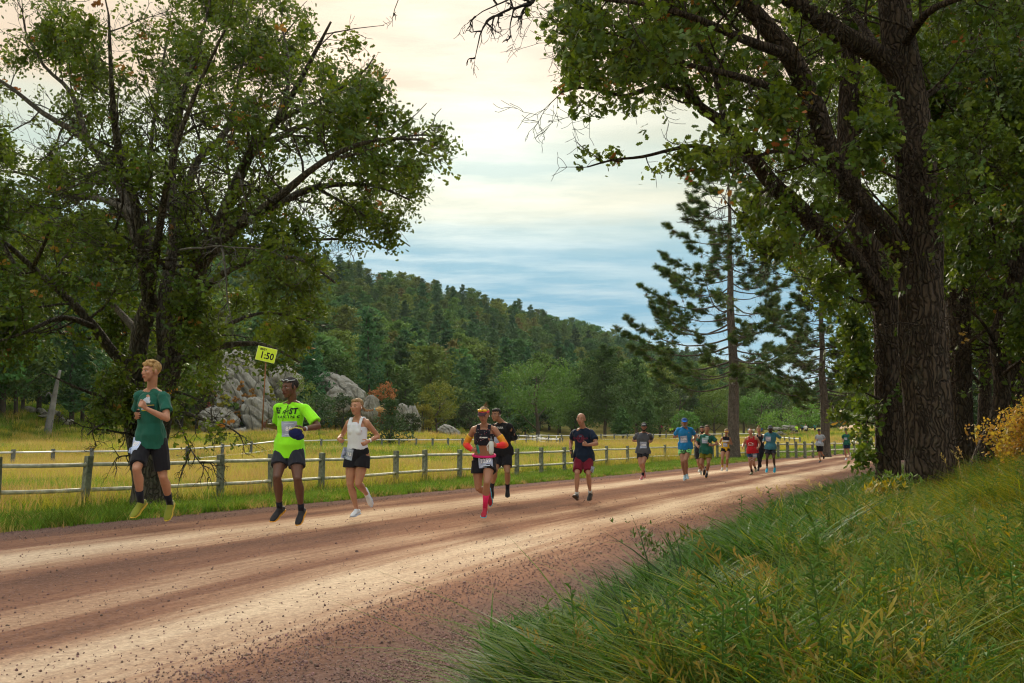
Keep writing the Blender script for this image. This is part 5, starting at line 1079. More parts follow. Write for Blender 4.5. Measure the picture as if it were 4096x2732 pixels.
def build_middle():
    far_assets(); A = far_tree; pg = 'pines at the foot of the hill'
    A(2150, 1765, 1405, 400, 150, 'green', 'large round green oak at the foot of the hill in the middle', 201)
    A(1750, 1760, 1505, 185, 138, 'olive', 'yellowish green oak behind the woman in the pink visor', 202)
    A(1690, 1762, 1600, 110, 136, 'yellow', 'small yellowing tree left of the yellowish oak', 203)
    A(1530, 1700, 1515, 150, 140, 'orange', 'orange autumn tree above the young pine', 204)
    A(1560, 1785, 1600, 175, 92, 'pine_bright', 'bright green young pine behind the blonde braid', 205)
    A(2420, 1762, 1390, 330, 158, 'pine', 'big dark pine with low boughs behind the man in the navy tee', 206, group=pg)
    A(2300, 1764, 1480, 200, 162, 'pine', 'dark pine between the round oak and the big pine', 207, group=pg)
    A(2545, 1764, 1440, 210, 165, 'pine', 'dark pine right of the big low-boughed pine', 208, group=pg)
    A(1960, 1765, 1560, 150, 150, 'pine', 'dark pine left of the large round oak', 209, group=pg)
    A(1880, 1765, 1600, 120, 152, 'dark', 'dark tree behind the yellowish oak', 210)
    specs = [(2640, 1500, 190, 170, 'pine'), (2720, 1530, 190, 180, 'dark'), (2790, 1480, 170, 185, 'pine'), (2860, 1540, 190, 175, 'green'), (2975, 1500, 180, 190, 'pine'), (3050, 1450, 170, 200, 'pine'), (3040, 1560, 200, 170, 'green'), (3130, 1530, 170, 190, 'dark'), (3210, 1560, 180, 180, 'green'), (3230, 1610, 150, 160, 'bright'), (3120, 1640, 190, 155, 'bright'), (2740, 1640, 150, 150, 'green'), (3390, 1620, 160, 230, 'green'), (3470, 1590, 150, 240, 'bright'), (3540, 1560, 170, 220, 'dark'), (3340, 1660, 120, 200, 'dark'), (2590, 1610, 110, 150, 'pine'), (2490, 1640, 90, 146, 'pine')]
    words_ = {'pine': 'dark pine', 'dark': 'dark broadleaf tree', 'green': 'mid green tree', 'bright': 'bright green leafy tree'}  # label words for each crown colour
    for i, (px, ty, w, Y, k) in enumerate(specs):
        where = 'behind the man in grey' if px < 2650 else 'behind the man in the blue tee' if px < 2800 else 'behind the first tall pine' if px < 2990 else 'above the runners by the bend' if px < 3180 else 'between the two tall pines' if px < 3260 else 'at the far end of the road'
        size = ('tall ', 'medium ', 'low ')[0 if ty < 1530 else 1 if ty < 1600 else 2]
        A(px, 1762, ty, w, Y, k, f'{size}{words_[k]} {where}', 220 + i, group='trees beyond the road bend')
    # left background
    A(62, 1722, 1290, 330, 88, 'pine', 'pine with a bare lower trunk on the left slope', 260); A(-90, 1740, 1250, 330, 84, 'pine', 'pine cut off by the left edge', 261); A(330, 1700, 1330, 330, 98, 'pine', 'dark pine behind the leaning dead trunk', 262); A(210, 1690, 1200, 300, 112, 'pine', 'tall pine at the far left of the slope', 263); A(500, 1700, 1250, 300, 112, 'pine', 'dark pine hidden behind the left of the oak', 264)
    A(640, 1690, 1330, 260, 118, 'pine', 'dark pine behind the oak trunk', 265); A(760, 1640, 1370, 190, 128, 'dark', 'dark tree left above the pale rocks', 266)
    A(1180, 1775, 1490, 210, 112, 'green', 'green oak behind the man in the neon shirt', 267); A(1260, 1772, 1560, 200, 108, 'dark', 'dark bushy tree right of the neon shirt', 268); A(1110, 1740, 1480, 150, 122, 'dark', 'dark tree between the rock slabs', 269); A(1370, 1765, 1560, 120, 120, 'dark', 'dark bushy tree behind the woman in white', 270)
    A(1640, 1765, 1640, 110, 122, 'dark', 'dark shrub right of the young pine', 271); A(1450, 1770, 1690, 90, 118, 'rust', 'rust coloured shrub left of the woman in white', 272, cat='bush')
    G = 'shrubs between the pale rocks'
    for i, (px, by, ty, w, k, lab) in enumerate([(870, 1620, 1525, 80, 'yellow', 'golden green shrub at the left of the rocks'), (905, 1640, 1560, 60, 'yellow', 'second golden shrub lower among the rocks'), (840, 1640, 1600, 60, 'rust', 'rust red shrub low on the rocks'), (945, 1690, 1590, 75, 'green', 'round green shrub on the lowest slab'), (960, 1570, 1500, 60, 'orange', 'orange shrub in the cleft beside the sign pole'), (1010, 1600, 1530, 50, 'orange', 'orange shrub right of the sign pole'), (1080, 1570, 1520, 50, 'yellow', 'yellow green shrub above the neon shoulder'), (790, 1640, 1500, 90, 'dark', 'dark tree standing left of the boulders'), (1050, 1520, 1480, 50, 'green', 'small green shrub high on the slab'), (1020, 1660, 1600, 50, 'olive', 'olive shrub beside the lowest slab'), (850, 1540, 1480, 50, 'rust', 'rust shrub high at the left')]):
        A(px, by, ty, w, 112, k, lab, 300 + i, cat='bush', group=G)
    # rocks
    rm = rock_material(); rmesh = [rock_mesh('rock', rm, k) for k in range(6)]; r = random.Random(3)
    def rock(px, py, w, h, Y, tilt, k, lab, dep=1.0, name='boulder', g='pale rock outcrop'):
        c = P(px, py, Y); o = obj(name, rmesh[k % 6], loc=c, label=lab, cat='rock', group=g); s_ = Y / FPX
        g_ = 1.05 if w > 95 else 1.0; o.scale = (w / 2 * s_ * g_, w / 2 * s_ * dep * g_, h / 2 * s_ * g_); o.rotation_euler = (0.1, rad(tilt), r.uniform(-.3, .3)); return o
    big = [(1000, 1560, 170, 330, 118, -24, 'steep pale slab with a rounded top behind the sign pole'), (930, 1640, 130, 320, 114, -32, 'long leaning slab left of the sign pole'), (1040, 1680, 130, 190, 112, -25, 'lowest slab reaching into the grass'), (1125, 1540, 150, 150, 122, -20, 'slab behind the head of the man in the neon shirt'), (790, 1490, 120, 220, 122, -30, 'pale slab half hidden by the oak'), (870, 1690, 160, 110, 110, 10, 'broad low boulder at the foot of the outcrop'), (960, 1760, 120, 90, 110, -20, 'boulder low beside the outcrop foot'),
           (1340, 1545, 180, 90, 136, 14, 'flat topped rock ledge behind the neon shirt'), (1400, 1580, 130, 90, 134, 20, 'stepped rock ledge above the woman in white'), (1345, 1610, 100, 110, 130, 30, 'sloping slab beside the rock ledge'), (1480, 1640, 70, 120, 128, 10, 'rock face beside the blonde braid'), (1650, 1705, 70, 150, 132, 0, 'grey broken rock right of the young pine'), (1610, 1660, 60, 90, 132, 0, 'pale rock behind the young pine')]
    for i, (px, py, w, h, Y, tl, lab) in enumerate(big): rock(px, py, w, h, Y, tl, i, lab)
    rock(1800, 1728, 90, 50, 122, 25, 2, 'low pointed grey rock at the edge of the meadow', name='boulder')
    for i, (px, py, w, h) in enumerate([(900, 1560, 50, 60), (880, 1600, 45, 50), (855, 1570, 40, 45), (925, 1600, 40, 40), (845, 1540, 55, 50), (905, 1500, 60, 60), (880, 1480, 50, 40), (935, 1540, 45, 50), (860, 1640, 60, 45), (900, 1660, 55, 45)]): rock(px, py, w, h, 114, r.uniform(-30, 30), i, ('middle boulder right of the golden shrub', 'small boulder below the golden shrub', 'small boulder left of the golden shrub', 'boulder at the right of the shrubby heap', 'topmost left boulder of the heap', 'large boulder near the top of the heap', 'highest boulder half under the oak leaves', 'upper right boulder beside the orange shrub', 'lowest left boulder beside the rust shrub', 'lowest right boulder of the heap')[i], g='rounded boulders heaped among the shrubs')
    for i in range(16):
        px = r.uniform(90, 285); py = 1612 + (px - 90) * .42 + r.uniform(-18, 18); rock(px, py, r.uniform(18, 46), r.uniform(10, 26), 92 + r.uniform(-3, 3), r.uniform(-10, 25), i, f'pale {"flat" if i % 2 else "rounded"} stone {"left of" if px < 195 else "right of"} the leaning trunk on the slope, {"upper" if py < 1625 + (px - 90) * .42 - 6 else "lower"}', g='stones by the leaning trunk')
    for i in range(14):
        px = r.uniform(3085, 3190); py = 1722 + r.uniform(-16, 16); rock(px, py, r.uniform(16, 42), r.uniform(8, 16), 150 + r.uniform(-3, 3), r.uniform(-10, 15), i, f'brown {("long", "short")[i % 2]} stone {("high", "low")[int(py > 1722)]} in the rubble bank, {"left" if px < 3120 else "middle" if px < 3155 else "right"} part', g='stones of the rubble bank')
    rock(2560, 1500, 50, 30, 240, 10, 3, 'pale ledge high on the slope behind the big pine')
    # leaning dead trunk
    lb = P(188, 1752, 86); lb.z = hz1(lb.x, lb.y); root = empty('dead_tree', lb, 'bare grey leaning trunk on the left slope', 'tree'); T = Tree(8); T.limb([lb, P(198, 1690, 86), P(208, 1640, 86), P(222, 1560, 86), P(240, 1480, 86)], .36, .12, n=10)
    T.limb([P(212, 1600, 86), P(196, 1570, 86), P(180, 1590, 86)], .1, .03, n=5); tree_obj(T, root, [mat('dead_grey_wood', (0.17, 0.165, 0.16), .95, var=.3, vscale=2)], 'trunk')
    # yellow bushes at the right
    ym = mat('yellow_bush_leaf', (0.55, 0.34, 0.03), .6, rnd=.28, trans=.4); ys = [simple_cluster('yellow_leaves', ym, 14, .055, .15, 5, .38), simple_cluster('yellow_leaves_b', mat('ochre_bush_leaf', (0.38, 0.26, 0.04), .6, rnd=.3, trans=.4), 14, .052, .15, 6, .38)]
    bb = bark_material('bush_bark', (.03, .025, .02), (.1, .08, .06))
    for i, (px, base, Y, h, n, lab) in enumerate([(4130, 1820, 17.5, .62, 12, 'yellow leafy bush at the right edge'), (4090, 1840, 22, .5, 10, 'yellow bush behind the thin crooked oak'), (4210, 1800, 16.5, .85, 10, 'yellow bush just outside the right edge'), (3925, 1850, 24, .5, 8, 'yellow bush glimpsed right of the slimmer oak')]):
        b = P(px, base, Y); b.z = hz1(b.x, b.y); root = empty('yellow_bush', b, lab, 'bush', 'yellow bushes under the oaks'); T = Tree(90 + i)
        for k in range(n):
            a = T.r.uniform(0, 6.28); T.grow(b, Vector((math.cos(a) * .5, math.sin(a) * .5, 1)), h * T.r.uniform(.6, 1), .014, 2, up=.1, tipn=2, minr=.003)
        tree_obj(T, root, [bb], 'stems'); pts = np.array([tuple(p - b) for p in T.tips]); q = len(pts); scatter('foliage', pts, RNG.uniform(0, 6.28, (q, 3)), RNG.uniform(.7, 1.2, q), RNG.integers(0, 2, q), ys, parent=root); print('YB', q)
    # dark understorey right of the trunks
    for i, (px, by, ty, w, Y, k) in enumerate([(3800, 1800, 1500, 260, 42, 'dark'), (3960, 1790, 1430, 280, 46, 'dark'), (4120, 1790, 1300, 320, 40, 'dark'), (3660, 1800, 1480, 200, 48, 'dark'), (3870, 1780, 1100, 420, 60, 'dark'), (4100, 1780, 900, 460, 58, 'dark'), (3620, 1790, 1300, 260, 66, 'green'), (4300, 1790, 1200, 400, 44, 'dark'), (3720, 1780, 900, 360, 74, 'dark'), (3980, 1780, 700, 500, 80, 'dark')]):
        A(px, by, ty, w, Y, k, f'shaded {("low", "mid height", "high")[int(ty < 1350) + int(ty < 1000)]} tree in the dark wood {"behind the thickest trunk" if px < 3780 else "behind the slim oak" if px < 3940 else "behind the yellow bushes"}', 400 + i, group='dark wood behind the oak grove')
# ------------------------------------------------------------------ people
SKIN = {'fair': (0.42, 0.205, 0.125), 'tan': (0.33, 0.155, 0.088), 'brown': (0.12, 0.052, 0.029), 'dark': (0.065, 0.032, 0.022), 'olive': (0.33, 0.165, 0.095)}
def cloth(name, col, fold=.0, rough=.85, **k): return mat('cloth_' + name, col, rough, bump=.25, bscale=60, bdist=.004, spec=.15, sheen=.1, **k)
def skin(name): return mat('skin_' + name, SKIN[name], 0.5, var=.10, vscale=9, spec=.4, bump=.06, bscale=80, bdist=.002)
def folds(me, amp, origin, up, side, seed=0, fr=9.0):
    """soft cloth folds: noise stretched down the garment"""
    n = len(me.vertices); co = np.empty(n * 3, np.float32); me.vertices.foreach_get('co', co); co = co.reshape(-1, 3); no = np.empty(n * 3, np.float32); me.vertex_normals.foreach_get('vector', no); no = no.reshape(-1, 3)
    rel = co - np.array(origin, np.float32); a = rel @ np.array(up, np.float32); b = rel @ np.array(side, np.float32); c = rel - np.outer(a, up) - np.outer(b, side); c = c.sum(1)
    d = np.array([noise.noise(Vector((b[i] * fr + a[i] * fr * .5, a[i] * fr * .45, c[i] * fr + seed))) + .5 * noise.noise(Vector((b[i] * fr * 2.1, a[i] * fr * 1.1 + 4, c[i] * fr * 2 + seed))) for i in range(n)], np.float32)
    co += no * (d * amp)[:, None]; me.vertices.foreach_set('co', co.ravel()); me.update()
TEXTC = {}
def text_flat(s, size, bold=0.0, sx=1.0):
    """flat mesh of a word, centred on its middle"""
    c = bpy.data.curves.new('t', 'FONT'); c.body = s; c.size = size; c.align_x = 'CENTER'; c.align_y = 'CENTER'; c.offset = bold; c.resolution_u = 2
    o = bpy.data.objects.new('t', c); COL.objects.link(o); dg = bpy.context.evaluated_depsgraph_get(); me = bpy.data.meshes.new_from_object(o.evaluated_get(dg)); bpy.data.objects.remove(o)
    v = [(p.co.x * sx, p.co.y) for p in me.vertices]; f = [tuple(p.vertices) for p in me.polygons]; bpy.data.meshes.remove(me); return v, f
def rect_flat(w, h, nx=10, ny=8):
    v = [(w * (i / nx - .5), h * (j / ny - .5)) for j in range(ny + 1) for i in range(nx + 1)]
    return v, [(j * (nx + 1) + i, j * (nx + 1) + i + 1, (j + 1) * (nx + 1) + i + 1, (j + 1) * (nx + 1) + i) for j in range(ny) for i in range(nx)]
def poly_flat(pts): return list(pts), [tuple(range(len(pts)))]
def decal(name, flat, parent, target, c, right, up, fwd, off, m, rot=0.0, dx=0, dy=0):
    """lay a flat print on a curved garment"""
    v, f = flat; cr, sr = math.cos(rot), math.sin(rot); V = []
    for x, y in v:
        x, y = x + dx, y + dy; x, y = x * cr - y * sr, x * sr + y * cr; s = c + right * x + up * y + fwd * .5
        h = target.ray_cast(s, -fwd, 1.0)
        q = c + right * x + up * y; V.append((q, (h[0] - q).dot(fwd) if h[0] is not None else None))
    ds = sorted(d for q, d in V if d is not None); md = ds[len(ds) // 2] if ds else 0.0; lim = .05 if len(V) > 30 else .03
    V = [tuple(q + fwd * (off + min(max(d if d is not None else md, md - lim), md + lim))) for q, d in V]
    me = bpy.data.meshes.new(name); me.from_pydata(V, [], f); me.materials.append(m); me.update()
    return obj(name, me, parent)
def bvh(me): return BVHTree.FromPolygons([v.co for v in me.vertices], [tuple(p.vertices) for p in me.polygons])
def solve(parent, px, py, L, sgn):
    """point on the line of sight through a pixel at distance L from its parent joint; sgn +1 nearer the camera"""
    o = Vector((0, 0, CAMZ)); d = rayd(px, py); w = o - parent; b = w.dot(d); c = w.length_squared - L * L; disc = b * b - c
    if disc <= 0:
        q = o + d * (-b); return parent + (q - parent).normalized() * L
    t = -b - math.sqrt(disc) if sgn > 0 else -b + math.sqrt(disc); return o + d * t
def hand_mesh(mb, wr, d, medial, up, s, pose, side):
    """palm, four fingers and a thumb; d along the hand, medial = palm side, up = thumb side"""
    d = d.normalized(); up = (up - d * up.dot(d)).normalized(); n = (medial - d * medial.dot(d)); n = (n - up * n.dot(up)).normalized()
    mb.tube([wr - d * .01, wr + d * .03, wr + d * .065, wr + d * .088], [(.024 * s, .016 * s), (.033 * s, .0165 * s), (.038 * s, .0155 * s), (.036 * s, .013 * s)], n=10, lat=[up] * 4)
    angs = {'fist': (62, 105, 85), 'loose': (30, 45, 40), 'open': (8, 14, 12)}[pose]
    for k, (u, l) in enumerate(((.029, .92), (.0098, 1.0), (-.0095, .95), (-.028, .78))):
        p = wr + d * .086 * s + up * u * s; a = 0; q = [p - d * .03, p]
        for sg, an in zip((.040, .026, .022), angs):
            a += rad(an * (1 + .06 * k)); dir_ = d * math.cos(a) + n * math.sin(a) + up * (.05 * (1.5 - k)) ; p = p + dir_ * sg * l * s; q.append(p)
        mb.tube(q, [.0095 * s, .0098 * s, .0090 * s, .0082 * s, .0072 * s], n=7)
    p = wr + d * .022 * s + up * .024 * s; q = [p]
    for dd, l in (((.55, .75, .35), .038), ((.85, .35, .55), .030), ((.7, .0, .8), .024)):
        v = d * dd[0] + up * dd[1] + n * dd[2]; p = p + v.normalized() * l * s; q.append(p)
    mb.tube(q, [.0135 * s, .0115 * s, .0100 * s, .0085 * s], n=7)

def person(sp):
    H, D = sp['H'] * sp.get('k', .935), sp['D']; fem = sp.get('fem', False); J = sp['J']; vox = sp.get('vox', .0075); k = FPX / D
    psi = rad(sp.get('yaw', 20)); psh = rad(sp.get('hyaw', math.degrees(psi))); bw = sp.get('bw', 1.0) * 1.04
    g = (P(J['an1'][0], J['an1'][1], D) if 'an1' in J else P(*J['pel'], D)); base = Vector((P(*J['pel'], D).x, D, 0)); base.z = hz1(base.x, base.y)
    root = empty('person', base, sp['label'], 'person', 'runners on the gravel road'); o = base
    # --- joints
    sm = ((J['sh1'][0] + J['sh2'][0]) / 2, (J['sh1'][1] + J['sh2'][1]) / 2); tl = .285 * H * k
    hp = sp.get('hipy', sm[1] + tl); t = (hp - sm[1]) / max(1, J['pel'][1] - sm[1]); hx = sm[0] + (J['pel'][0] - sm[0]) * min(t, 1)
    lean = sp.get('lean', .05) * H
    pel = P(hx, hp, D); chestc = P(sm[0], sm[1], D - lean); up = (chestc - pel).normalized()
    def latv(a): return Vector((math.cos(a), -math.sin(a), 0))
    def fwdv(a): return Vector((-math.sin(a), -math.cos(a), 0))
    sw = (.104 if fem else .112) * H * bw
    sh = {1: P(*J['sh1'], D - lean + sw * math.sin(psi)), 2: P(*J['sh2'], D - lean - sw * math.sin(psi))}
    shmid = (sh[1] + sh[2]) / 2
    for s_ in (1, 2):
        v = sh[s_] - shmid; sh[s_] = shmid + v.normalized() * min(max(v.length, sw * .8), sw * 1.05)
    lat = (sh[2] - sh[1]).normalized(); fwd = lat.cross(up).normalized()
    if fwd.y > 0: fwd = -fwd
    hl = latv(psh); hfwd = fwdv(psh); hw = (.054 if fem else .050) * H
    hip = {1: pel - hl * hw, 2: pel + hl * hw}
    neck = shmid + up * .030 * H; el, wr, kn, an, toe, ha = {}, {}, {}, {}, {}, {}
    def g3(n, d): v = J[n]; return v if len(v) == 3 else (*v, d)
    for s_ in (1, 2):
        e = g3(f'el{s_}', -1); el[s_] = solve(sh[s_], e[0], e[1], .172 * H, e[2]); w = g3(f'wr{s_}', 1); wr[s_] = solve(el[s_], w[0], w[1], .150 * H, w[2])
        if f'ha{s_}' in J: h_ = g3(f'ha{s_}', 1); ha[s_] = solve(wr[s_], h_[0], h_[1], .055 * H, h_[2])
        else: ha[s_] = wr[s_] + (wr[s_] - el[s_]).normalized() * .055 * H
        q = g3(f'kn{s_}', 1); kn[s_] = solve(hip[s_], q[0], q[1], .243 * H, q[2]); q = g3(f'an{s_}', -1); an[s_] = solve(kn[s_], q[0], q[1], .243 * H, q[2])
        q = g3(f'to{s_}', 1); toe[s_] = solve(an[s_], q[0], q[1], .118 * H, q[2])
    # --- torso sections: fraction of the trunk, half width, half depth (in heights)
    TR = [(-.10, .062, .052), (0, .088, .062), (.14, .091, .063), (.36, .074, .054), (.55, .078, .056), (.74, .081, .060), (.86, .078, .054), (.94, .068, .046), (1.0, .048, .036)] if fem else \
         [(-.10, .060, .054), (0, .084, .062), (.14, .086, .062), (.36, .080, .057), (.55, .088, .062), (.74, .096, .067), (.86, .094, .060), (.94, .080, .050), (1.0, .055, .040)]
    bl = sp.get('belly', 0.0); TR = [(f, a * bw * (1 + .5 * bl * (.1 < f < .6)), b * (1 + bl * (.1 < f < .6))) for f, a, b in TR]
    tv = shmid + up * .012 * H - pel
    def ring(f): return pel + tv * f + fwd * (.010 * H * math.sin(math.pi * min(1, max(0, f)))), (hl * (1 - min(1, max(0, f))) + lat * min(1, max(0, f))).normalized()
    def torso(mb, lo, hi, inf, flare=0.0, loose=0.0):
        fs = [lo] + [f for f, a, b in TR if lo + .02 < f < hi - .02] + [hi]; pts, rr, ll = [], [], []
        for f in fs:
            fq = max(f, .06) if loose else f
            a = np.interp(fq, [x[0] for x in TR], [x[1] for x in TR]); b = np.interp(fq, [x[0] for x in TR], [x[2] for x in TR]); c, l = ring(f); fl = flare * max(0, 1 - (f - lo) / .5)
            if loose and f < .74: a = max(a, loose * .088 * bw); b = max(b, loose * .062 * bw)
            if loose and f < .22: a = max(a, .100 * bw); b = max(b, .082 * bw)
            pts.append(c); rr.append((a * H + inf + fl, b * H + inf + fl)); ll.append(l)
        mb.tube(pts, rr, n=20, flat=True, lat=ll)
    def arm(mb, s_, inf=0.0, f0=0.0, f1=1.0):
        A = 1.0 * (.86 if fem else 1.0) * sp.get('arm', 1.0)
        S0, E, Wr = sh[s_] - up * .008 * H, el[s_], wr[s_]
        if f1 <= 1.0:
            pts = [S0.lerp(E, f) for f in (f0, f0 + (f1 - f0) * .5, f1)]; mb.tube(pts, [.031 * H * A + inf * .8, .030 * H * A + inf * 1.2, .029 * H * A + inf * 1.9], n=12, flat=False if f0 == 0 else True)
        else:
            mb.tube([S0, S0.lerp(E, .35), S0.lerp(E, .7), E], [.031 * H * A + inf, .0285 * H * A + inf, .0245 * H * A + inf, .0215 * H * A + inf], n=12)
            mb.tube([E, E.lerp(Wr, .25), E.lerp(Wr, .6), Wr], [.0215 * H * A + inf, .0240 * H * A + inf, .0195 * H * A + inf, .0145 * H * A + inf], n=12)
    def leg(mb, s_, inf=0.0, f1=2.0, flare=0.0, f0=0.0):
        A = sp.get('leg', 1.0); h_, K, An = hip[s_], kn[s_], an[s_]
        R1 = [.052, .0505, .044, .0355, .0305]
        if f1 <= 1.0:
            ts = [f1 * q for q in (0, .35, .7, 1.0)]; mb.tube([h_ + (hip[s_] - pel) * .0 + (K - h_) * t_ for t_ in ts], [np.interp(t_, [0, .3, .6, .85, 1], R1) * H * A + inf + flare * (t_ / f1) for t_ in ts], n=14, flat=True)
        else:
            mb.tube([h_, h_.lerp(K, .3), h_.lerp(K, .6), h_.lerp(K, .85), K], [r_ * H * A + inf for r_ in R1], n=14)
            d = (An - K).normalized(); back = -(fwdv(psh) - d * fwdv(psh).dot(d))
            mb.tube([K, K.lerp(An, .12), K.lerp(An, .30) + back * .008 * H, K.lerp(An, .5) + back * .004 * H, K.lerp(An, .78), An], [.030 * H * A + inf, .0295 * H * A + inf, .0335 * H * A + inf, .0285 * H * A + inf, .0195 * H * A + inf, .0190 * H * A + inf], n=14)
            mb.ball(K + (K - h_.lerp(An, .5)).normalized() * .008 * H, .026 * H * A + inf, nu=10, nv=8)
    # --- head frame
    hy, hpit = rad(sp.get('hy', 20)), rad(sp.get('hp', 5)); hr = rad(sp.get('hroll', 0)); hf = (fwdv(hy) * math.cos(hpit) - Vector((0, 0, 1)) * math.sin(hpit)); hlat = latv(hy); hu = hlat.cross(-hf).normalized()
    if hu.z < 0: hu = -hu
    if hr: q = Matrix.Rotation(hr, 3, hf); hlat = q @ hlat; hu = q @ hu
    hc = P(*J['head'], D - lean - sp.get('hd', .045) * H)
    hs = sp.get('hs', 1.07) * H
    def hp_(x, y, z): return hc + hlat * x * hs + hf * y * hs + hu * z * hs
    ax = (hlat, hf, hu)
    sk = skin(sp['skin']); body = MB(); torso(body, -.10, .99, 0)
    body.ball(ring(.08)[0] - hfwd * .028 * H - hl * .030 * H, (.048 * H, .042 * H, .050 * H)); body.ball(ring(.08)[0] - hfwd * .028 * H + hl * .030 * H, (.048 * H, .042 * H, .050 * H))
    tr1 = ring(.99)[0]
    for s_ in (1, 2): body.tube([sh[s_] - up * .004 * H, sh[s_].lerp(tr1, .5) + up * .010 * H, tr1 + up * .030 * H], [.024 * H, .027 * H, .026 * H], n=12)
    for s_ in (1, 2):
        body.ball(sh[s_] - up * .012 * H, (.031 * H * (.88 if fem else 1), .034 * H * (.88 if fem else 1), .036 * H)); arm(body, s_, f1=2); leg(body, s_)
        ft = toe[s_]; d = (ft - an[s_]); body.tube([an[s_], an[s_] + d * .35 - Vector((0, 0, .006 * H))], [.0175 * H, .012 * H], n=10)
        med = (lat if s_ == 1 else -lat); hand_mesh(body, wr[s_], ha[s_] - wr[s_], med + fwd * -.25, sp.get('thumb', Vector((0, 0, 1))), H / 1.78 * (.9 if fem else 1.0), sp.get('hand', 'fist') if not isinstance(sp.get('hand'), tuple) else sp['hand'][s_ - 1], s_)
    if fem and not sp.get('flatchest'):
        for sg in (-1, 1): body.ball(ring(.70)[0] + fwd * .040 * H + lat * sg * .036 * H, (.033 * H, .026 * H, .033 * H), axes=(lat, fwd, up))
    else:
        for sg in (-1, 1): body.ball(ring(.76)[0] + fwd * .040 * H + lat * sg * .038 * H, (.042 * H, .020 * H, .030 * H), axes=(lat, fwd, up))
    nb = ring(1.0)[0]; nr = (.0265 if fem else .032) * H
    body.tube([nb - up * .01 * H, nb + up * .03 * H, hp_(0, -.012, -.028)], [(nr * 1.25, nr * 1.15), (nr * 1.0, nr), (nr * .98, nr)], n=14)
    body.ball(hp_(0, -.008, .016), (.0425 * hs, .0535 * hs, .0490 * hs), axes=ax, nu=18, nv=12)
    body.ball(hp_(0, .014, -.006), (.0375 * hs, .036 * hs, .046 * hs), axes=ax, nu=16, nv=10)
    body.tube([hp_(0, .018, -.018), hp_(0, .028, -.040), hp_(0, .034, -.050)], [(.035 * hs, .028 * hs), (.026 * hs, .020 * hs), (.0150 * hs, .012 * hs)], n=12, lat=[hlat] * 3)
    body.tube([hp_(0, .044, .012), hp_(0, .0535, -.004), hp_(0, .056, -.010)], [.0050 * hs, .0072 * hs, .0068 * hs], n=7); body.ball(hp_(-.007, .050, -.012), .0055 * hs, nu=6, nv=5); body.ball(hp_(.007, .050, -.012), .0055 * hs, nu=6, nv=5)
    body.tube([hp_(-.026, .037, .019), hp_(0, .046, .018), hp_(.026, .037, .019)], [.0052 * hs] * 3, n=7)
    body.tube([hp_(-.012, .046, -.027), hp_(0, .050, -.026), hp_(.012, .046, -.027)], [.0042 * hs, .0062 * hs, .0042 * hs], n=6)
    for sg in (-1, 1):
        body.ball(hp_(sg * .026, .034, -.006), (.011 * hs,) * 3, nu=8, nv=6); body.ball(hp_(sg * .0445, -.006, -.002), (.006 * hs, .010 * hs, .0165 * hs), axes=ax, nu=8, nv=8)
    bm_ = remeshed(body, 'body', sk, vox, 3, .5); 
    def place(me, name, parent=root):
        me.transform(Matrix.Translation(-o)); return obj(name, me, parent)
    place(bm_, 'body')
    # --- face
    if vox < .012:
        wm, dm_ = mat('eye_white', (.30, .27, .25), .4), mat('eye_dark', (.03, .02, .015), .3); br = mat('brow_' + sp.get('hairc', 'brown'), tuple(x * .6 for x in HAIR[sp.get('hairc', 'brown')]), .9); lp = mat('lips_' + sp['skin'], tuple(c * f for c, f in zip(SKIN[sp['skin']], (.85, .5, .55))), .5)
        for sg in (-1, 1):
            m = MB(); m.ball(hp_(sg * .0165, .0415, .006), (.0080 * hs, .0040 * hs, .0036 * hs), axes=ax, nu=8, nv=6); e = place(m.mesh('eye', wm), 'eye')
            m = MB(); m.ball(hp_(sg * .0165, .0446, .0055), (.0036 * hs, .0022 * hs, .0042 * hs), axes=ax, nu=8, nv=6); place(m.mesh('iris', dm_), 'iris', e)
            m = MB(); m.tube([hp_(sg * .007, .0478, .016), hp_(sg * .016, .0460, .0195), hp_(sg * .026, .0395, .0175)], [.0018 * hs, .0023 * hs, .0014 * hs], n=6); place(m.mesh('eyebrow', br), 'eyebrow')
        m = MB(); m.tube([hp_(-.0115, .0480, -.0275), hp_(-.004, .0535, -.0255), hp_(.004, .0535, -.0255), hp_(.0115, .0480, -.0275)], [.0016 * hs, .0028 * hs, .0028 * hs, .0016 * hs], n=6)
        m.tube([hp_(-.0100, .0480, -.0310), hp_(0, .0530, -.0335), hp_(.0100, .0480, -.0310)], [.0016 * hs, .0034 * hs, .0016 * hs], n=6); place(m.mesh('lips', lp), 'lips')
    # --- hair and headwear
    hc_ = HAIR[sp.get('hairc', 'brown')]; hm = mat('hair_' + sp.get('hairc', 'brown'), hc_, .7, var=.35, vscale=60, bump=.6, bscale=120, bdist=.006)
    st = sp.get('hair', 'short')
    if st != 'bald':
        m = MB(); hv = sp.get('hairv', 1.0)
        m.ball(hp_(0, -.018, .026), (.0455 * hs * hv, .0510 * hs * hv, .0465 * hs * hv), axes=ax, nu=18, nv=12); m.ball(hp_(0, .010, .047), (.036 * hs, .034 * hs, .020 * hs * hv), axes=ax)
        if st in ('tied', 'braid', 'bun', 'pony'): m.tube([hp_(-.040, -.010, .02), hp_(-.028, -.040, 0), hp_(0, -.050, -.01), hp_(.028, -.040, 0), hp_(.040, -.010, .02)], [.010 * hs] * 5, n=8)
        else:
            for sg in (-1, 1): m.ball(hp_(sg * .038, .002, .012), (.007 * hs, .012 * hs, .020 * hs), axes=ax)
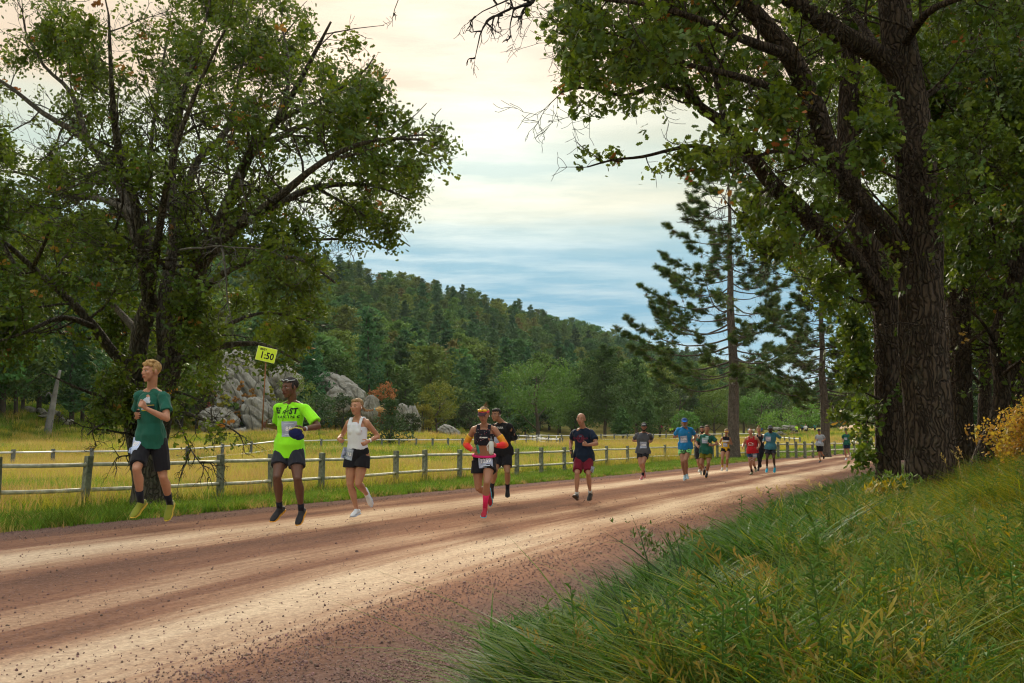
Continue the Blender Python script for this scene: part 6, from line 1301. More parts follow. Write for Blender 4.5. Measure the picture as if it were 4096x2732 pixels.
        if st == 'mop':
            for i in range(9): a = i / 8 * 2 - 1; m.ball(hp_(a * .034, .030 - .012 * a * a, .046 + .006 * math.sin(i * 2.2)), (.013 * hs, .015 * hs, .011 * hs), axes=ax, nu=8, nv=6)
            m.ball(hp_(.012, .004, .062), (.030 * hs, .036 * hs, .014 * hs), axes=ax)
        if st == 'bun': m.ball(hp_(0, -.018, .085), (.022 * hs, .020 * hs, .020 * hs), axes=ax)
        me = remeshed(m, 'hair', hm, max(.006, vox * .8), 2); folds(me, .005, hc, hu, hlat, 3, 38); ho = place(me, 'hair')
        if st == 'braid':
            m = MB(); q = [Vector(v) for v in (hp_(.030, -.040, -.004), P(1462, 1642, D + .02), P(1482, 1642, D + .05), P(1500, 1637, D + .06))]
            for i in range(12): t_ = i / 11; j = min(2, int(t_ * 3)); c = q[j].lerp(q[j + 1], t_ * 3 - j); m.ball(c + Vector((0, 0, .006 * (-1) ** i)), (.017 - .006 * t_), nu=8, nv=6)
            m.tube(q, [.014, .012, .010, .008], n=8); place(remeshed(m, 'braid', hm, .005, 1), 'braid', ho)
            m = MB(); r = random.Random(2)
            for i in range(46): e = P(1533 + r.uniform(-8, 6), 1637 + r.gauss(0, 6), D + .06 + r.uniform(-.05, .05)); m.tube([q[3], q[3].lerp(e, .5) + Vector((0, r.gauss(0, .012), r.gauss(0, .014))), e], [.003, .0035, .001], n=4, flat=True)
            place(m.mesh('hair_end', mat('hair_bright', (.62, .42, .18), .6)), 'hair_end', ho)
            m = MB(); m.tube([q[3].lerp(q[2], .22), q[3]], [.012, .012], n=8, flat=True); place(m.mesh('hair_tie', mat('teal_tie', (.05, .4, .5), .5)), 'hair_tie', ho)
        if st == 'pony':
            m = MB(); r = random.Random(4)
            for i in range(40): e = hp_(.02 + r.gauss(0, .012), -.035 + r.gauss(0, .014), .085 + r.gauss(0, .012)); m.tube([hp_(.0, -.045, .045), hp_(.004, -.05, .075) + Vector((r.gauss(0, .008), 0, r.gauss(0, .008))), e], [.004, .004, .001], n=4, flat=True)
            place(m.mesh('ponytail', hm), 'ponytail', ho)
    if sp.get('beard'):
        m = MB(); m.tube([hp_(-.036, .004, -.010), hp_(-.031, .022, -.034), hp_(-.016, .036, -.050), hp_(0, .041, -.056), hp_(.016, .036, -.050), hp_(.031, .022, -.034), hp_(.036, .004, -.010)], [.008 * hs, .0115 * hs, .0125 * hs, .0135 * hs, .0125 * hs, .0115 * hs, .008 * hs], n=8)
        m.tube([hp_(-.014, .048, -.020), hp_(0, .053, -.018), hp_(.014, .048, -.020)], [.0035 * hs] * 3, n=6); me = remeshed(m, 'beard', hm, max(.006, vox * .7), 2); place(me, 'beard')
    if sp.get('cap'):
        c_ = sp['cap']; cm = cloth('cap_' + c_[0], c_[1]); m = MB(); m.ball(hp_(0, -.006, .030), (.0465 * hs, .056 * hs, .044 * hs), axes=ax, nu=18, nv=12)
        me = remeshed(m, 'cap', cm, max(.007, vox), 1); cap_o = place(me, 'cap')
        m = MB(); m.tube([hp_(0, .040, .030), hp_(0, .062, .027), hp_(0, .084, .018)], [(.037 * hs, .005 * hs), (.037 * hs, .004 * hs), (.024 * hs, .003 * hs)], n=14, lat=[hlat] * 3); place(m.mesh('brim', cloth('cap_brim_' + c_[0], c_[2] if len(c_) > 2 else c_[1])), 'brim', cap_o)
        if len(c_) > 3: decal('cap_print', text_flat(c_[3], .034, .0015), root, bvh(me), hp_(0, 0, .045) - o, hlat, hu, hf, .006, mat('white_print', (.75, .75, .75), .7))
    if sp.get('glasses'):
        frame, lens, hgt, fw_ = sp['glasses']; fm = mat('frame_' + frame, GL[frame], .35, spec=.5); lm = mat('lens_' + lens, GL[lens], .12, spec=.8); go = None
        m = MB(); m.tube([hp_(-.046, -.012, hgt), hp_(-.042, .030, hgt), hp_(0, .052 + fw_, hgt + .003), hp_(.042, .030, hgt), hp_(.046, -.012, hgt)], [.0028 * hs] * 5, n=6)
        for sg in (-1, 1): m.ball(hp_(sg * .0195, .047 + fw_, hgt), (.0185 * hs, .0045 * hs, .0105 * hs), axes=((hlat * math.cos(.3) - hf * sg * math.sin(.3)), (hf * math.cos(.3) + hlat * sg * math.sin(.3)), hu), nu=12, nv=8)
        go = place(m.mesh('glasses_frame', fm), 'glasses_frame')
        for sg in (-1, 1):
            m = MB(); m.ball(hp_(sg * .0200, .0505 + fw_, hgt), (.0150 * hs, .0035 * hs, .0078 * hs), axes=((hlat * math.cos(.3) - hf * sg * math.sin(.3)), (hf * math.cos(.3) + hlat * sg * math.sin(.3)), hu), nu=12, nv=8); place(m.mesh('lens', lm), 'lens', go)
    if sp.get('buds'):
        for sg in (-1, 1): m = MB(); m.ball(hp_(sg * .048, .000, -.006), (.004 * hs, .005 * hs, .008 * hs), axes=ax, nu=6, nv=6); place(m.mesh('earbud', mat('earbud_white', (.8, .8, .8), .3)), 'earbud')
    # --- clothes
    res = dict(root=root, o=o, sh=sh, el=el, wr=wr, ha=ha, kn=kn, an=an, toe=toe, hip=hip, pel=pel, up=up, lat=lat, fwd=fwd, hl=hl, hfwd=hfwd, ring=ring, H=H, hp=hp_, place=place, D=D, hf=hf, hu=hu, hlat=hlat)
    top = sp['top']; kind, cname, ccol = top[:3]; cm = cloth(cname, ccol); m = MB(); hem = sp.get('hem', -.10)
    amp = sp.get('fold', .021)
    if kind in ('tee', 'long'):
        torso(m, hem, 1.0, .014, .020, .93)
        for s_ in (1, 2): m.tube([sh[s_] - up * .006 * H, sh[s_].lerp(tr1, .5) + up * .006 * H, tr1 + up * .018 * H], [.024 * H + .010, .027 * H + .009, .026 * H + .007], n=12)
        m.tube([nb - up * .02 * H, nb + up * .012 * H], [(nr * 1.25 + .012, nr * 1.2 + .012), (nr * 1.12 + .009, nr * 1.1 + .009)], n=16, flat=True)
        for s_ in (1, 2):
            m.ball(sh[s_] - up * .012 * H, (.031 * H + .013, .034 * H + .013, .036 * H + .012))
            if kind == 'tee': arm(m, s_, .013, 0.02, sp.get('sleeve', .66))
            else: arm(m, s_, .010, 0, 2)
        if fem or sp.get('pecs', 1):
            for sg in (-1, 1): m.ball(ring(.76)[0] + fwd * .042 * H + lat * sg * .038 * H, (.044 * H, .022 * H + .008, .034 * H), axes=(lat, fwd, up))
    elif kind in ('tank', 'crop'):
        torso(m, hem, .84, .009 if fem else .014, .004 if fem else .016, 0 if fem else .95)
        m.tube([ring(.78)[0], ring(.88)[0], ring(.955)[0]], [(.070 * H, .062 * H), (.058 * H, .060 * H), (.040 * H, .050 * H)], n=16, flat=True, lat=[lat] * 3)
        for sg in (-1, 1): m.tube([ring(.74)[0] + lat * sg * .052 * H + fwd * .056 * H, ring(.90)[0] + lat * sg * .050 * H + fwd * .056 * H, ring(1.0)[0] + lat * sg * .049 * H + fwd * .022 * H + up * .026 * H, ring(1.0)[0] + lat * sg * .047 * H - fwd * .020 * H + up * .026 * H, ring(.86)[0] + lat * sg * .045 * H - fwd * .054 * H, ring(.7)[0] + lat * sg * .03 * H - fwd * .056 * H], [(.017 * H, .007 * H)] * 6, n=8, lat=[lat] * 6)
        if fem:
            for sg in (-1, 1): m.ball(ring(.70)[0] + fwd * .038 * H + lat * sg * .035 * H, (.038 * H, .030 * H, .037 * H), axes=(lat, fwd, up))
        amp *= .3 if fem else .7
    me = remeshed(m, 'shirt', cm, vox, 2); folds(me, amp, pel, up, lat, sp['D'], 8.0); res['shirt_bvh'] = bvh(me); so_ = place(me, 'shirt' if kind in ('tee', 'long') else 'tank_top'); res['shirt'] = so_
    bot = sp['bottom']; m = MB(); bc = cloth(bot[1], bot[2]); wl = sp.get('waist', .18)
    torso(m, -.13, wl, .013 if kind != 'crop' else .008, 0); ln = bot[3] if len(bot) > 3 else .6
    for s_ in (1, 2):
        if bot[0] == 'shorts': leg(m, s_, .011, ln, sp.get('flare', .022) * .6)
        else:
            leg(m, s_, .012, 2)
    me = remeshed(m, 'shorts', bc, vox, 1); folds(me, .012, pel, up, lat, 5 + sp['D'], 8.5); res['shorts_bvh'] = bvh(me); res['shorts'] = place(me, 'shorts' if bot[0] == 'shorts' else 'trousers')
    # --- shoes and socks
    sc_ = sp['shoe']; um = cloth('shoe_' + sc_[0], sc_[1], rough=.6); sm_ = mat('sole_' + sc_[0], sc_[2], .6)
    for s_ in (1, 2):
        A_, K_, T_ = an[s_], kn[s_], toe[s_]; v = (T_ - A_).normalized(); kk = (K_ - A_).normalized(); axr = v.cross(kk)
        if axr.length < .05: axr = hl.copy()
        axr.normalize(); tdir = Matrix.Rotation(rad(17), 3, axr) @ v; uf = axr.cross(tdir).normalized() * (1 if (axr.cross(tdir)).dot(kk) > 0 else -1)
        q = H * .0112 * 1.5; L = .158 * H; heel = A_ - uf * .037 * H - tdir * .040 * H
        def sp3(f, z): return heel + tdir * L * f + uf * z * H
        m = MB(); lt = [axr] * 6
        m.tube([sp3(.04, .020), sp3(.22, .026), sp3(.45, .025), sp3(.68, .018), sp3(.88, .012), sp3(.98, .009)], [(.019 * H, .020 * H), (.0205 * H, .026 * H), (.022 * H, .021 * H), (.0265 * H, .016 * H), (.023 * H, .011 * H), (.012 * H, .007 * H)], n=12, lat=lt)
        m.tube([sp3(.24, .020), A_ + uf * .004 * H + tdir * .003 * H], [(.0235 * H, .030 * H), (.0225 * H, .025 * H)], n=12, flat=True, lat=[axr] * 2); m.tube([A_ + tdir * .012 * H, sp3(.46, .032)], [.0205 * H, .0175 * H], n=10)
        s1 = place(remeshed(m, 'shoe', um, min(vox, .01), 2), 'shoe')
        m = MB(); m.tube([sp3(-.03, -.001), sp3(.2, .001), sp3(.45, .002), sp3(.7, -.001), sp3(.9, .003), sp3(1.03, .011)], [(.017 * H, .010 * H), (.0225 * H, .0095 * H), (.0225 * H, .0085 * H), (.0285 * H, .0075 * H), (.0235 * H, .006 * H), (.010 * H, .004 * H)], n=12, lat=lt); place(m.mesh('sole', sm_), 'sole', s1)
        if vox < .0085:
            m = MB()
            for z_ in (.34, .43, .52, .61): m.tube([sp3(z_, .044 - .018 * (z_ - .34) / .27) + axr * .013 * H, sp3(z_ + .02, .047 - .020 * (z_ - .34) / .27), sp3(z_, .044 - .018 * (z_ - .34) / .27) - axr * .013 * H], [.0025] * 3, n=4, flat=True)
            place(m.mesh('lace', mat('lace_' + sc_[0], sc_[3] if len(sc_) > 3 else (.1, .1, .1), .7)), 'lace', s1)
        sk_ = sp.get('sock')
        if sk_ and bot[0] == 'shorts':
            m = MB(); hh_ = sk_[2]; m.tube([A_ - kk * .01, A_ + kk * hh_ * .5, A_ + kk * hh_], [.0205 * H + .003, .021 * H + .002, (.0205 + max(0, hh_ - .1) * .07) * H + .003], n=14, flat=True); place(m.mesh('sock', cloth('sock_' + sk_[0], sk_[1])), 'sock')
    if sp.get('watch'):
        s_ = sp['watch'][0]; d = (wr[s_] - el[s_]).normalized(); m = MB(); c = wr[s_] - d * .025; m.tube([c - d * .011, c + d * .011], [.0175 * H * .95, .0170 * H * .95], n=14, flat=True); wo_ = place(m.mesh('watch', mat('watch_' + sp['watch'][1], GL[sp['watch'][1]], .5)), 'watch')
    b = sp.get('bib')
    if b:
        tgt, (px, py), num, size, rot = b; T_ = res['shirt_bvh'] if tgt == 'shirt' else res['shorts_bvh']; F = fwd if tgt == 'shirt' else fwdv(psh * .5); F = (F * .6 + Vector((0, -1, 0)) * .4).normalized(); rt_ = Vector((-F.y, F.x, 0)).normalized(); rt_ = rt_ if rt_.x > 0 else -rt_; u_ = F.cross(rt_); u_ = u_ if u_.z > 0 else -u_
        h = T_.ray_cast(Vector((0, 0, CAMZ)), rayd(px, py)); c = (h[0] if h[0] is not None else P(px, py, D - .1))
        T2 = BVHTree.FromPolygons([v.co for v in (res['shirt'] if tgt == 'shirt' else res['shorts']).data.vertices], [tuple(p.vertices) for p in (res['shirt'] if tgt == 'shirt' else res['shorts']).data.polygons]); c = c - o
        bm2 = mat('bib_paper', (.34, .38, .50), .6, var=.25, vscale=12); bo = decal('race_bib', rect_flat(.172 * size, .165 * size), root, T2, c, rt_, u_, F, .006, bm2, rot)
        decal('bib_number', text_flat(num or '-', .068 * size, .002), bo, T2, c, rt_, u_, F, .010, mat('bib_white', (.85, .85, .88), .6), rot)
        decal('bib_band', rect_flat(.11 * size, .008 * size, 4, 1), bo, T2, c, rt_, u_, F, .009, mat('bib_pale', (.55, .62, .72), .6), rot, dy=.060 * size)
        decal('bib_band', rect_flat(.10 * size, .010 * size, 4, 1), bo, T2, c, rt_, u_, F, .009, mat('bib_pale', (.55, .62, .72), .6), rot, dy=-.058 * size)
    return res
HAIR = {'blond': (.36, .22, .085), 'brown': (.10, .055, .03), 'black': (.018, .014, .012), 'darkblond': (.25, .15, .07), 'grey': (.2, .18, .16), 'ginger': (.3, .14, .06)}
GL = {'silver': (.45, .47, .5), 'dark': (.02, .02, .025), 'yellow': (.75, .50, .02), 'orange': (.8, .38, .03), 'white': (.7, .7, .7), 'blue': (.05, .12, .4)}
def decal_at(res, name, flat, px, py, off, m, rot=0, on='shirt', dx=0, dy=0, F=None, parent=None):
    me = res[on].data; T2 = BVHTree.FromPolygons([v.co for v in me.vertices], [tuple(p.vertices) for p in me.polygons]); o = res['o']
    F = (F or (res['fwd'] * .75 + Vector((0, -1, 0)) * .25)).normalized(); rt = Vector((-F.y, F.x, 0)).normalized(); rt = rt if rt.x > 0 else -rt; u = F.cross(rt); u = u if u.z > 0 else -u
    h = T2.ray_cast(Vector((0, 0, CAMZ)) - o, rayd(px, py)); c = h[0] if h[0] is not None else P(px, py, res['D'] - .12) - o
    return decal(name, flat, parent or res['root'], T2, c, rt, u, F, off + .003, m, rot, dx, dy)
def phone(label, c, d, u, col, sz=(.036, .075, .005)):
    d = d.normalized(); u = (u - d * u.dot(d)).normalized(); n = d.cross(u); m = MB(); m.box((0, 0, 0), sz, axes=(u, d, n)); me = m.mesh('body', mat('phone_' + label.split()[0], col, .3, spec=.6), smooth=False)
    root = empty('phone', c, label, 'phone'); b = obj('body', me, root); m = MB(); m.box(n * (sz[2] + .001), (sz[0] * .9, sz[1] * .93, .0008), axes=(u, d, n)); obj('screen', m.mesh('screen', mat('screen_glass', (.02, .02, .025), .1, spec=.8), smooth=False), root); return root
def build_people():
    # 1 boy in green tee
    r = person(dict(label='young blond runner in a dark green tee and black shorts with lime shoes, leftmost', H=2.0, D=12.2, skin='fair', hair='mop', hairc='blond', yaw=28, hyaw=15, hy=38, hp=4, lean=.03, vox=.0065, leg=.93, arm=.92, bw=.90,
        J=dict(head=(603, 1487), pel=(605, 1790), sh1=(560, 1580), sh2=(656, 1583), el1=(548, 1668, -1), wr1=(553, 1655, 1), ha1=(541, 1662, 1), el2=(668, 1675, 1), wr2=(584, 1634, 1), ha2=(566, 1614, 1),
               kn1=(547, 1876), an1=(563, 2012), to1=(530, 2072), kn2=(652, 1905), an2=(680, 2018), to2=(667, 2083)),
        hand=('loose', 'fist'), top=('tee', 'forest_green', (.015, .10, .068)), bottom=('shorts', 'black', (.012, .012, .016), .86), flare=.035, hem=-.20, shoe=('lime', (.20, .22, .02), (.55, .36, .04), (.5, .55, .1)), sock=('black', (.012, .012, .02), .17)))
    wp = mat('white_print', (.75, .75, .75), .7); gp = mat('grey_print', (.40, .45, .50), .7)
    bb = decal_at(r, 'race_bib', rect_flat(.15, .19), 537, 1783, .008, mat('bib_pale_blue', (.50, .60, .82), .6, var=.15, vscale=10), rot=-.15, on='shorts', F=Vector((-.3, -1, 0)))
    decal_at(r, 'bib_number', text_flat('489', .075, .002), 542, 1776, .013, mat('bib_white', (.85, .85, .88), .6), rot=-.12, on='shorts', F=Vector((-.3, -1, 0)), parent=bb)
    # rock and wordless badge print
    pr = decal_at(r, 'shirt_print', poly_flat([(-.055, -.03), (-.06, .0), (-.04, .03), (-.03, .026), (-.022, .045), (-.004, .038), (.0, .05), (.018, .04), (.03, .035), (.035, .0), (.05, .0), (.05, -.03)]), 588, 1603, .006, gp)
    for dy in (-.050, -.115): decal_at(r, 'print_stripe', rect_flat(.15, .006, 6, 1), 592, 1614, .007, mat('yellow_print', (.62, .48, .03), .7), dy=dy + .03, parent=pr)
    decal_at(r, 'print_panel', rect_flat(.14, .050, 6, 3), 592, 1624, .006, mat('navy_print', (.01, .03, .05), .7), parent=pr)
    decal_at(r, 'print_lettering', rect_flat(.10, .016, 6, 1), 582, 1636, .008, gp, parent=pr)
    phone('black phone held in the right hand of the blond boy', r['ha'][1] + Vector((.02, .005, .02)), Vector((.35, -.2, .7)), Vector((1, .4, 0)), (.02, .02, .022), (.026, .052, .004))
    # 2 pacer in neon tee
    r = person(dict(label='runner in a neon yellow-green tee and dark shorts carrying the pace sign', H=1.87, D=12.35, fold=.012, skin='brown', hair='short', hairc='black', yaw=30, hyaw=16, hy=38, hp=8, lean=.03, vox=.0065, arm=1.0, bw=.97,
        J=dict(head=(1158, 1552), pel=(1157, 1806), sh1=(1112, 1630), sh2=(1224, 1632), el1=(1113, 1706, -1), wr1=(1066, 1703, 1), ha1=(1054, 1698, 1), el2=(1272, 1705, 1), wr2=(1216, 1716, 1), ha2=(1193, 1726, 1),
               kn1=(1108, 1908), an1=(1119, 2036), to1=(1086, 2088), kn2=(1190, 1914), an2=(1206, 2045), to2=(1190, 2102)),
        hand=('fist', 'fist'), top=('tee', 'neon_green', (.30, .86, .02)), sleeve=.78, bottom=('shorts', 'charcoal', (.022, .024, .034), .62), flare=.028, hem=-.22, shoe=('black', (.02, .02, .022), (.62, .28, .02), (.5, .55, .5)), sock=('black', (.02, .02, .02), .10),
        glasses=('silver', 'dark', .050, -.010), bib=('shirt', (1156, 1716), '89', 1.12, 0), watch=(2, 'silver'), belly=.04))
    bk = mat('black_print', (.012, .012, .012), .8)
    T = decal_at(r, 'shirt_lettering', text_flat('BE', .100, .0035, .95), 1115, 1643, .014, bk)
    decal_at(r, 'shirt_lettering', text_flat('ST', .100, .0035, .95), 1176, 1645, .014, bk)
    decal_at(r, 'slashed_letter', ([(-.03, -.07), (-.022, -.07), (.022, .075), (.012, .075), (.030, -.055), (.038, -.055), (-.05, -.03), (.05, .012), (.05, .020), (-.05, -.018), (-.035, -.12), (-.028, -.12), (-.02, -.05), (-.045, .0), (.055, .055), (-.04, -.012)], [(0, 1, 2, 3), (3, 2, 5, 4), (6, 7, 8, 9), (10, 11, 12), (13, 15, 14)]), 1147, 1645, .016, bk)
    decal_at(r, 'shirt_lettering', text_flat('R A C I N G', .045, .001, 1.32), 1150, 1668, .014, bk)
    # neck chain
    m = MB(); q = [r['ring'](.97)[0] + r['lat'] * s * .03 * 1.8 + r['fwd'] * .045 * 1.8 - r['up'] * (.04 - abs(s) * .05) * 1.8 for s in (-1, -.5, 0, .5, 1)]; m.tube(q, [.0022] * 5, n=4); r['place'](m.mesh('necklace', mat('gold_chain', (.6, .45, .12), .3, metal=.6)), 'necklace')
    # blue folded cap held in the left hand
    hb = r['ha'][2]; cp = empty('folded_cap', hb, 'dark blue cap with yellow trim hanging from the left hand of the neon runner', 'cap'); m = MB(); m.ball(Vector((-.02, -.04, -.02)), (.085, .05, .065)); m.ball(Vector((.03, -.035, -.06)), (.06, .035, .045))
    me = remeshed(m, 'crown', cloth('cap_royal', (.012, .018, .09)), .008, 2); folds(me, .012, (0, 0, 0), (0, 0, 1), (1, 0, 0), 1, 16); obj('crown', me, cp)
    m = MB(); m.tube([Vector((-.09, -.06, .02)), Vector((-.02, -.09, .045)), Vector((.06, -.08, .03)), Vector((.085, -.06, -.03))], [.007] * 4, n=6); obj('trim', m.mesh('trim', mat('cap_yellow', (.5, .45, .05), .6)), cp)
    # pace sign
    g = r['ha'][1] + Vector((.004, -.02, 0)); bot_ = P(1048, 1722, g.y); top_ = P(1063, 1450, g.y - .03); sg = empty('pace_sign', g, 'small neon yellow sign on a wooden stick held up by the pacer', 'sign')
    m = MB(); m.tube([bot_ - g, top_ - g], [.008, .008], n=8, flat=True); obj('stick', m.mesh('stick', mat('stick_wood', (.20, .09, .035), .7, var=.3, vscale=10)), sg)
    Yb = g.y - .035; cs = [P(x, y, Yb + d) for x, y, d in ((1026, 1437, 0), (1101, 1454, .05), (1103, 1400, .05), (1030, 1382, 0))]; c0 = sum(cs, Vector()) / 4; ex = (cs[1] - cs[0]).normalized(); ey = (cs[3] - cs[0]); ey = (ey - ex * ey.dot(ex)).normalized(); en = ex.cross(ey)
    if en.y > 0: en = -en
    w2 = (cs[1] - cs[0]).length / 2; h2 = (cs[3] - cs[0]).length / 2; m = MB(); m.box(c0 - g, (w2, h2, .003), axes=(ex, ey, en)); bd = obj('board', m.mesh('board', mat('neon_card', (.62, .82, .04), .6), smooth=False), sg)
    def flat3(name, fl, cx, cy, mm, off=.0045):
        v, f = fl; me = bpy.data.meshes.new(name); me.from_pydata([tuple(c0 - g + ex * (x + cx) + ey * (y + cy) + en * off) for x, y in v], [], f); me.materials.append(mm); me.update(); obj(name, me, sg)
    flat3('sign_time', text_flat('1:50', .115, .003, .85), .012, -.018, bk); flat3('sign_logo', text_flat('BE/ST', .034, .0012), -.045, .055, bk)
    for a, b_ in (((-w2, -h2), (w2, -h2)), ((-w2, h2), (w2, h2)), ((-w2, -h2), (-w2, h2)), ((w2, -h2), (w2, h2))):
        m = MB(); m.tube([c0 - g + ex * a[0] + ey * a[1], c0 - g + ex * b_[0] + ey * b_[1]], [.0035, .0035], n=5); obj('edge_tape', m.mesh('edge_tape', mat('neon_tape', (.75, .85, .35), .6)), sg)
    # 3 woman in white top
    r = person(dict(label='blonde runner with a flying braid in a white sleeveless top and black shorts', fem=True, H=1.68, D=13.5, skin='fair', hair='braid', hairc='darkblond', yaw=16, hyaw=12, hy=26, hp=2, lean=.03, vox=.0065, leg=1.02,
        J=dict(head=(1426, 1628), pel=(1431, 1812), sh1=(1394, 1690), sh2=(1468, 1688), el1=(1368, 1742, -1), wr1=(1352, 1756, 1), ha1=(1363, 1764, 1), el2=(1513, 1745, -1), wr2=(1474, 1765, 1), ha2=(1456, 1776, 1),
               kn1=(1400, 1946), an1=(1427, 2041), to1=(1407, 2068, 1), kn2=(1430, 1950), an2=(1466, 1976, -1), to2=(1486, 2022, -1)),
        hand=('loose', 'loose'), top=('tank', 'white', (.66, .68, .76)), hem=.20, bottom=('shorts', 'black', (.012, .012, .016), .42), flare=.04, waist=.24, shoe=('white', (.62, .64, .68), (.45, .5, .62), (.7, .7, .7)), buds=True, bib=('shorts', (1391, 1815), '1315', .9, -.25), watch=(2, 'white')))
    # 4 woman with pink visor
    r = person(dict(label='runner with pink visor, yellow sunglasses and red arm sleeves in a black crop top', fem=True, flatchest=False, H=1.62, D=13.65, skin='tan', hair='pony', hairc='darkblond', yaw=5, hyaw=0, hy=10, hp=14, lean=.06, vox=.0065, leg=1.0, arm=1.1,
        J=dict(head=(1935, 1662), pel=(1936, 1838), sh1=(1895, 1716), sh2=(1979, 1716), el1=(1863, 1778, -1), wr1=(1889, 1800, 1), ha1=(1903, 1800, 1), el2=(2022, 1780, -1), wr2=(1984, 1783, 1), ha2=(1968, 1778, 1),
               kn1=(1913, 1962, 1), an1=(1952, 1978, -1), to1=(1962, 2020, -1), kn2=(1947, 1932, 1), an2=(1940, 2035), to2=(1932, 2072)),
        hand=('fist', 'fist'), top=('crop', 'black_dotted', (.016, .015, .022)), hem=.50, bottom=('shorts', 'black', (.012, .012, .016), .46), flare=.035, waist=.14, shoe=('red', (.35, .02, .04), (.10, .42, .58), (.8, .8, .8)), sock=('pink', (.65, .02, .10), .20), buds=True, bib=('shorts', (1942, 1843), '1259', 1.12, .10)))
    H, o = r['H'] * 1.08, r['o']; m = MB(); m.tube([r['hp'](0, .040, .034), r['hp'](0, .066, .028), r['hp'](0, .092, .016)], [(.038 * H, .004 * H), (.038 * H, .004 * H), (.024 * H, .003 * H)], n=14, lat=[r['hlat']] * 3); vz = r['place'](m.mesh('visor', cloth('visor_dark', (.05, .02, .03))), 'visor')
    m = MB(); m.tube([r['hp'](0, -.006, .028), r['hp'](0, -.006, .040)], [(.0475 * H, .058 * H), (.0465 * H, .057 * H)], n=20, flat=True, lat=[r['hlat']] * 2); r['place'](m.mesh('visor_band', cloth('visor_pink', (.75, .08, .10))), 'visor_band', vz)
    m = MB()
    for sg_ in (-1, 1): m.ball(r['hp'](sg_ * .020, .048, .052), (.019 * H, .006 * H, .012 * H), axes=(r['hlat'], r['hf'], r['hu']))
    m.tube([r['hp'](-.045, 0, .050), r['hp'](-.038, .038, .054), r['hp'](0, .052, .056), r['hp'](.038, .038, .054), r['hp'](.045, 0, .050)], [.0045] * 5, n=6); gl = r['place'](m.mesh('glasses_frame', mat('frame_yellow', GL['yellow'], .35)), 'glasses_frame')
    for sg_ in (-1, 1): m = MB(); m.ball(r['hp'](sg_ * .020, .0525, .052), (.015 * H, .004 * H, .0088 * H), axes=(r['hlat'], r['hf'], r['hu'])); r['place'](m.mesh('lens', mat('lens_orange', (.8, .40, .02), .15, spec=.8)), 'lens', gl)
    # arm sleeves fading yellow to red
    for s_ in (1, 2):
        m = MB(); q = [r['sh'][s_].lerp(r['el'][s_], .42), r['sh'][s_].lerp(r['el'][s_], .8), r['el'][s_], r['el'][s_].lerp(r['wr'][s_], .3), r['el'][s_].lerp(r['wr'][s_], .92)]
        m.tube(q[:3], [.030 * H, .0275 * H, .0262 * H], n=14, flat=True); m.tube(q[2:], [.0262 * H, .0285 * H, .0190 * H], n=14); me = remeshed(m, 'arm_sleeve', mat('sleeve_fade', (.8, .3, .02), .7), .006, 2)
        ca = me.color_attributes.new('fade', 'FLOAT_COLOR', 'POINT'); A_, B_, C_ = q[0], r['el'][s_], q[4]; cols = []
        for v in me.vertices:
            t = (v.co - A_).dot((B_ - A_).normalized()) / (B_ - A_).length; t2 = (v.co - B_).dot((C_ - B_).normalized()) / (C_ - B_).length
            pa = A_.lerp(B_, min(1, max(0, t))); pb = B_.lerp(C_, min(1, max(0, t2))); k = .55 * min(1, max(0, t)) if (v.co - pa).length < (v.co - pb).length else .55 + .45 * min(1, max(0, t2) * 2)
            y, rd = Vector((.72, .40, .03)), Vector((.70, .025, .03)); c = y.lerp(Vector((.75, .15, .02)), min(1, k * 1.7)).lerp(rd, max(0, k * 1.8 - .8)); cols += [c.x, c.y, c.z, 1]
        ca.data.foreach_set('color', cols); mt = MATS['sleeve_fade']; tt = mt.node_tree
        if not any(n.type == 'ATTRIBUTE' for n in tt.nodes): a_ = N(tt, 'ShaderNodeAttribute'); a_.attribute_name = 'fade'; link(tt, a_.outputs['Color'], tt.nodes['Principled BSDF'].inputs['Base Color'])
        r['place'](me, 'arm_sleeve')
    m = MB(); c0, l0 = r['ring'](.16); m.tube([c0 - r['up'] * .012, c0 + r['up'] * .014], [(.094 * H + .012, .066 * H + .012)] * 2, n=24, flat=True, lat=[l0] * 2); r['place'](m.mesh('waist_belt', cloth('belt_pink', (.75, .03, .20))), 'waist_belt')
    rr_ = random.Random(5); dots = [('pink', (.8, .2, .25)), ('white', (.8, .8, .8))]
    for nm, c in dots:
        V, F_ = [], []
        for i in range(26):
            x, y = rr_.uniform(-.13, .13), rr_.uniform(-.09, .10); b0 = len(V); V += [(x - .003, y), (x, y - .003), (x + .003, y), (x, y + .003)]; F_.append((b0, b0 + 1, b0 + 2, b0 + 3))
        decal_at(r, 'printed_dots', (V, F_), 1936, 1745, .006, mat('dot_' + nm, c, .7))
    decal_at(r, 'shirt_lettering', text_flat('IRONMAN', .022, .0012), 1934, 1750, .012, mat('white_print', (.75, .75, .75), .7))
    phone('green phone gripped in the right hand of the runner with the pink visor', r['ha'][1] + Vector((.03, -.005, .01)), Vector((-.25, .1, 1)), Vector((.5, -.8, .2)), (.01, .22, .16), (.026, .06, .004))
    hb = r['ha'][2] + Vector((-.01, -.05, -.02)); bo = empty('water_bottle', hb, 'clear handheld water bottle with a grey cap held by the runner with the pink visor', 'bottle'); m = MB(); m.tube([(0, 0, -.085), (0, 0, -.05), (0, 0, 0), (0, 0, .045), (.0, 0, .062)], [.030, .037, .034, .033, .022], n=14); obj('body', m.mesh('body', mat('bottle_clear', (.55, .58, .55), .3, spec=.6)), bo)
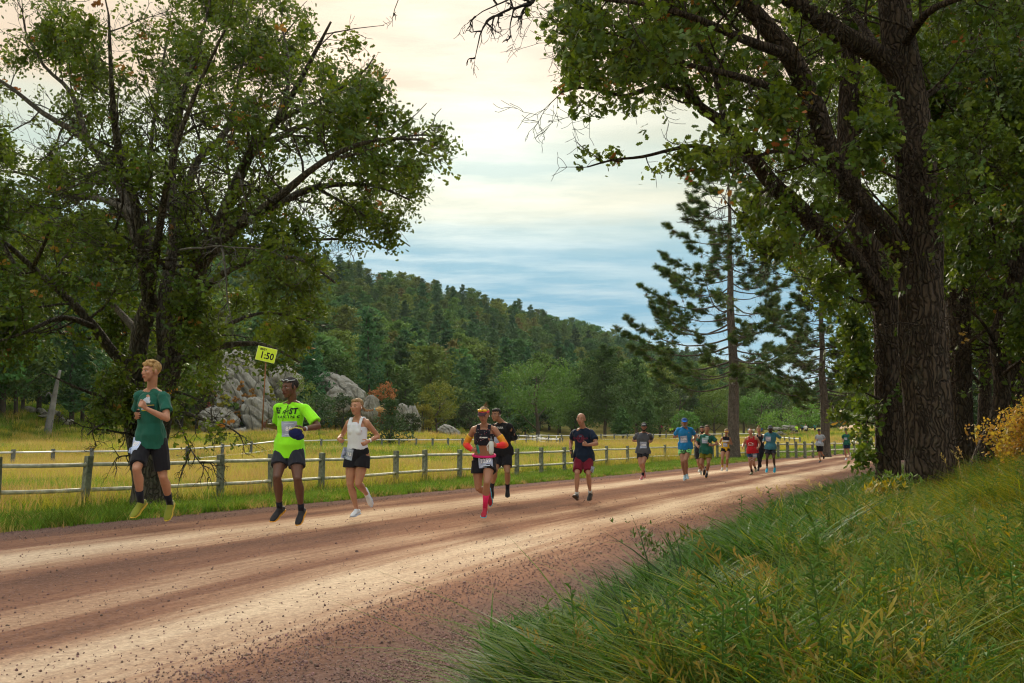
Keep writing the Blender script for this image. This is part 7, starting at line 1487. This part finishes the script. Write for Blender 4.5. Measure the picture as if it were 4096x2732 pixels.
    m = MB(); m.tube([(0, 0, .064), (0, 0, .085), (0, 0, .1)], [.024, .020, .009], n=12, flat=True); m.tube([(0, 0, .098), (0, 0, .12)], [.008, .006], n=8); obj('cap', m.mesh('cap', mat('bottle_cap', (.12, .14, .15), .5)), bo); m = MB(); m.tube([(-.035, -.01, .03), (-.055, -.01, 0), (-.045, -.01, -.06)], [.006] * 3, n=6); obj('hand_strap', m.mesh('hand_strap', mat('strap_white', (.6, .6, .6), .6)), bo)
    # 5 man in black behind her
    r = person(dict(label='dark haired runner all in black with a long sleeved top, behind the pink visor woman', H=1.76, D=18.0, skin='olive', hair='short', hairc='black', yaw=25, hyaw=18, hy=32, hp=4, lean=.04, vox=.0085, arm=1.15, bw=1.08,
        J=dict(head=(1984, 1661), pel=(2008, 1812), sh1=(1978, 1705), sh2=(2037, 1703), el1=(1968, 1750, -1), wr1=(1980, 1756, 1), ha1=(1990, 1757, 1), el2=(2060, 1750, -1), wr2=(2018, 1752, 1), ha2=(2003, 1752, 1),
               kn1=(1980, 1884), an1=(1967, 1952), to1=(1970, 1990, -1), kn2=(2029, 1888), an2=(2030, 1955), to2=(2030, 1990, 1)),
        top=('long', 'black_top', (.012, .012, .014)), bottom=('shorts', 'black', (.012, .012, .016), .72), flare=.03, shoe=('allblack', (.015, .015, .017), (.03, .03, .03)), sock=('black', (.012, .012, .02), .13), buds=True))
    decal_at(r, 'shirt_lettering', text_flat('AVIARIA', .050, .0015), 1996, 1711, .008, mat('grey_white_print', (.5, .5, .5), .7)); decal_at(r, 'race_bib', rect_flat(.14, .14), 1984, 1763, .008, mat('bib_paper', (.34, .38, .50), .6))
    # 6 navy tee
    r = person(dict(label='shaven headed runner in a navy tee and dark red shorts', H=1.71, D=17.9, skin='fair', hair='bald', yaw=14, hyaw=10, hy=18, hp=2, lean=.03, vox=.0085, leg=.9,
        J=dict(head=(2324, 1678), pel=(2336, 1832), sh1=(2301, 1727), sh2=(2366, 1727), el1=(2284, 1764, -1), wr1=(2282, 1800, 1), ha1=(2284, 1814, 1), el2=(2386, 1775, 1), wr2=(2350, 1780, 1), ha2=(2334, 1776, 1),
               kn1=(2308, 1894), an1=(2307, 1982), to1=(2296, 1985, 1), kn2=(2353, 1896), an2=(2361, 1974), to2=(2354, 2004)),
        top=('tee', 'navy', (.010, .020, .042)), hem=-.14, bottom=('shorts', 'maroon', (.16, .008, .022), .86), flare=.035, shoe=('blackbrown', (.03, .028, .028), (.10, .06, .03)), sock=('white_low', (.5, .5, .48), .06), watch=(1, 'dark')))
    decal_at(r, 'shirt_print', poly_flat([(.075 * math.cos(a * .5236), .075 * math.sin(a * .5236)) for a in range(12)]), 2322, 1754, .007, mat('maroon_print', (.10, .012, .03), .7)); decal_at(r, 'print_detail', rect_flat(.05, .014, 3, 1), 2322, 1744, .010, mat('teal_print', (.05, .2, .28), .7))
    decal_at(r, 'shirt_lettering', text_flat('Hard Rock', .062, .001), 2322, 1753, .012, mat('maroon_text', (.20, .02, .05), .7))
    decal_at(r, 'race_bib', rect_flat(.06, .11, 3, 4), 2369, 1878, .01, mat('bib_paper', (.34, .38, .50), .6), rot=-.3, on='shorts'); phone('dark phone in the lowered right hand of the man in the navy tee', r['ha'][1] + Vector((.015, -.02, -.005)), Vector((-.1, 0, 1)), Vector((.5, -.8, 0)), (.03, .03, .04))
    def small(label, **k):
        k.setdefault('vox', .011); k.setdefault('lean', .03); k['label'] = label; return person(k)
    # 7 grey tee 1488
    r = small('bearded runner in a grey tee with a black cap and bib 1488', H=1.80, D=28.5, skin='tan', hair='short', hairc='black', beard=True, cap=('black', (.015, .015, .016), (.015, .015, .016), 'HOKA'), yaw=12, hy=12, hp=4, bw=1.08, arm=1.1, bib=('shirt', (2573, 1780), '1488', 1.1, 0),
        J=dict(head=(2576, 1708), pel=(2572, 1808), sh1=(2552, 1739), sh2=(2597, 1739), el1=(2533, 1761, -1), wr1=(2550, 1764, 1), ha1=(2557, 1761, 1), el2=(2607, 1759, -1), wr2=(2602, 1769, 1), ha2=(2599, 1766, 1), kn1=(2561, 1856), an1=(2575, 1886, -1), to1=(2579, 1912, -1), kn2=(2574, 1852), an2=(2571, 1903), to2=(2562, 1920)),
        top=('tee', 'slate_grey', (.075, .080, .092)), bottom=('shorts', 'black', (.012, .012, .016), .55), shoe=('whitered', (.5, .15, .15), (.7, .7, .7)), sock=('black', (.012, .012, .02), .12))
    decal_at(r, 'chest_logo', text_flat('H', .032, .001), 2590, 1738, .01, mat('grey_white_print', (.5, .5, .5), .7))
    # 8 blue tee 1476
    def pattern(r, cname, col, seed, n, s, w=.12, hgt=.15, cx=None, cy=None):
        q = random.Random(seed); V, F_ = [], []
        for i in range(n):
            x, y, a = q.uniform(-w, w), q.uniform(-hgt, hgt), q.uniform(0, 3.14); b0 = len(V); dx, dy = math.cos(a) * s * 2.2, math.sin(a) * s * 2.2; V += [(x - dx, y - dy), (x + dy * .3, y - dx * .3), (x + dx, y + dy), (x - dy * .3, y + dx * .3)]; F_.append((b0, b0 + 1, b0 + 2, b0 + 3))
        decal_at(r, 'printed_pattern', (V, F_), cx, cy, .008, mat(cname, col, .7), on='shorts')
    r = small('tall runner in a bright blue tee, blue cap and green patterned shorts', H=1.86, D=27.6, skin='tan', hair='short', hairc='grey', beard=True, cap=('blue', (.010, .06, .22), (.02, .18, .65)), yaw=12, hy=10, hp=4, bib=('shirt', (2735, 1757), '1476', 1.1, .08),
        J=dict(head=(2738, 1691), pel=(2742, 1795), sh1=(2714, 1718), sh2=(2763, 1717), el1=(2696, 1748, -1), wr1=(2719, 1740, 1), ha1=(2726, 1734, 1), el2=(2782, 1742, -1), wr2=(2774, 1759, 1), ha2=(2768, 1764, 1), kn1=(2730, 1845), an1=(2739, 1903), to1=(2738, 1922), kn2=(2743, 1840), an2=(2747, 1898), to2=(2750, 1917)),
        top=('tee', 'sky_blue', (.015, .19, .44)), bottom=('shorts', 'mint_green', (.22, .60, .20), .52), flare=.03, shoe=('paleblue', (.30, .42, .46), (.55, .6, .6)), watch=(2, 'dark')); pattern(r, 'pattern_dark', (.02, .04, .02), 3, 90, .014, cx=2741, cy=1810)
    # 9 bearded man in dark vest
    small('bearded runner in a dark vest half hidden behind the man in the green tee', H=1.78, D=34.5, skin='tan', hair='short', hairc='black', beard=True, yaw=10, hy=10,
        J=dict(head=(2808, 1719), pel=(2800, 1810), sh1=(2788, 1746), sh2=(2822, 1746), el1=(2780, 1768, -1), wr1=(2786, 1785, 1), ha1=(2791, 1793, 1), el2=(2828, 1768, -1), wr2=(2822, 1775, 1), kn1=(2792, 1846), an1=(2799, 1877, -1), to1=(2795, 1889), kn2=(2811, 1849), an2=(2805, 1884), to2=(2804, 1898)),
        top=('tank', 'dark_vest', (.018, .022, .03)), hem=-.12, bottom=('shorts', 'black', (.012, .012, .016), .8), shoe=('cream', (.6, .58, .5), (.5, .5, .5)))
    # 10 green tee
    r = small('runner in a green tee and olive shorts with bib 1495', H=1.72, D=30, skin='tan', hair='short', hairc='brown', yaw=18, hy=18, hp=2, bw=1.05, bib=('shirt', (2819, 1762), '1495', 1.0, 0), belly=.1,
        J=dict(head=(2828, 1717), pel=(2824, 1814), sh1=(2803, 1745), sh2=(2848, 1744), el1=(2785, 1772, -1), wr1=(2790, 1787, 1), ha1=(2794, 1790, 1), el2=(2870, 1775, -1), wr2=(2847, 1782, 1), ha2=(2838, 1780, 1), kn1=(2804, 1854), an1=(2818, 1876, -1), to1=(2816, 1900, -1), kn2=(2834, 1853), an2=(2828, 1893), to2=(2823, 1912)),
        top=('tee', 'forest_green', (.015, .10, .068)), hem=-.14, bottom=('shorts', 'olive', (.16, .14, .01), .62), flare=.035, shoe=('black', (.02, .02, .022), (.7, .7, .7)), sock=('white_mid', (.6, .6, .6), .10))
    bp_ = mat('ice_print', (.35, .55, .52), .7)
    for x_, y_, w_, h_ in ((.035, .045, .085, .045), (-.065, -.005, .07, .028), (.03, -.012, .11, .028), (.0, -.048, .10, .026)): decal_at(r, 'shirt_print', rect_flat(w_, h_, 4, 2), 2823, 1753, .009, bp_, rot=-.06, dx=x_, dy=y_)
    decal_at(r, 'print_stripe', rect_flat(.15, .008, 5, 1), 2825, 1752, .008, mat('olive_print', (.2, .2, .03), .7), rot=-.05, dy=.012)
    # 11 yellow woman
    r = small('runner in a yellow, white and black vest with yellow sunglasses', fem=True, H=1.70, D=37.2, skin='tan', hair='tied', hairc='darkblond', yaw=12, hy=12, glasses=('yellow', 'yellow', .008, .004), bib=('shirt', (2901, 1779), '1226', .9, 0),
        J=dict(head=(2906, 1728), pel=(2902, 1803), sh1=(2889, 1752), sh2=(2918, 1752), el1=(2878, 1773, -1), wr1=(2882, 1780, 1), el2=(2928, 1776, -1), wr2=(2914, 1773, 1), ha2=(2907, 1769, 1), kn1=(2889, 1837), an1=(2890, 1869), to1=(2886, 1883), kn2=(2909, 1837), an2=(2908, 1870), to2=(2907, 1885)),
        top=('tank', 'yellow', (.60, .36, .012)), hem=-.02, bottom=('shorts', 'black', (.012, .012, .016), .22), flare=.005, shoe=('cream', (.6, .58, .5), (.5, .5, .5)), sock=('yellow', (.5, .33, .02), .12))
    decal_at(r, 'chest_panel', rect_flat(.24, .15, 8, 5), 2904, 1754, .012, cloth('black_panel', (.014, .014, .02))); decal_at(r, 'chest_stripe', rect_flat(.26, .045, 8, 2), 2903, 1764, .013, cloth('white_panel', (.65, .65, .68)))
    # 12 red tank
    r = small('bald runner in a red tank top and blue star patterned shorts', H=1.72, D=34.8, skin='fair', hair='bald', yaw=10, hy=12, bw=1.12, arm=1.15, belly=.12, bib=('shorts', (3019, 1822), '1312', .8, 0),
        J=dict(head=(3002, 1728), pel=(3010, 1815), sh1=(2989, 1753), sh2=(3023, 1752), el1=(2975, 1776, -1), wr1=(2970, 1788, 1), ha1=(2968, 1792, 1), el2=(3040, 1774, -1), wr2=(3034, 1791, 1), ha2=(3030, 1796, 1), kn1=(3000, 1853), an1=(3008, 1889), to1=(3001, 1898), kn2=(3013, 1853), an2=(3022, 1874, -1), to2=(3024, 1888)),
        top=('tank', 'red', (.42, .012, .018)), hem=-.12, bottom=('shorts', 'star_blue', (.02, .07, .16), .5), flare=.03, shoe=('khaki', (.25, .23, .13), (.4, .38, .25)), sock=('black', (.012, .012, .02), .14))
    pattern(r, 'pattern_white', (.75, .75, .8), 6, 30, .008, cx=3008, cy=1824); decal_at(r, 'shirt_print', poly_flat([(-.09, -.02), (-.09, .01), (-.05, .03), (.02, .035), (.07, .015), (.09, -.01), (.09, -.025)]), 3003, 1774, .009, wp); 
    q_ = random.Random(3)
    for i_ in range(9): decal_at(r, 'shirt_lettering', poly_flat([(-.008, -.012), (.007, -.014 + q_.uniform(-.004, .004)), (.009, .010), (-.006, .012 + q_.uniform(-.004, .004))]), 3003, 1780, .010, wp, dx=-.075 + i_ * .019)
    # 13 black outfit woman
    small('runner with a blonde topknot in a black vest and long black trousers', fem=True, H=1.72, D=37.2, skin='fair', hair='bun', hairc='darkblond', yaw=10, hy=12,
        J=dict(head=(3035, 1720), pel=(3042, 1795), sh1=(3024, 1745), sh2=(3053, 1745), el1=(3018, 1765, -1), wr1=(3022, 1775, 1), el2=(3062, 1760, -1), wr2=(3054, 1766, 1), kn1=(3034, 1834), an1=(3040, 1850, -1), to1=(3043, 1868, -1), kn2=(3042, 1834), an2=(3034, 1872), to2=(3032, 1884)),
        top=('tank', 'black_vest', (.014, .014, .018)), hem=-.05, bottom=('trousers', 'black_long', (.014, .014, .02)), shoe=('allblack', (.015, .015, .017), (.03, .03, .03)))
    # 14 teal long sleeve
    small('dark skinned bearded runner in a teal long sleeved top with bright cyan shoes', H=1.80, D=35.4, skin='dark', hair='short', hairc='black', beard=True, cap=('greyband', (.10, .10, .11)), glasses=('dark', 'dark', .008, .004), yaw=6, hy=10, bw=1.0, leg=.9, bib=('shirt', (3073, 1756), '1499', 1.0, .0),
        J=dict(head=(3081, 1716), pel=(3082, 1792), sh1=(3065, 1738), sh2=(3100, 1736), el1=(3058, 1756, -1), wr1=(3054, 1768, 1), el2=(3121, 1750, -1), wr2=(3104, 1742, 1), ha2=(3096, 1740, 1), kn1=(3068, 1834), an1=(3068, 1874), to1=(3065, 1891), kn2=(3095, 1832), an2=(3099, 1870), to2=(3097, 1891)),
        top=('long', 'teal', (.045, .17, .22)), bottom=('shorts', 'charcoal', (.022, .024, .034), .6), shoe=('cyan', (.02, .42, .62), (.6, .65, .65)), sock=('grey', (.3, .3, .3), .11))
    # 15 far grey tee
    small('distant runner in a pale grey tee and black cap by the second pine', H=1.78, D=51.5, skin='tan', hair='short', hairc='black', cap=('black', (.015, .015, .016)), glasses=('dark', 'dark', .008, .004), vox=.014, yaw=10, hy=15, bib=('shirt', (3278, 1768), '', .9, 0),
        J=dict(head=(3276, 1725), pel=(3278, 1776), sh1=(3267, 1743), sh2=(3291, 1742), el1=(3261, 1755, -1), wr1=(3266, 1759, 1), el2=(3300, 1756, -1), wr2=(3292, 1763, 1), kn1=(3276, 1815), an1=(3281, 1842), to1=(3276, 1850), kn2=(3285, 1811), an2=(3294, 1822, -1), to2=(3295, 1835, -1)),
        top=('tee', 'pale_grey', (.30, .33, .36)), bottom=('shorts', 'black', (.012, .012, .016), .85), flare=.03, shoe=('allblack', (.015, .015, .017), (.03, .03, .03)), sock=('orange', (.5, .2, .03), .07))
    # 16 far green tee
    small('distant runner in a dark green tee and navy shorts with white shoes', H=1.78, D=54.0, skin='tan', hair='short', hairc='black', cap=('black', (.015, .015, .016)), glasses=('dark', 'dark', .008, .004), vox=.014, yaw=8, hy=8, bib=('shirt', (3383, 1755), '', .8, 0),
        J=dict(head=(3384, 1722), pel=(3387, 1776), sh1=(3374, 1741), sh2=(3400, 1741), el1=(3369, 1755, -1), wr1=(3372, 1764, 1), el2=(3408, 1755, -1), wr2=(3397, 1760, 1), kn1=(3381, 1808), an1=(3385, 1832), to1=(3381, 1841), kn2=(3393, 1806), an2=(3399, 1818, -1), to2=(3400, 1829, -1)),
        top=('tee', 'forest_green', (.015, .10, .068)), bottom=('shorts', 'navy_short', (.012, .025, .06), .6), shoe=('white', (.62, .64, .68), (.45, .5, .62)))
    # 17, 18 farthest pair
    for lab, x0, shoe in (('left one of two distant runners in black behind the low branch', 3460, ('allblack', (.015, .015, .017), (.03, .03, .03))), ('right one of two distant runners in black, with coral shoes', 3476, ('coral', (.7, .12, .08), (.7, .12, .08)))):
        small(lab, H=1.76, D=70, skin='tan', hair='short', hairc='black', cap=('black', (.015, .015, .016)) if x0 < 3470 else ('pale', (.3, .3, .3)), vox=.018, yaw=0, hy=10,
            J=dict(head=(x0, 1741), pel=(x0 + 1, 1782), sh1=(x0 - 9, 1753), sh2=(x0 + 9, 1753), el1=(x0 - 13, 1763, -1), wr1=(x0 - 9, 1768, 1), el2=(x0 + 13, 1763, -1), wr2=(x0 + 9, 1768, 1), kn1=(x0 - 3, 1803), an1=(x0 - 3, 1824), to1=(x0 - 5, 1829), kn2=(x0 + 5, 1802), an2=(x0 + 8, 1816, -1), to2=(x0 + 8, 1822, -1)),
            top=('tee', 'black_top', (.012, .012, .014)), bottom=('shorts', 'black', (.012, .012, .016), .7), shoe=shoe)
# ------------------------------------------------------------------ far crowd, poles, signs, shelter
def build_far():
    r = random.Random(12)
    cols = {'pink': (.75, .06, .25), 'neon yellow': (.45, .8, .05), 'white': (.65, .65, .65), 'blue': (.03, .15, .45), 'dark': (.02, .02, .025), 'red': (.5, .03, .03), 'orange': (.75, .3, .03), 'pale blue': (.25, .45, .6), 'teal': (.03, .3, .3)}
    sk = skin('tan'); dk = cloth('black', (.012, .012, .016)); kinds = {}
    def figure(lab, px, Y, col, ry, hgt=1.72, cap=None, group='spectators and runners far down the road'):
        b = P(px, HOR, Y); b.z = hz1(b.x, b.y); key = (col, r.randint(0, 2))
        if key not in kinds:
            k = key[1]; root = empty('person', b, lab, 'person', group); st = (.10, .22, .16)[k]
            m = MB(); m.ball((0, -.01, 1.60), (.080, .095, .115), nu=8, nv=6); m.tube([(0, 0, 1.4), (0, 0, 1.52)], [.055, .05], n=6)
            for s in (-1, 1):
                m.tube([(s * .21, 0, 1.38), (s * .26, .04, 1.12), (s * .20, -.14 - .05 * k, 1.02 + .08 * k)], [.048, .04, .033], n=6); m.tube([(s * .10, 0, .85), (s * .11, -s * st * .5, .48), (s * .11, s * st * .6, .06)], [.085, .058, .04], n=6)
                m.tube([(s * .11, s * st * .6 + .05, .04), (s * .11, s * st * .6 - .18, .04)], [.045, .04], n=6)
            obj('body', m.mesh('body', sk), root)
            m = MB(); m.tube([(0, 0, .88), (0, 0, 1.1), (0, 0, 1.32), (0, 0, 1.44)], [(.175, .12), (.165, .115), (.20, .125), (.10, .07)], n=10, flat=True, lat=[Vector((1, 0, 0))] * 4)
            for s in (-1, 1): m.tube([(s * .19, 0, 1.39), (s * .245, .02, 1.2)], [.062, .062], n=6)
            obj('shirt', m.mesh('shirt', cloth('far_' + col.replace(' ', '_'), cols[col])), root)
            m = MB(); m.tube([(0, 0, .93), (0, 0, .80)], [(.17, .12), (.175, .13)], n=8, flat=True, lat=[Vector((1, 0, 0))] * 2)
            for s in (-1, 1): m.tube([(s * .095, 0, .86), (s * .11, -s * st * .3, .62)], [.10, .10], n=7, flat=True)
            obj('shorts', m.mesh('shorts', dk), root); m = MB(); m.ball((0, .01, 1.645), (.085, .1, .085), nu=8, nv=6); obj('hair', m.mesh('hair', mat('hair_black', HAIR['black'], .7)), root); kinds[key] = root
        else:
            root = copy_tree(kinds[key]); root.location = b; root['label'] = lab; root['group'] = group
        root.rotation_euler = (0, 0, ry); s_ = hgt / 1.72; root.scale = (s_, s_, s_); return root
    names = list(cols)
    def where(px): return 'on the rise left of the white shelter' if px < 3400 else 'in front of the white shelter'
    for px, Y, c in [(3335, 262, 'white'), (3343, 258, 'blue'), (3352, 262, 'neon yellow'), (3360, 260, 'dark'), (3368, 255, 'pale blue'), (3376, 262, 'orange'), (3384, 268, 'pink'), (3392, 262, 'white'), (3404, 258, 'pink'), (3412, 262, 'teal'), (3420, 250, 'white'), (3428, 258, 'dark'), (3434, 248, 'pink'), (3443, 254, 'pale blue'), (3452, 262, 'white'), (3338, 225, 'blue'), (3346, 228, 'white'), (3356, 222, 'red'), (3364, 228, 'neon yellow'), (3372, 224, 'dark'), (3380, 228, 'white'), (3396, 226, 'pale blue')]:
        figure(f'far figure in a {c} top {where(px)}' if Y > 240 else f'far figure in a {c} top beside the rails past the second pine', px, Y, c, r.uniform(-.6, .6))
    for px, Y, c in [(2682, 215, 'neon yellow'), (2691, 218, 'neon yellow'), (2699, 214, 'dark'), (2708, 218, 'white'), (2716, 215, 'blue'), (2664, 222, 'white'), (2648, 226, 'pink'), (2780, 205, 'white'), (2788, 208, 'pink')]: figure(f'far figure in a {c} top under the pines behind the blue shirted runner', px, Y, c, r.uniform(-.8, .8), group='far people under the pines')
    for px, Y, c in [(2996, 190, 'pale blue'), (3016, 196, 'white'), (3046, 190, 'blue'), (3098, 186, 'white'), (3118, 180, 'blue'), (3136, 182, 'white'), (3152, 178, 'red'), (3175, 170, 'white'), (3212, 168, 'blue'), (3262, 165, 'teal')]: figure(f'far figure in a {c} top by the rubble bank at the bend', px, Y, c, r.uniform(-.8, .8), group='far people by the rubble bank')
    figure('volunteer in a neon vest and white cap beside the wooden utility pole', 3188, 150, 'neon yellow', .3, 1.7, group='far people by the rubble bank')
    figure('far figure in a white top standing right of the neon vest volunteer', 3224, 152, 'white', -.3, 1.7, group='far people by the rubble bank')
    # utility poles with wires
    pw = mat('utility_wood', (.16, .13, .10), .9, var=.3, vscale=2); ends = []
    for px, Y, top, lab, w in ((3198, 205, 1618, 'wooden utility pole with a white crossarm between the two tall pines', .17), (3117, 240, 1640, 'thin grey utility pole left of the wooden one', .12), (3412, 262, 1700, 'short grey pole left of the white shelter', .1)):
        b = P(px, HOR, Y); b.z = hz1(b.x, b.y); tz = P(px, top, Y).z; root = empty('utility_pole', b, lab, 'pole'); m = MB(); m.tube([(0, 0, -.3), (0, 0, (tz - b.z) * .5), (0, 0, tz - b.z)], [w, w * .85, w * .7], n=8, flat=True); obj('pole', m.mesh('pole', pw), root)
        if w > .15:
            m = MB(); m.box((0, 0, tz - b.z - .7), (1.3, .07, .07)); obj('crossarm', m.mesh('crossarm', mat('crossarm_pale', (.5, .5, .48), .7)), root)
            for x in (-1.2, -.5, .5, 1.2): m = MB(); m.tube([(x, 0, tz - b.z - .63), (x, 0, tz - b.z - .42)], [.05, .035], n=6); obj('insulator', m.mesh('insulator', mat('ceramic', (.55, .55, .55), .3)), root)
            ends = [b + Vector((x, 0, tz - b.z - .42)) for x in (-1.2, .5, 1.2)]
    e2 = P(3620, 1655, 150); root = empty('power_line', e2, 'overhead wires running right from the utility pole', 'wire')
    for k, a in enumerate(ends):
        m = MB(); B = e2 + Vector((k * .8, 0, k * .5)); q = [a.lerp(B, t / 8) - Vector((0, 0, 1.3 * math.sin(math.pi * t / 8))) - e2 for t in range(9)]; m.tube(q, [.022] * 9, n=4, flat=True); obj('cable', m.mesh('cable', mat('cable_grey', (.3, .3, .3), .6)), root)
    # yellow warning signs
    for px, py, Y, lab in ((2560, 1688, 190, 'yellow diamond sign left of the black capped runner'), (2701, 1686, 200, 'yellow diamond sign left of the blue cap'), (3451, 1720, 268, 'yellow diamond sign in front of the white shelter')):
        c = P(px, py, Y); root = empty('road_sign', Vector((c.x, c.y, hz1(c.x, c.y))), lab, 'sign'); o = root.location; m = MB(); m.box(c - o, (.24, .02, .24), axes=(Vector((.707, 0, .707)), Vector((0, 1, 0)), Vector((-.707, 0, .707)))); obj('plate', m.mesh('plate', mat('sign_yellow', (.75, .42, .02), .5), smooth=False), root)
        m = MB(); m.box(c - o - Vector((0, .025, 0)), (.10, .004, .05)); obj('symbol', m.mesh('symbol', mat('black_print', (.012, .012, .012), .8), smooth=False), root); m = MB(); m.tube([Vector((0, .03, 0)), c - o + Vector((0, .03, 0))], [.035, .035], n=6); obj('post', m.mesh('post', mat('sign_post', (.3, .3, .3), .6)), root)
    # white shelter
    b = P(3447, HOR, 275); b.z = hz1(b.x, b.y); k = 275 / FPX; root = empty('shelter', b, 'long white roofed shelter at the far end of the road', 'shelter'); wht = mat('white_canvas', (.72, .72, .68), .7); L = 37 * k; m = MB(); zt = P(3447, 1713, 275).z - b.z; h0 = zt - 1.3
    m.add([(-L, -2, h0), (L, -2, h0), (L * .82, 0, zt), (-L * .92, 0, zt), (-L, 2, h0), (L, 2, h0)], [(0, 1, 2, 3), (3, 2, 5, 4), (0, 3, 4), (1, 5, 2)]); obj('roof', m.mesh('roof', wht, smooth=False), root)
    m = MB(); m.box((0, 0, h0 * .5 - .05), (L * .93, 1.6, h0 * .5)); obj('wall', m.mesh('wall', mat('shelter_wall', (.35, .35, .33), .8), smooth=False), root)
    for x in (-.6, -.2, .25, .65): m = MB(); m.box((L * x, -1.62, h0 * .5), (.35, .03, h0 * .25)); obj('window', m.mesh('window', mat('window_dark', (.04, .05, .06), .2), smooth=False), root)
    for x in (-1, -.33, .33, 1): m = MB(); m.tube([(L * x * .98, -1.95, -.2), (L * x * .98, -1.95, h0 + .03)], [.06, .06], n=6); obj('post', m.mesh('post', wht), root)
    # pale dirt track the far runners follow
    kp = [(3380, 120), (3395, 160), (3410, 205), (3425, 240), (3430, 285)]; V, F_ = [], []
    q = [P(px, HOR, Y) for px, Y in kp]; n = 24
    for i in range(n + 1):
        t = i / n * (len(q) - 1); j = min(len(q) - 2, int(t)); c = q[j].lerp(q[j + 1], t - j)
        for s in (-1, 0, 1): V.append((c.x + s * 3.2, c.y, hz1(c.x + s * 3.2, c.y) + .12))
        if i: a = 3 * i; F_ += [(a - 3, a - 2, a + 1, a), (a - 2, a - 1, a + 2, a + 1)]
    obj('path', mesh_np('path', np.array(V), F_, [mat('track_dirt', (.42, .28, .20), .95, var=.2, vscale=.5)], True), kind='structure')
    # small foreground plants
    gl = mat('green_weed_leaf', (0.075, 0.15, 0.02), 0.6); dry = mat('straw_grass', (.36, .25, .09), .7)
    for i, (px, py, Y, h, lab) in enumerate([(2640, 2230, 8.3, .34, 'upright leafy weed standing alone at the road edge'), (3590, 1990, 13.2, .5, 'tall seeding weed beside the left foot of the oaks'), (3530, 2000, 13.0, .42, 'goldenrod like weed left of the oak feet')]):
        b = P(px, py, Y); b.z = hz1(b.x, b.y); root = empty('weed_plant', b, lab, 'plant'); T = Tree(500 + i)
        for q_ in range(3 if i == 0 else 8):
            a = T.r.uniform(0, 6.28); n0 = len(T.tips); T.grow(b + Vector((math.cos(a) * .04, math.sin(a) * .04, 0)), Vector((math.cos(a) * .25, math.sin(a) * .25, 1)), h * T.r.uniform(.5, .8), .005, 1, up=.1, tipn=4, minr=.002, spread=.5)
        tree_obj(T, root, [gl], 'stem'); m = MB(); rr_ = random.Random(i)
        for p in T.tips:
            for w in range(5):
                d = Vector((rr_.gauss(0, 1), rr_.gauss(0, 1), rr_.uniform(0, 1.5))).normalized() * (.10 if i else .05); s = d.cross(Vector((0, 0, 1))).normalized() * (.015 if i else .008); p0 = p - b; m.add([tuple(p0), tuple(p0 + d * .5 + s), tuple(p0 + d), tuple(p0 + d * .5 - s)], [(0, 1, 2, 3)])
        lf = obj('leaves', m.mesh('leaves', mat('yellow_weed_leaf', (.42, .3, .03), .6) if i == 2 else gl, smooth=False), root); lf['kind'] = 'stuff'
    # seeding grass stems on the verge of the bank
    for i, (px, Y) in enumerate([(3130, 12.5), (3180, 12.3), (3260, 13.2), (3060, 11.8), (3300, 12.0), (3850, 12.5), (3800, 12.8), (3870, 12.2)]):
        b = P(px, 1990, Y); b.z = hz1(b.x, b.y); T = Tree(700 + i); root = empty('grass_stalk', b, 'tall dry seeding grass stalk ' + ('against the thick oak trunk' if px > 3500 else 'rising over the road edge'), 'grass', 'dry seeding stalks'); L = .55 if px < 3500 else .8
        m = MB(); q = [Vector((0, 0, 0)), Vector((.01, 0, L * .5)), Vector((-.03, 0, L * .85)), Vector((-.09, 0, L))]; m.tube(q, [.0022, .002, .0016, .001], n=4, flat=True); obj('stem', m.mesh('stem', dry), root); m = MB(); rr_ = random.Random(i)
        for t in range(18): c = q[2].lerp(q[3], t / 18) ; d = Vector((rr_.uniform(-1, .4), rr_.uniform(-.6, .6), rr_.uniform(-.2, 1))).normalized() * .03; m.add([tuple(c), tuple(c + d + Vector((.004, 0, 0))), tuple(c + d * 1.6), tuple(c + d - Vector((.004, 0, 0)))], [(0, 1, 2, 3)])
        obj('seed_head', m.mesh('seed_head', dry, smooth=False), root)
# ------------------------------------------------------------------ morning haze
def build_haze():
    me = bpy.data.meshes.new('haze'); bm = bmesh.new(); bmesh.ops.create_cube(bm, size=1.0); bm.to_mesh(me); bm.free()
    o = obj('haze', me, kind='stuff', label='thin pale morning haze over the valley'); o.scale = (3300, 3300, 200); o.location = (0, 0, 200 / 2 - 12)
    m = bpy.data.materials.new('haze'); m.use_nodes = True; t = m.node_tree; t.nodes.clear(); v = N(t, 'ShaderNodeVolumePrincipled'); v.inputs['Color'].default_value = (.78, .90, .98, 1); v.inputs['Density'].default_value = HAZE; v.inputs['Anisotropy'].default_value = .0
    u = N(t, 'ShaderNodeOutputMaterial'); link(t, v.outputs[0], u.inputs['Volume']); me.materials.append(m)
HAZE = 0.00007
# ------------------------------------------------------------------ build everything
build_ground()
build_road()
build_grass()
build_fences()
build_hill()
build_middle()
build_left_oak()
build_right_oaks()
build_pines()
build_people()
build_far()
build_haze()
